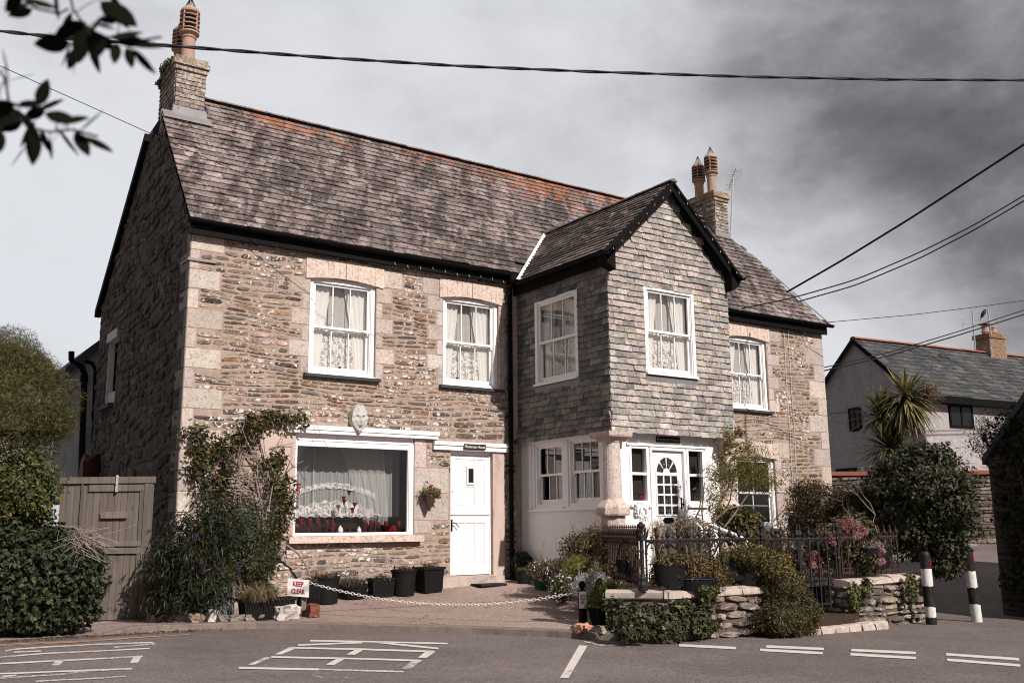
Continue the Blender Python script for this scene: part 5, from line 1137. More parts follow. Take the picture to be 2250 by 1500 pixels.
mb = MB(); a_ = A_(136, 850); mb.box((a_[0], a_[1]-.2, a_[2]-.1), (a_[0]+.16, a_[1], a_[2]+.05)); mb.build('wall_lamp', M['letter_worn'], root)
mb = MB(); q = at(200, 1000, 'y', 5.2); mb.rock((q[0]-.0, q[1], 1.6), (.22, .25, .8), (1, 1, 1), 4, 2, .3); tag(mb.build('covered_heap', M['red_dark']), 'dark red covered heap standing behind the wooden gate', 'cover')

# ================================================================ neighbour house
C0 = dep(2042, 1050, 28); e1 = np.array([math.sin(R(97)), math.cos(R(97)), 0]); e2 = np.array([math.sin(R(7)), math.cos(R(7)), 0])
zb = 0.3
def onp(u, v, P0, nrm): d = ray(u, v); t = ((P0-CAM)@nrm)/(d@nrm); return CAM+d*t
nG, nF = e1, e2
gp_ = lambda u, v: onp(u, v, C0, nG); fp_ = lambda u, v: onp(u, v, C0, nF)
root = empty('neighbour_house', (C0[0], C0[1], zb), 'grey rendered house with dark slate roof behind the palm, right of the stone house', 'house')
ap = gp_(1878, 747); er = gp_(2042, 868); er = np.array([C0[0], C0[1], er[2]]); depth_g = 2*((ap-C0)@e2); el = er+e2*depth_g; el[2] = er[2]
Lh = 17.0
b0 = C0.copy(); b0[2] = zb-1.5; b1 = b0+e2*depth_g
mb = MB(); mb.poly([b0, er, ap, el, b1]); f0 = b0+e1*Lh; mb.poly([b0, f0, er+e1*Lh, er]); mb.poly([b1, el, el+e1*Lh, b1+e1*Lh]); mb.poly([f0, b1+e1*Lh, el+e1*Lh, ap+e1*Lh, er+e1*Lh])
for (ua, va, ub, vb) in ((1815, 907, 1890, 898), (1815, 1046, 1905, 1030)): p_, q_ = gp_(ua, va), gp_(ub, vb); mb.fbox(Fr(p_, (q_-p_)/np.linalg.norm(q_-p_), (0, 0, 1), -e1), -6, np.linalg.norm(q_-p_), -.03, .03, -.02, .03, (.5, .5, .5))
mb.build('wall', M['render_neigh'], root)
up = ap-er; Ls = np.linalg.norm(up); up /= Ls; FR_ = Fr(er-up*.35-e1*.12+np.array([0, 0, .05]), e1, up, np.cross(e1, up))
mb = MB(); slates(mb, FR_, 0, Lh+.2, 0, Ls+.35, .23, (.28, .42), .008, [(.052, .056, .061), (.043, .046, .050), (.064, .067, .070), (.08, .078, .076)], seed=71, jit=.01); mb.poly([FR_.p(0, 0, -.01), FR_.p(Lh, 0, -.01), FR_.p(Lh, Ls+.35, -.01), FR_.p(0, Ls+.35, -.01)], (.06, .065, .07)); b2 = el-e1*.12; mb.poly([ap-e1*.12, ap+e1*Lh, el+e1*Lh, b2], (.06, .065, .07)); mb.build('roof', M['slate_neigh'], root)
mb = MB(); ridge(mb, ap-e1*.1+np.array([0, 0, .07]), ap+e1*Lh+np.array([0, 0, .07]), .1, .45, .06)
mb.build('ridge_tiles', M['orange_coping'], root)
mb = MB(); mb.prism([ap-e1*.14+np.array([0, 0, .06]), ap-e1*.14-np.array([0, 0, .1]), er-e1*.14-up*.3-np.array([0, 0, .12]), er-e1*.14-up*.36+np.array([0, 0, .04])], e1*.04); mb.prism([ap-e1*.14+np.array([0, 0, .06]), ap-e1*.14-np.array([0, 0, .1]), el-e1*.14-np.array([0, 0, .12]), el-e1*.14+np.array([0, 0, .04])], e1*.04); mb.fbox(Fr(er, e1, (0, 0, 1), -e2), -.1, Lh, -.20, .0, .0, .30); mb.build('gutter', M['black_paint'], root)
def nwin(P_, fr_u, wdir, w, h, label='window'):
    f = Fr(P_, fr_u, (0, 0, 1), wdir); m_ = MB(); t = .06
    for (a, b, c, d) in ((0, t, 0, h), (w-t, w, 0, h), (t, w-t, 0, t), (t, w-t, h-t, h), (w/2-.025, w/2+.025, t, h-t)): m_.fbox(f, a, b, c, d, -.02, .03)
    wn = m_.build(label, M['black_paint'], root); m_ = MB(); m_.fbox(f, t, w-t, t, h-t, .002, .012); m_.build('pane', gm2, wn)
gm2, gt = newmat('dark_reflecting_pane'); finish(gt, (.012, .013, .016), .15, .3)
for (u0, v0, u1, v1, pl_) in ((2087, 938, 2138, 870, 'f'), (1869, 948, 1895, 897, 'g'), (1840, 1056, 1885, 1030, 'g')):
    fn = fp_ if pl_ == 'f' else gp_; a_, b_ = fn(u0, v0), fn(u1, v0-4); h_ = fn(u0, v1)[2]-a_[2]
    if pl_ == 'f': nwin(a_-e2*.02, e1, -e2, abs((b_-a_)@e1), h_)
    else: nwin(a_-e1*.02, -e2, -e1, abs((b_-a_)@e2), h_)
mb = MB(); q = gp_(1895, 1040); mb.fbox(Fr(q, -e2, (0, 0, 1), -e1), 0, .14, 0, .2, 0, .06); mb.build('meter_box', M['letter_white'], root)
# chimney and aerials
rp = onp(2180, 772, ap, e2); cx0 = rp-e2*.25
mb = MB(); f = Fr(cx0-np.array([0, 0, .3]), e1, (0, 0, 1), -e2); f2 = Fr(cx0-np.array([0, 0, .3]), -e2, (0, 0, 1), -e1)
mb.fbox(f, -.42, .42, 0, .85, -.6, 0, (.24, .16, .11)); mb.fbox(f, -.46, .46, .72, .88, -.64, .04, (.22, .13, .08)); chn = mb.build('chimney', M['brick'], root)
for k in (-.17, .24): mb = MB(); q = f.p(k, .86, -.3); mb.lathe(q, [(.13, 0), (.12, .1), (.15, .13), (.12, .17), (.12, .28), (.14, .3), (.13, .34)], 14, (.7, .45, .35)); mb.build('chimney_pot', M['terracotta'], chn)
mb = MB(); q = f.p(-.17, 1.25, -.3); mb.lathe(q, [(.2, 0), (.2, .03)], 12); mb.tube([q-np.array([0, 0, .08]), q], .02, 4); mb.build('pot_cowl', M['iron'], chn)
def aerial(base, top, label, nel, boomlen, dirv, mat, el=.22, boomz=.0, extra_=None):
    root = empty('television_aerial', tuple(base), label, 'aerial', 'television aerials on chimneys'); base = np.array(base); top = np.array(top); mb = MB(); mb.tube([base, top], .022, 6); mb.build('mast', mat, root)
    mb = MB(); c = top-np.array([0, 0, boomz]); d = np.array(dirv)/np.linalg.norm(dirv); s_ = np.cross(d, [0, 0, 1]); mb.tube([c-d*boomlen*.35, c+d*boomlen*.65], .010, 4)
    for k in range(nel): q = c+d*boomlen*(-.3+.95*k/(nel-1)); e_ = el*(1.2-.6*k/nel); mb.tube([q-s_*e_, q+s_*e_], .006, 4)
    q = c-d*boomlen*.33
    for z in (-.12, -.06, .06, .12): mb.tube([q+np.array([0, 0, z])-s_*el, q+np.array([0, 0, z])+s_*el], .005, 4)
    for s1 in (-1, 1): mb.tube([q+s_*el*s1-np.array([0, 0, .12]), q+s_*el*s1+np.array([0, 0, .12])], .005, 4)
    mb.build('boom', mat, root); return root
DA = 30.8
pa = dep(2143, 768, DA); aerial(pa, dep(2136, 683, DA), 'left grey aerial mast with dipole rods on the neighbouring chimney', 8, 1.0, CR, M['alu'], .06, .40)
pa = dep(2178, 735, DA+.3); aerial(pa, dep(2170, 679, DA+.3), 'thin right aerial mast beside the perched bird on the neighbouring chimney', 6, .9, -CR, M['alu'], .06, .36)
mb = MB(); pb = dep(2160, 690, DA+.2); bd = np.array([CR[0], CR[1], 0]); bu = np.array([0, 0, 1.0]); s_ = np.cross(bd, bu)
ax = [(-.10, -.16), (-.06, -.09), (-.02, -.02), (.03, .05), (.055, .10), (.07, .135), (.09, .145)]; rd = [.006, .03, .058, .062, .045, .036, .012]
pts = [pb+bd*x+bu*z for x, z in ax]; mb.tube(pts, rd, 10); mb.tube([pts[5]+bd*.025, pts[5]+bd*.075-bu*.015], [.012, .002], 6)
for s1 in (-.02, .02): mb.tube([pb+s_*s1, pb+s_*s1-bu*.11-bd*.0], .006, 4)
tag(mb.build('bird', M['feather'], smooth=True), 'black bird perched on the neighbouring aerial', 'bird')
pa = np.array([14.13, 2.05, 7.85]); t_ = at(1611, 384, 'y', 2.02)
aerial(pa, t_, 'white aerial mast with a comb of rods beside the right chimney', 9, .9, (.55, .80, -.30), M['alu'], .17, .03)

# ================================================================ boundary wall behind, shed at right, lane edge
def bwall(P, h, label, seed, cop=True, pal=None):
    P = [np.array(p, float) for p in P]; root = empty('boundary_wall', tuple(P[0]), label, 'stone wall'); core = MB(); st = MB(); cp = MB()
    for i, (a, b) in enumerate(zip(P, P[1:])):
        d = b-a; L = math.hypot(d[0], d[1]); d = np.array([d[0]/L, d[1]/L, 0]); n_ = np.array([d[1], -d[0], 0]); fr = Fr((a[0], a[1], 0), d, (0, 0, 1), n_)
        z0, z1 = min(a[2], b[2])-.4, a[2]+h; core.fbox(fr, 0, L, z0, z1, -.4, -.01); rubble(st, fr, 0, L, z0, z1, [], pal or [(.16, .13, .11), (.11, .09, .08), (.20, .16, .14), (.24, .19, .16)], (.06, .12), (.18, .5), .01, (.0, .04), seed+i)
        if cop: cp.fbox(fr, -.05, L+.05, z1, z1+.10, -.5, .08)
    core.build('wall_core', M['mortar_dark'], root); st.build('wall_stones', M['rubble_dark'], root)
    if cop: cp.build('coping', M['orange_coping'], root)
    return root
a_, b_ = dep(1830, 1200, 25), dep(2230, 1178, 25); top = dep(2150, 1040, 25)[2]
a_[2] = b_[2] = b_[2]-.1; bwall([a_, b_], top-a_[2], 'dark rubble boundary wall with terracotta coping in front of the neighbouring house', 81)
a_, b_ = dep(2118, 1195, 23.5), dep(2205, 1172, 24.2); a_[2] -= .05; b_[2] = a_[2]
bwall([a_, b_], .22, 'very low stone edging under the boundary wall beside the lane', 84, False, [(.26, .19, .16), (.34, .26, .22), (.2, .16, .14)])
# shed
sx = 12.0; root = empty('stone_shed', (12.5, -7.5, -.7), 'dark ivy covered stone shed at the right edge beside the lane', 'shed')
SH = Fr((sx, 0, 0), (0, -1, 0), (0, 0, 1), (-1, 0, 0)); y0 = 5.36; e_z = 1.84; rid_u, rid_z = 8.2, 5.2
mb = MB(); P_ = [(y0, -.9), (y0+5.6, -.9), (y0+5.6, e_z), (rid_u, rid_z), (y0, e_z)]; mb.prism([SH.p(u, v) for u, v in P_], (5, 0, 0)); mb.build('wall', M['mortar_dark'], root)
mb = MB(); rubble(mb, SH, y0, y0+5.6, -.8, 5.2, [], [(.07, .06, .055), (.05, .045, .04), (.09, .078, .07)], (.07, .14), (.18, .5), .012, (.0, .05), 91, inside=lambda u, v: v < e_z or v < rid_z-abs(u-rid_u)*(rid_z-e_z)/(rid_u-y0)-.1); mb.build('wall_stones', M['rubble_dark'], root)
mb = MB(); mb.prism([SH.p(y0-.05, e_z-.12, .10), SH.p(y0-.05, e_z-.0, .10), SH.p(rid_u, rid_z+.16, .14), SH.p(rid_u, rid_z, .14)][::-1], (5.2, 0, 0)); mb.prism([SH.p(y0+5.9, e_z-.3, .14), SH.p(y0+5.9, e_z-.18, .14), SH.p(rid_u, rid_z+.16, .14), SH.p(rid_u, rid_z, .14)], (5.2, 0, 0)); mb.build('roof', M['dark_slate'], root)

# ================================================================ road markings
mk = MB()
def stroke(pts, wpx, strength=.62, col=1.0):
    for (a, b) in zip(pts, pts[1:]):
        a_ = np.array(a, float); b_ = np.array(b, float); d = b_-a_; L = np.hypot(*d)
        n_ = max(1, int(L/40))
        for i in range(n_):
            p = a_+d*i/n_; q = a_+d*(i+1)/n_
            hw = wpx/2; of = np.array([0, hw*1.2]) if abs(d[0]) > abs(d[1])*1.2 else np.array([hw, 0])
            V = [GR(*(p-of)), GR(*(q-of)), GR(*(q+of)), GR(*(p+of))]; V = [np.array([v[0], v[1], road_z(v[0], v[1])+.006]) for v in V]
            mk.raw(V, [(0, 1, 2, 3)], (strength, 0, col))
z6 = lambda x, y: (500+x/4.5, 1390+y/4.5)
for pts, w in (([(815, 80), (1400, 90), (2175, 108)], 11), ([(695, 124), (1330, 98)], 11), ([(1480, 95), (2085, 158)], 12), ([(610, 150), (1320, 165), (2050, 188)], 12), ([(660, 245-90), (500, 215)], 0),
               ([(430, 242), (1160, 256), (1915, 278)], 12), ([(110, 350), (900, 366)], 14)):
    if w: stroke([z6(*p) for p in pts], w/4.5+.4, .66)
stroke([z6(900, 366), z6(1740, 388)], 2.8, .50)
def quadm(P_, st=.66):
    V = [GR(*p) for p in P_]; V = [np.array([v[0], v[1], road_z(v[0], v[1])+.006]) for v in V]; mk.raw(V, [(0, 1, 2, 3)], (st, 0, 1))
for q, s_ in (([(612, 146), (690, 152), (535, 215), (465, 218)], .62), ([(1265, 166), (1345, 170), (1260, 220), (1175, 217)], .66), ([(1960, 186), (2055, 190), (1965, 252), (1880, 248)], .56), ([(360, 246), (430, 248), (270, 318), (200, 318)], .52), ([(1085, 256), (1165, 258), (1050, 322), (970, 318)], .6), ([(1820, 282), (1910, 284), (1815, 355), (1725, 358)], .48), ([(870, 378), (930, 380), (880, 440), (800, 420)], .42)):
    quadm([z6(*p) for p in q], s_)
stroke([z6(880, 440), z6(1250, 450)], 2.5, .42)
z5 = lambda x, y: (x/5.357, 1380+y/5.357)
for pts, w, s_ in (([(60, 270), (160, 250), (530, 225), (1150, 190), (1800, 170)], 11, .50), ([(1800, 172), (1830, 185), (1340, 228)], 12, .46), ([(0, 345), (520, 300), (1220, 268), (1760, 240)], 10, .50), ([(0, 420), (640, 388), (1260, 355), (1680, 332)], 12, .54), ([(160, 284), (480, 272)], 11, .5),
                   ([(0, 540), (920, 505), (1560, 480)], 13, .54), ([(0, 590), (600, 555), (1100, 510)], 12, .46), ([(420, 630), (1180, 590), (1480, 568)], 11, .48)):
    stroke([z5(*p) for p in pts], w/5.357+.3, s_)
for q, s_ in (([(1570, 340), (1670, 335), (1620, 408), (1530, 412)], .56), ([(660, 385), (760, 380), (700, 440), (605, 445)], .54), ([(30, 560), (200, 545), (160, 590), (0, 600)], .46)): quadm([z5(*p) for p in q], s_)
z7 = lambda x, y: (1200+x/2.143, 1390+y/2.143)
quadm([z7(155, 60), z7(195, 62), z7(105, 215), z7(65, 215)], .57); stroke([z7(180, 42), z7(250, 58), z7(340, 60)], 2.2, .50)
for a_, b_ in (((625, 59), (893, 73)), ((1037, 65), (1308, 77)), ((1007, 81), (1303, 97)), ((1437, 82), (1741, 96)), ((1433, 102), (1742, 120)), ((1884, 102), (2228, 126)), ((1888, 128), (2233, 155))): stroke([z7(*a_), z7(*b_)], 10/2.143, .68)
o = mk.build('road_markings', M['paint'], org_=(0, 0, 0)); tag(o, 'worn white lettering and dashed lines painted on the asphalt', 'road marking', None, 'structure')
mk = MB(); stroke([z5(0, 195), z5(900, 155), z5(1500, 118), z5(2230, 75)], 1.4, .52, 0.0); stroke([z5(0, 208), z5(900, 165), z5(1500, 126)], 1.2, .5, 0.0)
o = mk.build('yellow_line', M['paint'], org_=(0, 0, 0)); tag(o, 'faded yellow line along the left road edge', 'road marking', None, 'structure')
# ================================================================ plants
GRN_D = [(.035, .05, .018), (.05, .065, .022), (.028, .04, .016), (.065, .075, .025)]
GRN_M = [(.07, .085, .03), (.095, .10, .032), (.05, .065, .022), (.12, .11, .035)]
OLIVE = [(.13, .11, .03), (.17, .14, .035), (.09, .08, .025), (.21, .17, .045)]
BRN = [(.13, .075, .045), (.17, .095, .055), (.10, .065, .04), (.09, .085, .035)]
def K(u, v, D, ru, rv, rd): c = dep(u, v, D); k = D/FPX; return (c[0], c[1], c[2], ru*k, rd, rv*k)   # blob with a real centre and real radii
def plant(name, label, cat, blobs, n, size, tpl, pal, mat='leaf', base=None, ntw=7, twr=.010, group=None, core=.62, wts=None, twmat='twig', twn=2, core_col=None, flowers=None, cut=None, **kw):
    blobs = [tuple(b) for b in blobs]; b0 = max(blobs, key=lambda b: b[3]*b[5]); zmin = min(b[2]-b[5] for b in blobs)
    base = base if base is not None else (b0[0], b0[1], zmin)
    root = empty(name, tuple(base), label, cat, group); seed = abs(hash(label)) % 1000 if False else sum(map(ord, label)) % 997
    mb = MB(); bush(mb, blobs, n, size, tpl, pal, wts, seed=seed, cut=cut, **kw)
    if core:
        for i, b in enumerate(blobs): mb.rock(b[:3], (b[3]*core, b[4]*core, b[5]*core), tuple(np.array(pal[0])*.8), seed+i, 2, .3)
    mb.build('foliage', M[mat], root)
    if ntw:
        rr = np.random.default_rng(seed); tips = []
        for k in range(ntw): b = blobs[k % len(blobs)]; d = rr.normal(size=3); d[2] = abs(d[2]); d /= np.linalg.norm(d); tips.append(np.array(b[:3])+d*np.array(b[3:6])*rr.uniform(.55, .9))
        tw = MB(); twigs(tw, base, tips, twr, seed=seed, nb=twn, blen=.07); tw.build('stems', M[twmat], root)
    if flowers:
        fb, fn, fs, fp, ft = flowers; fm = MB(); bush(fm, fb, fn, fs, ft, fp, seed=seed+5, shell=.12, lump=.15, cv=.15); fo = fm.build('flowers', M['petal'], root); fo['kind'] = 'stuff'
    return root
YK = lambda u, v, ru, rv, rd, y: (lambda c: (c[0], c[1], c[2], ru*((c-CAM)@CF)/FPX, rd, rv*((c-CAM)@CF)/FPX))(at(u, v, 'y', y))
def gz(p): return drive_z(p[0], p[1])

plant('conifer', 'large golden green conifer rising behind the clipped hedge at the left edge', 'conifer', [K(10, 890, 12.7, 150, 145, .9), K(75, 850, 12.9, 60, 80, .5), K(0, 800, 12.8, 90, 85, .7), K(95, 925, 12.8, 60, 45, .5)], 70000, .070, T_NEED, [(.062, .060, .016), (.095, .083, .02), (.04, .041, .013), (.13, .108, .025), (.026, .027, .010)], core=.66, spray=.9, droop=-.2, lump=.10, ntw=6, twr=.022, twn=3, shell=.30, base=(dep(10, 1000, 12.7)[0], dep(10, 1000, 12.7)[1], -.5))
plant('hedge_bush', 'clipped yellow green hedge bush under the golden conifer', 'bush', [K(35, 1080, 12.25, 92, 112, .6), K(20, 1180, 12.25, 105, 100, .6)], 13000, .052, T_OVAL, [(.07, .078, .022), (.048, .056, .016), (.11, .108, .03), (.03, .036, .012)], 'leaf_gloss', ntw=6, base=(dep(35, 1200, 12.2)[0], dep(35, 1200, 12.2)[1], -.46))
plant('ivy_bush', 'big dark rounded ivy bush at the lower left beside the road', 'bush', [K(95, 1275, 11.75, 138, 120, .62), K(20, 1270, 11.7, 130, 125, .62), K(170, 1240, 11.8, 55, 70, .4), K(100, 1355, 11.7, 110, 40, .5)], 17000, .062, T_IVY, [(.022, .034, .015), (.032, .045, .018), (.016, .024, .011), (.05, .06, .026)], 'leaf_gloss', ntw=5, lump=.10, base=(dep(95, 1390, 11.7)[0], dep(95, 1390, 11.7)[1], -.46))
mb = MB(); r4 = np.random.default_rng(4); c = dep(185, 1178, 11.5)
for k in range(90): a_ = c+r4.normal(size=3)*np.array([.09, .05, .07])+CR*0; d = CR*.10*r4.normal()+np.array([0, 0, -.05+.05*r4.normal()]); mb.tube([a_, a_+d, a_+d*2+r4.normal(size=3)*.02], .003, 3)
tag(mb.build('dead_twigs', M['twig_grey']), 'tangle of dead brown twigs on top of the ivy bush', 'twigs')
plant('buddleja', 'dark narrow leaved buddleja with purple flower spikes at the gable corner', 'shrub', [K(420, 1215, 13.0, 95, 85, .42), K(470, 1150, 13.2, 60, 70, .35), K(365, 1280, 12.9, 50, 80, .35), K(440, 1290, 12.9, 75, 60, .35)], 9000, .105, T_LONG, [(.022, .028, .013), (.032, .038, .016), (.015, .019, .010), (.045, .048, .02)], base=(dep(420, 1370, 13)[0], dep(420, 1370, 13)[1], -.44), droop=.9, ntw=14, twn=3, spray=.5, lump=.25, core=.45)
mb = MB(); 
for (u, v) in ((430, 1182), (447, 1252), (442, 1238), (525, 1252)):
    p = dep(u, v, 12.6); 
    mb = MB()
    for k in range(16): q = p+np.array([r4.normal()*.009, r4.normal()*.009, -.005*k+.05]); mb.rock(q, (.012,)*3, vary((.07, .045, .14), .3), k, 1, .2)
    mb.build('flower_spike', M['petal'], S.objects['buddleja'])
yk = lambda u, v, ru, rv, rd, y=-.3: (lambda c: (c[0], c[1], c[2], ru/150, rd, rv/150))(at(u, v, 'y', y))
plant('evergreen_shrub', 'dense small leaved dark evergreen shrub against the wall under the climber', 'shrub', [yk(535, 1160, 75, 70, .28), yk(560, 1230, 60, 60, .25), yk(490, 1235, 40, 60, .25)], 14000, .034, T_DIA, [(.045, .055, .025), (.06, .07, .03), (.032, .04, .02), (.08, .085, .035)], ntw=4)
# climber on the front wall
root = empty('climbing_plant', tuple(at(600, 1300, 'y', -.25)), 'leggy climbing plant with reddening leaves trained on the wall beside the shop window', 'climber')
cl = [yk(430, 955, 38, 25, .10, -.12), yk(470, 985, 60, 30, .12, -.12), yk(440, 1030, 42, 42, .12, -.12), yk(480, 1065, 40, 35, .12, -.12), yk(560, 925, 40, 28, .14, -.14), yk(530, 960, 45, 28, .12, -.13), yk(600, 915, 50, 22, .10, -.12), yk(650, 920, 40, 22, .07, -.16), yk(610, 1010, 25, 30, .1, -.12),
      yk(615, 1070, 36, 42, .16, -.2), yk(630, 1110, 28, 35, .14, -.2), yk(612, 1160, 24, 40, .12, -.2), yk(600, 1220, 26, 35, .12, -.22), yk(585, 1020, 30, 20, .08, -.1), yk(505, 1020, 20, 20, .08, -.1)]
mb = MB(); bush(mb, cl, 3600, .062, T_OVAL, [(.055, .06, .02), (.085, .08, .028), (.04, .045, .018), (.20, .09, .03), (.13, .12, .04)], [.34, .24, .22, .08, .12], seed=12, shell=.5, lump=.4, gap=.35, cv=.35); mb.build('foliage', M['leaf'], root)
mb = MB(); r5 = np.random.default_rng(9); A2 = lambda u, v, y=-.07: at(u, v, 'y', y)
for k in range(34):
    s_ = A2(r5.uniform(500, 620), r5.uniform(1030, 1120), -.05-r5.uniform(0, .06)); b = cl[int(r5.integers(len(cl)))]; e_ = np.array(b[:3])+r5.normal(size=3)*np.array([.2, .03, .15]); m1 = (s_+e_)/2+r5.normal(size=3)*np.array([.12, .03, .12]); mb.tube([s_, (s_+m1)/2+r5.normal(size=3)*.02, m1, (m1+e_)/2+r5.normal(size=3)*.03, e_], [.010, .009, .008, .006, .004], 5)
for k in range(22):
    s_ = A2(r5.uniform(480, 640), r5.uniform(980, 1120), -.05); a_ = r5.uniform(0, 3.14); L = r5.uniform(.2, .5); e_ = s_+np.array([math.cos(a_)*L, -.04, math.sin(a_)*L*.7]); mb.tube([s_, (s_+e_)/2+r5.normal(size=3)*.03, e_], [.009, .007, .005], 5)
for (pts, r_0) in (([(680, 1262), (672, 1240), (655, 1215), (632, 1198), (600, 1190), (585, 1150), (570, 1090), (560, 1040)], .018), ([(545, 1260), (560, 1190), (590, 1120), (600, 1060)], .014), ([(640, 1170), (600, 1235), (560, 1290)], .008)):
    mb.tube([at(u, v, 'y', -.28 if i < 4 else -.14) for i, (u, v) in enumerate(pts)], [r_0*(1-.4*i/len(pts)) for i in range(len(pts))], 7)
mb.tube([A2(600, 905, -.12), A2(640, 900, -.14), A2(690, 915, -.16), A2(700, 945, -.16), A2(722, 985, -.16)], .004, 4)
mb.build('stems', M['twig_grey'], root)

# ---- planters and tubs along the front wall
def on_ground(u, v): p = G(u, v); return p
def tub(u0, u1, vtop, vbot, label, kind='round', mat='pot_black', group='plant tubs and troughs along the front wall', plantf=None, taper=.8, depth=None, p=None):
    p = G((u0+u1)/2, vbot) if p is None else np.array(p); D = (p-CAM)@CF; k = D/FPX; w = (u1-u0)*k; h = (vbot-vtop)*k
    root = empty({'round': 'plant_tub', 'square': 'square_planter', 'trough': 'plant_trough'}[kind], tuple(p), label, {'round': 'plant pot', 'square': 'planter', 'trough': 'planter'}[kind], group)
    mb = MB()
    if kind == 'round':
        r = w/2; pr = [(r*taper, 0), (r*.97, h-.05), (r*1.0, h-.045), (r*1.03, h-.02), (r*1.03, h), (r*.94, h), (r*.90, h-.05)]; mb.lathe(p, pr, 28); mb.build('body', M[mat], root)
        mb = MB(); mb.lathe(p+np.array([0, 0, h-.06]), [(r*.92, 0), (r*.9, .02)], 16); mb.build('soil', M['soil'], root)
        if w > .3:
            mb = MB()
            for sg in (-1, 1): mb.tube([p+CR*sg*r*.75+np.array([0, 0, h-.01])+CF*.0+CR*.06*0-CF*.05, p+CR*sg*r*.75+np.array([0, 0, h+.05])-CF*.05, p+CR*sg*r*.75+np.array([0, 0, h+.05])+CF*.05, p+CR*sg*r*.75+np.array([0, 0, h-.01])+CF*.05], .008, 5)
            mb.build('handle', M[mat], root)
    else:
        d = depth or (w*.9 if kind == 'square' else .20); ax_ = np.array([1.0, 0, 0]); ay_ = np.array([0, 1.0, 0])
        if kind == 'trough' or kind == 'square': w2 = w*.9
        def ringp(sx, sy, z): return [p+ax_*sx*a+ay_*sy*b+np.array([0, 0, z]) for a, b in ((-1, -1), (1, -1), (1, 1), (-1, 1))]
        lv = [ringp(w2/2*taper, d/2*taper, 0), ringp(w2/2*.96, d/2*.96, h-.04), ringp(w2/2*1.04, d/2*1.06, h-.035), ringp(w2/2*1.05, d/2*1.07, h), ringp(w2/2*.95, d/2*.93, h), ringp(w2/2*.93, d/2*.9, h-.05)]
        V = [q for l in lv for q in l]; mb.raw(V, [(4*i+j, 4*i+(j+1) % 4, 4*i+4+(j+1) % 4, 4*i+4+j) for i in range(5) for j in range(4)]+[(3, 2, 1, 0)])
        nrib = int(w2/.03)
        for k_ in range(1, nrib):
            x = -1+2*k_/nrib
            for sy in (-1,): a_ = p+ax_*x*w2/2*taper*.97+ay_*sy*d/2*taper+np.array([0, 0, .02]); b_ = p+ax_*x*w2/2*.94+ay_*sy*(d/2*.96)+np.array([0, 0, h-.05]); mb.tube([a_, b_], .006, 4)
        for k_ in range(1, int(d/.03)):
            y = -1+2*k_/int(d/.03); a_ = p-ax_*w2/2*taper+ay_*y*d/2*taper*.95+np.array([0, 0, .02]); b_ = p-ax_*w2/2*.96+ay_*y*d/2*.93+np.array([0, 0, h-.05]); mb.tube([a_, b_], .006, 4)
        mb.build('body', M[mat], root); mb = MB(); mb.poly([q+np.array([0, 0, -.0]) for q in ringp(w2/2*.94, d/2*.92, h-.035)]); mb.build('soil', M['soil'], root)
    if plantf: m_ = MB(); plantf(m_, p+np.array([0, 0, h-.04]), w); m_.build('plants', M['leaf'], root)
    return root, p, w, h
GRS = [(.17, .13, .075), (.24, .175, .095), (.11, .10, .045), (.30, .20, .11)]
lav = lambda m_, p, w: blades(m_, p, 260, .30, .010, [(.14, .145, .11), (.18, .175, .14), (.10, .11, .08), (.22, .17, .13)], .75, .45, 3, w*.30)
weeds = lambda m_, p, w: (blades(m_, p, 70, .16, .008, BRN+[(.18, .14, .08)], .7, .3, 5, w*.35), bush(m_, [(p[0], p[1], p[2]+.03, w*.4, w*.3, .07)], 240, .035, T_DIA, BRN+GRN_M, seed=4))
tub(686, 745, 1268, 1325, 'large round black tub with a carrying handle right of the keep clear sign', 'round', plantf=weeds, taper=.86)
tub(652, 700, 1278, 1346, 'tall ribbed square planter standing behind the keep clear sign', 'square', plantf=weeds, taper=.82)
tub(744, 808, 1284, 1314, 'low bowl overflowing with grey green tufted grass by the front wall', 'round', plantf=lambda m_, p, w: (lav(m_, p, w*1.2), lav(m_, p-np.array([.1, .05, 0]), w*1.2)))
tub(806, 868, 1270, 1311, 'ribbed black trough between the tufted grass and the round tub', 'trough', plantf=weeds, taper=.85)
tub(859, 915, 1252, 1307, 'round black tub of withered stems next to the ribbed square planter', 'round', plantf=weeds, taper=.82)
tub(913, 971, 1246, 1300, 'square ribbed black planter nearest the white stable door', 'square', plantf=weeds, taper=.8)
pt = G(585, 1360); tub(518, 652, 1312, 1358, 'long black ribbed trough full of dry grass left of the keep clear sign', 'trough', taper=.88, p=(pt[0], pt[1], pt[2]), depth=.28, plantf=lambda m_, p, w: [blades(m_, p+np.array([x, 0, 0]), 280, .46, .014, GRS+[(.16, .15, .06)], .75, .75, 50, .26) for x in (-.12,)])
p_ = G(600, 1340)+np.array([0, .25, 0]); tub(590, 632, 1296, 1342, 'short green trough tucked behind the dry grass', 'trough', 'pot_green', p=p_, taper=.9, plantf=weeds)
p_ = G(495, 1352)+np.array([0, .1, 0]); tub(470, 520, 1288, 1350, 'weathered grey blue round tub at the end of the chain', 'round', 'pot_blue', p=p_, taper=.92, plantf=weeds)
tub(1133, 1168, 1253, 1281, 'small black pot beside the downpipe right of the stable door', 'round', plantf=weeds)
tub(1172, 1222, 1268, 1294, 'low trough under the white daisies right of the stable door', 'trough', plantf=weeds, mat='pot_green')
# mat
mb = MB(); a_ = G(1030, 1286); b_ = G(1118, 1283); zf = max(gz(a_), gz(b_))+.012; mb.box((a_[0], -.62, zf-.02), (b_[0]-.1, -.30, zf+.012)); tag(mb.build('door_mat', M['rubber']), 'black rubber mat on the ground before the stable door step', 'mat')

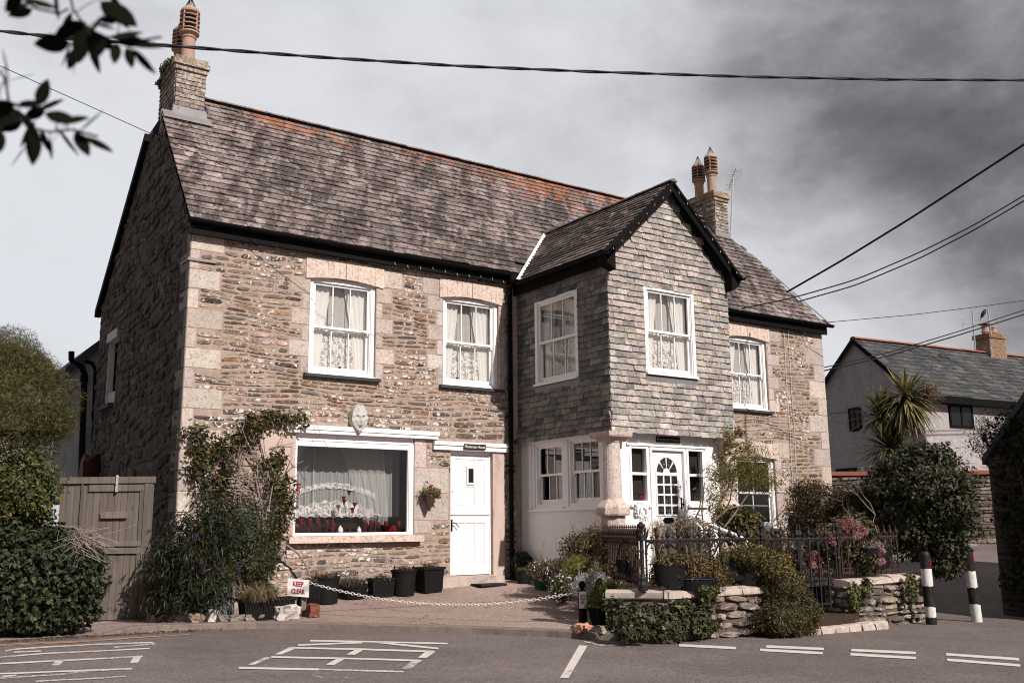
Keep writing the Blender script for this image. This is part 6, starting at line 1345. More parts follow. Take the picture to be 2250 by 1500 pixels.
# ---- sign, chain, posts
sp = G(660, 1352); root = empty('keep_clear_sign', tuple(sp), 'white KEEP CLEAR sign with red letters on a short stake', 'sign')
D_ = (sp-CAM)@CF; sc_ = lambda u, v, off=0.0: dep(u, v, D_+off)
mb = MB(); q = [sc_(633, 1270), sc_(633, 1308), sc_(678, 1311), sc_(680, 1274)]; bq = q
uu = (q[3]-q[0]); W0 = np.linalg.norm(uu); uu /= W0; vv = np.array([0, 0, 1.0]); ww = -CF.copy(); ww[2] = 0; ww /= np.linalg.norm(ww)
SF = Fr((q[0]+q[2])/2, uu, vv, ww); H0 = (q[0][2]-q[1][2]+q[3][2]-q[2][2])/2; mb.fbox(SF, -W0/2, W0/2, -H0/2, H0/2, -.006, .012); mb.build('board', M['sign_white'], root)
textmesh('KEEP', .088, (-.0, .050, .018), SF, M['sign_red'], 'lettering', root, .001, .78, bold=.002); textmesh('CLEAR', .088, (0, -.050, .018), SF, M['sign_red'], 'lettering', root, .001, .72, bold=.002)
mb = MB(); c = sc_(666, 1325, .03); mb.box((c[0]-.035, c[1]-.03, sp[2]-.05), (c[0]+.035, c[1]+.03, c[2]+.12)); mb.build('stake', M['wood'], root)
pp_ = G(1281, 1372); root = empty('chain_post', tuple(pp_), 'black wooden post with ball top and a narrow white and red notice', 'post')
D2 = (pp_-CAM)@CF; k2 = D2/FPX; w2 = 13*k2; mb = MB(); ht = (1372-1298)*k2
mb.box((pp_[0]-w2/2, pp_[1]-w2/2, pp_[2]-.1), (pp_[0]+w2/2, pp_[1]+w2/2, pp_[2]+ht)); mb.build('shaft', M['black_paint'], root)
mb = MB(); mb.lathe(pp_+np.array([0, 0, ht]), [(.02, 0), (.022, .02), (.036, .035), (.046, .06), (.047, .075), (.040, .098), (.022, .112), (.002, .116)], 14); mb.build('ball_finial', M['black_paint'], root, smooth=True)
mb = MB(); z1 = pp_[2]+(1372-1300)*k2; z0 = pp_[2]+(1372-1336)*k2; fr_ = Fr((pp_[0]+ww[0]*w2*.74, pp_[1]+ww[1]*w2*.74, 0), (uu[0], uu[1], 0), (0, 0, 1), ww); mb.fbox(fr_, -w2*.62, w2*.62, z0, z1, -.004, .006); mb.build('notice', M['sign_white'], root)
textmesh('IO', .085, (.004, z1-.075, .009), fr_, M['sign_red'], 'lettering', root, .001, .8, bold=.003); textmesh('3K', .060, (.0, z0+.075, .009), fr_, M['sign_red'], 'lettering', root, .001, .85, bold=.002)
def chain(P0, P1, sag, n, label):
    P0, P1 = np.array(P0), np.array(P1); mb = MB(); pts = [P0+(P1-P0)*t-np.array([0, 0, sag*4*t*(1-t)]) for t in np.linspace(0, 1, n+1)]
    for i in range(n):
        a, b = pts[i], pts[i+1]; d = (b-a); L = np.linalg.norm(d); d /= L; s = np.cross(d, [0, 0, 1.0]); s /= np.linalg.norm(s); u_ = np.cross(s, d); w_ = s if i % 2 else u_
        c_ = (a+b)/2; mb.tube([c_+d*L*.72*math.cos(t)+w_*L*.36*math.sin(t) for t in np.linspace(0, 2*math.pi, 9)], .0042, 4, cap=False)
    return tag(mb.build('chain', M['white_plastic']), label, 'chain', 'white plastic chains across the forecourt')
chain(sc_(679, 1279), (pp_[0]-.04, pp_[1], pp_[2]+(1372-1301)*k2), .225, 84, 'long white plastic chain sagging between the keep clear sign and the ball topped post')
chain(sc_(634, 1282), sc_(489, 1290), .095, 26, 'short white plastic chain between the blue tub and the keep clear sign')
# ---- rocks
rk = [((632, 1350), (34, 18, .10), 'grey and white', (.42, .39, .37), 'large grey rock with white patches at the foot of the sign'), ((689, 1345), (15, 17, .09), '', (.16, .06, .045), 'rust red rock right of the sign stake'),
      ((555, 1358), (25, 9, .08), '', (.22, .18, .16), 'flat brown grey slate stone under the black trough'), ((588, 1355), (26, 8, .08), '', (.27, .23, .21), 'long thin slate stone left of the large grey rock'), ((520, 1360), (20, 9, .08), '', (.2, .17, .15), 'small dark stone in the row under the trough'),
      ((466, 1355), (16, 16, .10), '', (.44, .41, .39), 'pale lichened stone near the buddleja'), ((430, 1360), (18, 12, .1), '', (.22, .17, .14), 'brown stone at the left end of the stone row'), ((492, 1360), (16, 9, .08), '', (.16, .14, .13), 'dark stone beside the pale lichened stone'), ((640, 1330), (14, 5, .05), '', (.36, .31, .28), 'thin pale stone leaning behind the large grey rock'),
      ((1281, 1381), (19, 11, .10), '', (.48, .26, .18), 'orange brown boulder in front of the ball topped post'), ((1326, 1383), (21, 9, .10), '', (.28, .235, .20), 'flat grey brown stone beside the orange boulder')]
for i, ((u, v), (ru, rv, rd), _, c, lab) in enumerate(rk):
    p = G(u, v+rv*.6); D = (p-CAM)@CF; k = D/FPX; mb = MB(); mb.rock((p[0], p[1], p[2]+rv*k*.75), (ru*k*1.05, rd, rv*k*1.15), (1.15*c[0], 1.15*c[1], 1.15*c[2]), 200+i, 3, .38); tag(mb.build('rock', M['garden_stone']), lab, 'rock', 'loose rocks edging the forecourt')

# ---- flower bed plants left of the porch
def GP(u, v, dz=0): p = G(u, v); return p+np.array([0, 0, dz])
def bedplant(label, cat, u, v, vb, ru, rv, n, size, tpl, pal, D=None, name='flower_plant', **kw):
    b = G(u, vb); D = (b-CAM)@CF if D is None else D; return plant(name, label, cat, [K(u, v, D, ru, rv, ru*D/FPX*.8)], n, size, tpl, pal, base=(b[0], b[1], b[2]), **kw)
bedplant('grey feathery heather against the white porch wall', 'shrub', 1172, 1190, 1262, 30, 42, 3200, .055, T_LONG, [(.11, .095, .085), (.15, .125, .11), (.07, .065, .055)], name='heather', spray=1.2, droop=-.6, core=0, ntw=12, twn=4)
bedplant('dark leafy pot plant between the downpipe and the grey heather', 'flower plant', 1148, 1235, 1272, 24, 26, 2200, .045, T_DIA, [(.035, .04, .018), (.05, .05, .022), (.025, .028, .014)], core=.4, ntw=8)
bedplant('bushy daisy plant in the low trough by the porch', 'flower plant', 1195, 1252, 1285, 38, 26, 2600, .03, T_DIA, [(.12, .085, .05), (.09, .085, .035), (.16, .10, .06)], D=14.9, core=.4, flowers=([K(1195, 1248, 14.8, 40, 26, .3)], 90, .028, [(.75, .70, .66)], T_OVAL))
bedplant('daisy clump with white flowers spilling over the forecourt edge', 'flower plant', 1235, 1290, 1330, 30, 34, 2600, .03, T_DIA, [(.07, .07, .03), (.11, .09, .045), (.05, .055, .025)], D=13.6, core=.5, flowers=([K(1235, 1288, 13.5, 32, 34, .25)], 120, .028, [(.78, .75, .70)], T_OVAL))
plant('brown_shrub', 'reddish brown mixed shrub in front of the porch side wall', 'shrub', [K(1275, 1205, 15.0, 36, 38, .35), K(1315, 1190, 15.0, 34, 36, .35), K(1345, 1215, 14.4, 40, 42, .3), K(1250, 1240, 14.6, 30, 22, .25)], 8500, .042, T_DIA, [(.10, .055, .035), (.14, .075, .045), (.08, .075, .03), (.06, .06, .022), (.17, .13, .05)], ntw=14, twn=3, lump=.4, core=.5, base=tuple(GP(1300, 1275)))
bedplant('yellow green feathery shrub between the brown shrub and the silver plant', 'shrub', 1275, 1250, 1300, 44, 32, 4200, .045, T_LONG, [(.22, .21, .05), (.30, .28, .08), (.12, .13, .035), (.08, .10, .03)], D=14.0, name='yellow_shrub', spray=.5, core=.5)
bedplant('silver leaved dusty miller clump behind the potted conifer', 'flower plant', 1300, 1284, 1325, 46, 26, 2600, .06, T_LONG, [(.48, .47, .46), (.56, .55, .53), (.33, .34, .32)], D=13.1, name='silver_plant', spray=1.0, droop=-.4, core=.5, mat='leaf_dry')
plant('ground_cover_plants', 'low mixed plants and dead stems along the iron side railing', 'ground cover', [K(1360, 1262, 13.4, 38, 30, .4), K(1335, 1290, 13.0, 30, 20, .3)], 3600, .032, T_DIA, BRN+GRN_M, ntw=10, twn=3, core=.5)
tr_, tp, tw_, th_ = tub(1296, 1344, 1324, 1371, 'dark square tapered pot with a small conifer beside the ball topped post', 'square', taper=.62, group=None, p=G(1320, 1374))
root = empty('potted_conifer', (tp[0], tp[1], tp[2]+th_), 'small pointed golden green conifer growing in the tapered pot', 'conifer'); mb = MB(); rr = np.random.default_rng(5); n = 6000
hh = rr.uniform(0, 1, n)**1.3; rad = .165*(1-hh)**.75*rr.uniform(.55, 1.1, n)*(1+.15*np.sin(hh*30)); th = rr.uniform(0, 6.283, n); P = np.stack([tp[0]+rad*np.cos(th), tp[1]+rad*np.sin(th), tp[2]+th_-.05+hh*.34], 1)
N = np.stack([np.cos(th), np.sin(th), .3+0*th], 1)+rr.normal(size=(n, 3))*.5; leaves(mb, P, N, np.stack([.5*np.cos(th), .5*np.sin(th), 1+0*th], 1)+rr.normal(size=(n, 3))*.4, .032, T_DIA, [(.13, .13, .035), (.19, .18, .05), (.08, .09, .025)], seed=3); mb.lathe((tp[0], tp[1], tp[2]+th_-.05), [(.11, 0), (.09, .12), (.03, .27)], 10, (.07, .075, .02)); mb.build('foliage', M['leaf'], root)
mb = MB(); mb.tube([(tp[0], tp[1], tp[2]+th_-.08), (tp[0], tp[1], tp[2]+th_+.24)], .010, 5); mb.build('trunk', M['twig'], root)

# ---- railing planters
def hang(u0, u1, vt, vb, y, label, pal, flw=None, trail=.0, tilt=0.0, blue=False, pn=1500, sz=.035, hgt=.12):
    a_, b_ = at(u0, vt, 'y', y), at(u1, vt+tilt, 'y', y); c_ = (a_+b_)/2; w = b_[0]-a_[0]; k = ((c_-CAM)@CF)/FPX; h = (vb-vt)*k
    root = empty('railing_planter', (c_[0], c_[1], c_[2]-h), label, 'planter', 'planters hung on the garden railings'); mb = MB(); ns = 14; V = []
    for lv, (s_, z) in enumerate(((.80, -h), (.97, -.03), (1.0, 0), (.92, 0), (.88, -.05))):
        for i in range(ns+1): t = math.pi*i/ns; V.append((c_[0]-math.cos(t)*w/2*s_, c_[1]+.0-math.sin(t)*.20*s_, c_[2]+z+(a_[2]-b_[2])*.5*math.cos(t)*.0+math.sin(t)*-.012))
    F = [(l*(ns+1)+i, l*(ns+1)+i+1, (l+1)*(ns+1)+i+1, (l+1)*(ns+1)+i) for l in range(4) for i in range(ns)]+[tuple(range(ns+1))[::-1], tuple(range(4*(ns+1), 5*(ns+1)))]+[(l*(ns+1), (l+1)*(ns+1), (l+1)*(ns+1)+ns, l*(ns+1)+ns) for l in range(2)]
    mb.raw(V, F); 
    mb.tube([(c_[0]-w*.42, c_[1], c_[2]), (c_[0]-w*.2, c_[1]+.02, c_[2]+.18), (c_[0], c_[1]+.03, c_[2]+.24), (c_[0]+w*.2, c_[1]+.02, c_[2]+.18), (c_[0]+w*.42, c_[1], c_[2])], .012, 5)
    mb.build('basket', M['pot_black'], root)
    if blue: mb = MB(); mb.tube([(c_[0]-math.cos(t)*w/2*1.01, c_[1]-math.sin(t)*.205, c_[2]-.022-.012*math.sin(t)) for t in np.linspace(.1, 3.04, 12)], .004, 4); mb.build('rim_stripe', M['blue'], root)
    mb = MB(); bl = [(c_[0], c_[1]-.07, c_[2]+hgt*.35, w*.46, .14, hgt)]
    if trail: bl.append((c_[0]+w*.25, c_[1]-.16, c_[2]-.02, w*.3, .08, trail))
    bush(mb, bl, pn, sz, T_DIA, pal, seed=int(u0), lump=.5, gap=.25, shell=.6)
    for k_ in range(12): q = np.array(bl[0][:3])+np.array([rnd.uniform(-.4, .4)*w, rnd.uniform(-.06, .06), 0]); mb.tube([q-np.array([0, 0, .06]), q+np.array([rnd.uniform(-.06, .06), 0, hgt*rnd.uniform(.8, 1.9)])], .0028, 3, (.12, .09, .06))
    mb.build('plants', M['leaf'], root); return root
M['blue'] = plaster('blue_plastic', (.03, .06, .16), .1, 4, .4, .05)
MIX = [(.10, .06, .03), (.15, .085, .04), (.10, .095, .035), (.07, .07, .025), (.20, .14, .05)]
hang(1434, 1512, 1238, 1283, -5.52, 'black railing planter nearest the corner post', MIX, hgt=.13)
hang(1488, 1584, 1264, 1293, -5.62, 'black planter with a blue rim stripe standing on the wall coping', [(.16, .085, .04), (.12, .10, .035), (.20, .12, .05), (.08, .075, .03)], blue=True, pn=3000, hgt=.20, trail=.10)
hang(1556, 1640, 1228, 1270, -5.50, 'black railing planter in the middle of the left railing', MIX, hgt=.10)
hang(1612, 1700, 1242, 1280, -5.56, 'black railing planter partly covered by the yellow flowering shrub', MIX, hgt=.13)
hang(1889, 1950, 1202, 1245, -5.50, 'black planter with faded grey stems hung on the rusty right railing', [(.30, .27, .26), (.22, .19, .17), (.16, .13, .11)], pn=350, hgt=.10)
hang(1352, 1400, 1228, 1256, -4.75, 'dark planter hung inside the rust brown side railing', BRN, pn=500)
hang(1998, 2040, 1205, 1232, -5.25, 'dark planter with pale leaves at the end of the rusty railing', [(.50, .49, .47), (.40, .40, .38), (.12, .12, .08)], pn=420, sz=.06)
plant('red_shrub', 'thin shrub of reddish stems rising behind the left railing', 'shrub', [K(1545, 1180, 13.6, 38, 42, .25), K(1505, 1200, 13.5, 22, 40, .2), K(1500, 1160, 13.6, 26, 26, .2)], 2200, .04, T_DIA, [(.11, .08, .035), (.14, .11, .045), (.18, .11, .05), (.22, .2, .09)], core=0, ntw=18, twn=4, lump=.5, gap=.4, base=tuple(at(1530, 1260, 'y', -5.2)))
plant('golden_conifer', 'small golden conifer glowing behind the corner of the railing', 'conifer', [K(1442, 1165, 14.2, 18, 26, .14), K(1445, 1195, 14.2, 16, 24, .13)], 2600, .03, T_NEED, [(.34, .19, .04), (.42, .25, .06), (.24, .14, .03)], ntw=3, core=.35, spray=.6, base=tuple(dep(1443, 1225, 14.2)))
mb = MB(); blades(mb, dep(1420, 1178, 13.4), 16, .22, .018, [(.12, .05, .05), (.16, .08, .07)], .55, .2, 3, .02); tag(mb.build('spiky_plant', M['leaf']), 'spiky reddish leaved plant beside the shell topped post', 'plant')
plant('low_shrub', 'low dark reddish undergrowth just behind the left half of the left railing', 'shrub', [YK(1470, 1262, 44, 26, .22, -5.15), YK(1540, 1258, 44, 28, .22, -5.1)], 3600, .036, T_DIA, [(.07, .045, .025), (.10, .06, .03), (.05, .048, .02), (.13, .09, .035)], lump=.45, gap=.2, core=.5, ntw=12, twn=3)
plant('low_shrub', 'low dark undergrowth behind the railing beside the gate post', 'shrub', [YK(1610, 1255, 44, 26, .22, -5.1), YK(1665, 1235, 34, 30, .22, -5.05)], 3200, .036, T_DIA, [(.055, .05, .02), (.08, .065, .025), (.04, .036, .016), (.12, .10, .03)], lump=.45, gap=.2, core=.5, ntw=10, twn=3)
# white painted low step wall behind the railings
mb = MB(); a_ = at(1440, 1290, 'y', -4.6); mb.box((4.9, -4.3, GZ-.05), (5.6, -4.15, .34)); 
# ---- ivy on the wall, draping gorse
plant('wall_ivy', 'green ivy mound covering the left end of the low garden wall', 'ivy', [YK(1395, 1372, 50, 32, .15, -5.78), YK(1470, 1374, 58, 30, .16, -5.80), YK(1535, 1366, 38, 32, .13, -5.80), YK(1430, 1350, 34, 22, .13, -5.77), YK(1500, 1348, 34, 26, .13, -5.79), YK(1354, 1352, 16, 36, .13, -5.45), YK(1552, 1322, 20, 20, .10, -5.79), YK(1400, 1338, 20, 12, .1, -5.76)], 8500, .048, T_IVY, [(.042, .046, .02), (.07, .07, .028), (.025, .03, .014), (.11, .10, .045), (.15, .13, .07)], 'leaf_gloss', ntw=10, core=.45, lump=.4, gap=.15, wts=[.3, .25, .25, .13, .07], base=tuple(GR(1450, 1405)))
for i, (u, v, ru, rv, lab) in enumerate(((1558, 1298, 26, 16, 'small ivy tuft hanging over the coping under the blue rimmed planter'), (1905, 1290, 16, 20, 'small ivy tuft on the right garden wall left of the bollard'), (2003, 1290, 20, 34, 'dark ivy strand hanging on the right garden wall beside the bollard'), (1878, 1310, 22, 34, 'ivy clinging to the gate end of the right garden wall'), (1560, 1375, 30, 14, 'scrap of ivy low on the left garden wall'))):
    c = at(u, v, 'y', -5.80 if u < 1700 else -5.66+.12*(u-1850)/235*1.2-.06); k = ((c-CAM)@CF)/FPX; plant('ivy_tuft', lab, 'ivy', [(c[0], c[1], c[2], ru*k, .05, rv*k)], 420, .042, T_IVY, GRN_M, 'leaf_gloss', ntw=3, core=0, twr=.004, group='ivy tufts on the garden walls', gap=.3)
gorse_n = [YK(1695, 1250, 46, 40, .24, -5.75), YK(1640, 1222, 48, 24, .2, -5.7), YK(1725, 1300, 58, 55, .28, -5.85), YK(1718, 1360, 72, 42, .30, -5.95), YK(1762, 1345, 40, 50, .26, -5.9)]
plant('gorse_shrub', 'bushy green shrub with small yellow flowers spilling over the wall left of the gate', 'shrub', gorse_n, 30000, .030, T_DIA, [(.055, .05, .018), (.08, .07, .022), (.036, .034, .014), (.12, .10, .032)], spray=.8, droop=-.1, ntw=0, lump=.2, core=.8, base=tuple(GR(1720, 1402)), flowers=([YK(1645, 1212, 58, 22, .2, -5.75), YK(1700, 1238, 45, 30, .26, -5.8), YK(1732, 1268, 26, 18, .26, -5.9)], 700, .022, [(.42, .27, .06), (.34, .21, .05), (.50, .36, .12)], T_OVAL))
# ---- shrubs between porch and lower window
root = plant('willow_shrub', 'tall airy olive shrub on bare grey stems in front of the lower right window', 'shrub', [K(1640, 1020, 15.3, 60, 42, .4), K(1680, 1055, 15.3, 38, 34, .35), K(1610, 1050, 15.2, 36, 34, .3), K(1570, 1095, 15.1, 24, 42, .25), K(1640, 985, 15.4, 18, 20, .2), K(1600, 960, 15.6, 12, 28, .15), K(1580, 1040, 15.2, 30, 22, .25)], 5200, .068, T_LONG, [(.16, .15, .04), (.22, .19, .055), (.10, .10, .03), (.26, .21, .07)], core=0, ntw=0, spray=.6, lump=.45, gap=.3, droop=-.1, base=tuple(at(1580, 1230, 'y', -4.3)))
mb = MB(); W_ = lambda u, v: dep(u, v, 15.2)
for pts, r0 in (([(1527, 1215), (1524, 1160), (1522, 1150), (1535, 1115), (1540, 1092)], .016), ([(1555, 1205), (1560, 1150), (1600, 1120), (1640, 1105), (1690, 1110)], .02), ([(1560, 1200), (1568, 1150), (1580, 1110), (1600, 1070), (1604, 1030)], .017), ([(1575, 1175), (1610, 1130), (1640, 1090), (1660, 1060)], .015), ([(1545, 1180), (1545, 1120), (1552, 1060)], .013), ([(1600, 1120), (1604, 1095), (1612, 1060), (1620, 1020)], .013), ([(1565, 1215), (1600, 1160), (1585, 1140)], .012), ([(1552, 1190), (1578, 1125), (1590, 1080)], .012)):
    P_ = [W_(*p)+r4.normal(size=3)*.02 for p in pts]; mb.tube(P_, [r0*(1-.55*i/len(P_)) for i in range(len(P_))], 6)
mb.build('trunk', M['twig_grey'], root)
plant('laurel_bush', 'rounded olive bush under the lower right window behind the handrail', 'bush', [K(1628, 1150, 15.7, 40, 40, .4), K(1600, 1135, 15.6, 24, 24, .3), K(1650, 1180, 15.4, 26, 24, .3)], 4500, .058, T_OVAL, [(.13, .12, .03), (.09, .09, .025), (.18, .15, .045)], ntw=3, base=tuple(dep(1628, 1215, 15.6)))
plant('wall_climber', 'thin climber on the right porch column', 'climber', [K(1598, 975, 16.2, 10, 34, .08), K(1585, 1010, 16.1, 10, 26, .08), K(1622, 950, 16.6, 14, 12, .08)], 420, .05, T_OVAL, [(.10, .10, .035), (.16, .11, .04)], core=0, ntw=8, gap=.3, twr=.005, base=tuple(at(1600, 1090, 'y', -2.0)))
plant('dark_hedge', 'dark clipped hedge beyond the right corner of the house, brown on top', 'hedge', [K(1800, 1118, 16.6, 75, 62, .6), K(1880, 1108, 16.4, 75, 60, .6), K(1925, 1120, 16.2, 50, 60, .5), K(1775, 1080, 16.9, 45, 30, .4), K(1760, 1160, 16.6, 40, 60, .4)], 20000, .036, T_DIA, [(.05, .04, .018), (.065, .05, .022), (.035, .03, .014), (.10, .055, .03)], ntw=8, twn=4, lump=.12, base=tuple(dep(1820, 1200, 16.6)))
plant('hydrangea', 'hydrangea bush with pink mophead flowers behind the gate and rusty railing', 'hydrangea', [K(1830, 1195, 14.3, 75, 45, .35), K(1870, 1160, 14.6, 45, 34, .35), K(1740, 1240, 14.0, 40, 40, .3), K(1900, 1225, 14.2, 50, 30, .3)], 5200, .07, T_OVAL, [(.05, .055, .02), (.07, .075, .028), (.10, .075, .04)], ntw=8, base=tuple(dep(1850, 1262, 14.2)))
mb = MB(); hd = [(1845, 1148, 9), (1862, 1142, 11), (1880, 1152, 12), (1890, 1160, 11), (1870, 1160, 10), (1856, 1162, 10), (1898, 1168, 9), (1840, 1165, 8), (1780, 1222, 9), (1790, 1215, 7), (1786, 1240, 9), (1798, 1230, 8), (1800, 1250, 6), (1736, 1222, 9), (1725, 1240, 6), (1812, 1188, 8), (1822, 1178, 9), (1938, 1210, 7), (1936, 1232, 8), (1772, 1185, 6), (1806, 1170, 7), (1830, 1192, 6), (1884, 1175, 10)]
for i, (u, v, r) in enumerate(hd):
    D = 13.75 if v > 1170 else 14.2; c = dep(u, v, D); rr_ = r*D/FPX*1.15; cc = [(.30, .10, .12), (.38, .17, .18), (.44, .25, .24), (.22, .06, .075)][i % 4]; bush(mb, [(c[0], c[1], c[2], rr_, rr_, rr_*.85)], 190, .022, T_OVAL, [cc, tuple(x*1.25 for x in cc), tuple(x*.7 for x in cc)], seed=i, shell=.15, lump=.05, cv=.2)
o = mb.build('flower_heads', M['petal'], S.objects['hydrangea'])
root = empty('bare_shrub', tuple(dep(1912, 1165, 14.7)), 'leafless shrub of forked pale twigs above the pink hydrangea', 'shrub'); mb = MB(); B_ = lambda u, v: dep(u, v, 14.6)
for pts, r0 in (([(1928, 1172), (1922, 1152), (1918, 1145), (1923, 1130), (1905, 1112), (1893, 1098), (1885, 1088)], .010), ([(1918, 1145), (1895, 1148)], .005), ([(1923, 1130), (1912, 1105), (1898, 1090), (1888, 1072)], .007), ([(1915, 1144), (1885, 1140), (1865, 1125)], .004), ([(1875, 1142), (1862, 1125), (1852, 1112), (1850, 1100)], .005)):
    P_ = [B_(*p) for p in pts]; mb.tube(P_, [r0*(1-.5*i/len(P_)) for i in range(len(P_))], 5); twigs(mb, P_[-1], [P_[-1]+np.array([r4.normal()*.12, r4.normal()*.1, abs(r4.normal())*.10]) for _ in range(7)], r0*.35, 3, .2, seed=3)
mb.build('branches', M['twig_grey'], root)
plant('ivy_tree', 'large dark green rounded ivy covered bush at the lane corner', 'bush', [K(2015, 1065, 15.4, 88, 66, .7), K(2060, 1130, 15.2, 62, 95, .6), K(1958, 1088, 15.6, 40, 62, .5), K(2030, 1005, 15.5, 45, 36, .45), K(2085, 1060, 15.4, 42, 48, .4), K(2100, 1130, 15.2, 30, 55, .35), K(1985, 1030, 15.5, 40, 36, .4), K(2080, 1205, 14.9, 36, 46, .35), K(2070, 1245, 14.8, 26, 26, .25), K(1990, 1150, 15.3, 60, 74, .5)], 30000, .066, T_OVAL, [(.032, .037, .017), (.044, .048, .02), (.022, .026, .012), (.062, .064, .028)], 'leaf', ntw=8, twn=4, lump=.34, core=.6, cv=.45, base=tuple(dep(2060, 1262, 15.0)), cut=lambda P: P[:, 2] > -.6)
mb = MB(); pb = dep(2048, 1232, 15.2); blades(mb, pb, 150, .48, .013, [(.12, .12, .04), (.17, .15, .06), (.24, .18, .09)], .6, .5, 7, .05); tag(mb.build('ornamental_grass', M['leaf']), 'arching tuft of ornamental grass behind the first bollard', 'grass tuft')
mb = MB(); wp = MB()
# cordyline
root = empty('cordyline_palm', tuple(dep(1965, 1100, 19)), 'cordyline palm with two spiky crowns in front of the grey neighbouring house', 'palm tree')
mb = MB(); mb.tube([dep(1965, 1150, 19), dep(1966, 1050, 19), dep(1962, 985, 19), dep(1945, 930, 19)], [.16, .13, .11, .09], 9); mb.tube([dep(1964, 1000, 19), dep(1978, 940, 18.9), dep(1990, 885, 18.9)], [.10, .09, .08], 8); mb.build('trunk', M['twig'], root)
def crown(mb, c, n, L, w, seed, zl=-.5, pal=None, dirb=None):
    rr = np.random.default_rng(seed); pal = pal or [(.075, .085, .03), (.11, .115, .04), (.05, .06, .025), (.17, .16, .06), (.23, .19, .10)]
    for i in range(n):
        d = rr.normal(size=3); d /= np.linalg.norm(d)
        if d[2] < zl: continue
        if dirb is not None: d += np.array(dirb); d /= np.linalg.norm(d)
        ln = L*rr.uniform(.75, 1.1); s_ = np.cross(d, [0, 0, 1.0]); s_ /= np.linalg.norm(s_)+1e-6; V = []; col = tuple(np.array(pal[int(rr.integers(len(pal)))])*rr.uniform(.8, 1.2)); dr = rr.uniform(.05, .35)
        for k in range(6): f = k/5; p = c+d*ln*f-np.array([0, 0, dr*ln*f*f*f]); ww = w*(.5+1.2*f if f < .35 else 1.1*(1-((f-.35)/.65)**1.6))*.5+.002; V += [p-s_*ww, p+s_*ww]
        mb.raw(V, [(2*k, 2*k+1, 2*k+3, 2*k+2) for k in range(5)], col)
mb = MB(); crown(mb, dep(1938, 915, 19), 240, .72, .042, 1, -.4); crown(mb, dep(1990, 872, 18.8), 300, .80, .048, 2, -.85, [(.14, .13, .045), (.20, .18, .07), (.09, .09, .035), (.27, .23, .11)], (0, 0, -.35)); crown(mb, dep(1955, 985, 18.9), 240, .82, .045, 3, -.5); crown(mb, dep(2000, 1010, 18.6), 40, .5, .03, 5, -.2); mb.build('leaves', M['leaf'], root)
mb = MB(); bush(mb, [K(2040, 858, 18.6, 30, 24, .22)], 1500, .03, T_DIA, [(.20, .14, .085), (.14, .09, .06), (.28, .20, .13)], seed=6, shell=.5, lump=.3); bush(mb, [K(2018, 950, 18.7, 32, 26, .25)], 900, .035, T_LONG, [(.26, .19, .12), (.18, .13, .08)], seed=7, shell=.7, gap=.2, lump=.5); mb.build('seed_heads', M['leaf_dry'], root)
plant('twiggy_tree', 'sparse dark twiggy tree in front of the neighbouring house near the shed', 'tree', [K(2190, 940, 17.5, 60, 50, .5), K(2160, 975, 17.5, 36, 36, .4), K(2235, 910, 17.6, 30, 30, .4)], 1500, .075, T_LONG, [(.05, .05, .03), (.075, .07, .04), (.10, .085, .05)], core=0, ntw=34, twn=5, gap=.2, twr=.012, base=tuple(dep(2200, 1060, 17.5)), droop=-.3)
plant('shed_ivy', 'black green ivy hanging over the stone shed wall at the right edge', 'ivy', [(11.93, -6.1, 1.1, .12, .7, .9), (11.93, -6.0, 2.1, .10, .6, .5), (11.93, -7.2, 1.6, .12, .9, 1.3), (11.9, -6.2, -.1, .14, .8, .6)], 5200, .07, T_IVY, [(.02, .025, .012), (.03, .034, .016), (.014, .017, .009)], 'leaf', core=0, ntw=6, gap=.2, base=(11.9, -6.2, -.7))
mb = MB()
for (u, v, n_) in ((2150, 1180, 60), (2135, 1182, 50), (2175, 1176, 60)): blades(mb, dep(u, v, 23), n_, .18, .02, [(.10, .11, .03), (.14, .13, .05)], .6, .3, u, .5)
tag(mb.build('verge_grass', M['leaf']), 'strip of short grass above the low stone edging', 'grass', None, 'stuff')
plant('chimney_weeds', 'small leafy weeds rooted on the left chimney top', 'weeds', [(.10, 2.15, 8.93, .06, .14, .08), (.08, 2.5, 8.95, .07, .20, .11), (.10, 2.85, 8.80, .07, .12, .07)], 420, .055, T_OVAL, [(.06, .065, .025), (.09, .09, .035)], core=0, ntw=4, twr=.004)
plant('background_tree', 'loose small tree seen between the golden conifer and the white outbuilding', 'tree', [K(95, 820, 20, 22, 26, .3), K(112, 835, 20, 14, 14, .3)], 350, .12, T_OVAL, [(.10, .09, .03), (.20, .13, .05)], core=0, ntw=5, gap=.3, base=tuple(dep(95, 1000, 20)))
# pot of plants by lower window etc: hanging basket
root = empty('hanging_basket', tuple(at(938, 1120, 'y', -.16)), 'cone shaped wicker wall basket with green plant and red flowers beside the stable door', 'hanging basket'); c = at(943, 1088, 'y', -.13)
mb = MB(); mb.lathe((c[0], c[1], c[2]-.26), [(.01, 0), (.05, .09), (.095, .20), (.125, .30), (.12, .31), (.10, .30)], 14); 
for k in range(9): rr_ = .02+.105*k/8; mb.tube([(c[0]+rr_*1.05*math.cos(t), c[1]+rr_*1.05*math.sin(t), c[2]-.24+.275*k/8+.004*math.sin(t*9)) for t in np.linspace(0, 6.283, 14)], .006, 4, cap=False)
mb.build('basket', M['wicker'], root)
mb = MB(); bush(mb, [(c[0]+.01, c[1]-.03, c[2]+.06, .185, .12, .085), (c[0]+.10, c[1]-.04, c[2]+.02, .10, .08, .075)], 1100, .034, T_DIA, [(.16, .15, .05), (.22, .20, .07), (.10, .10, .035)], seed=3, lump=.3); mb.build('foliage', M['leaf'], root)
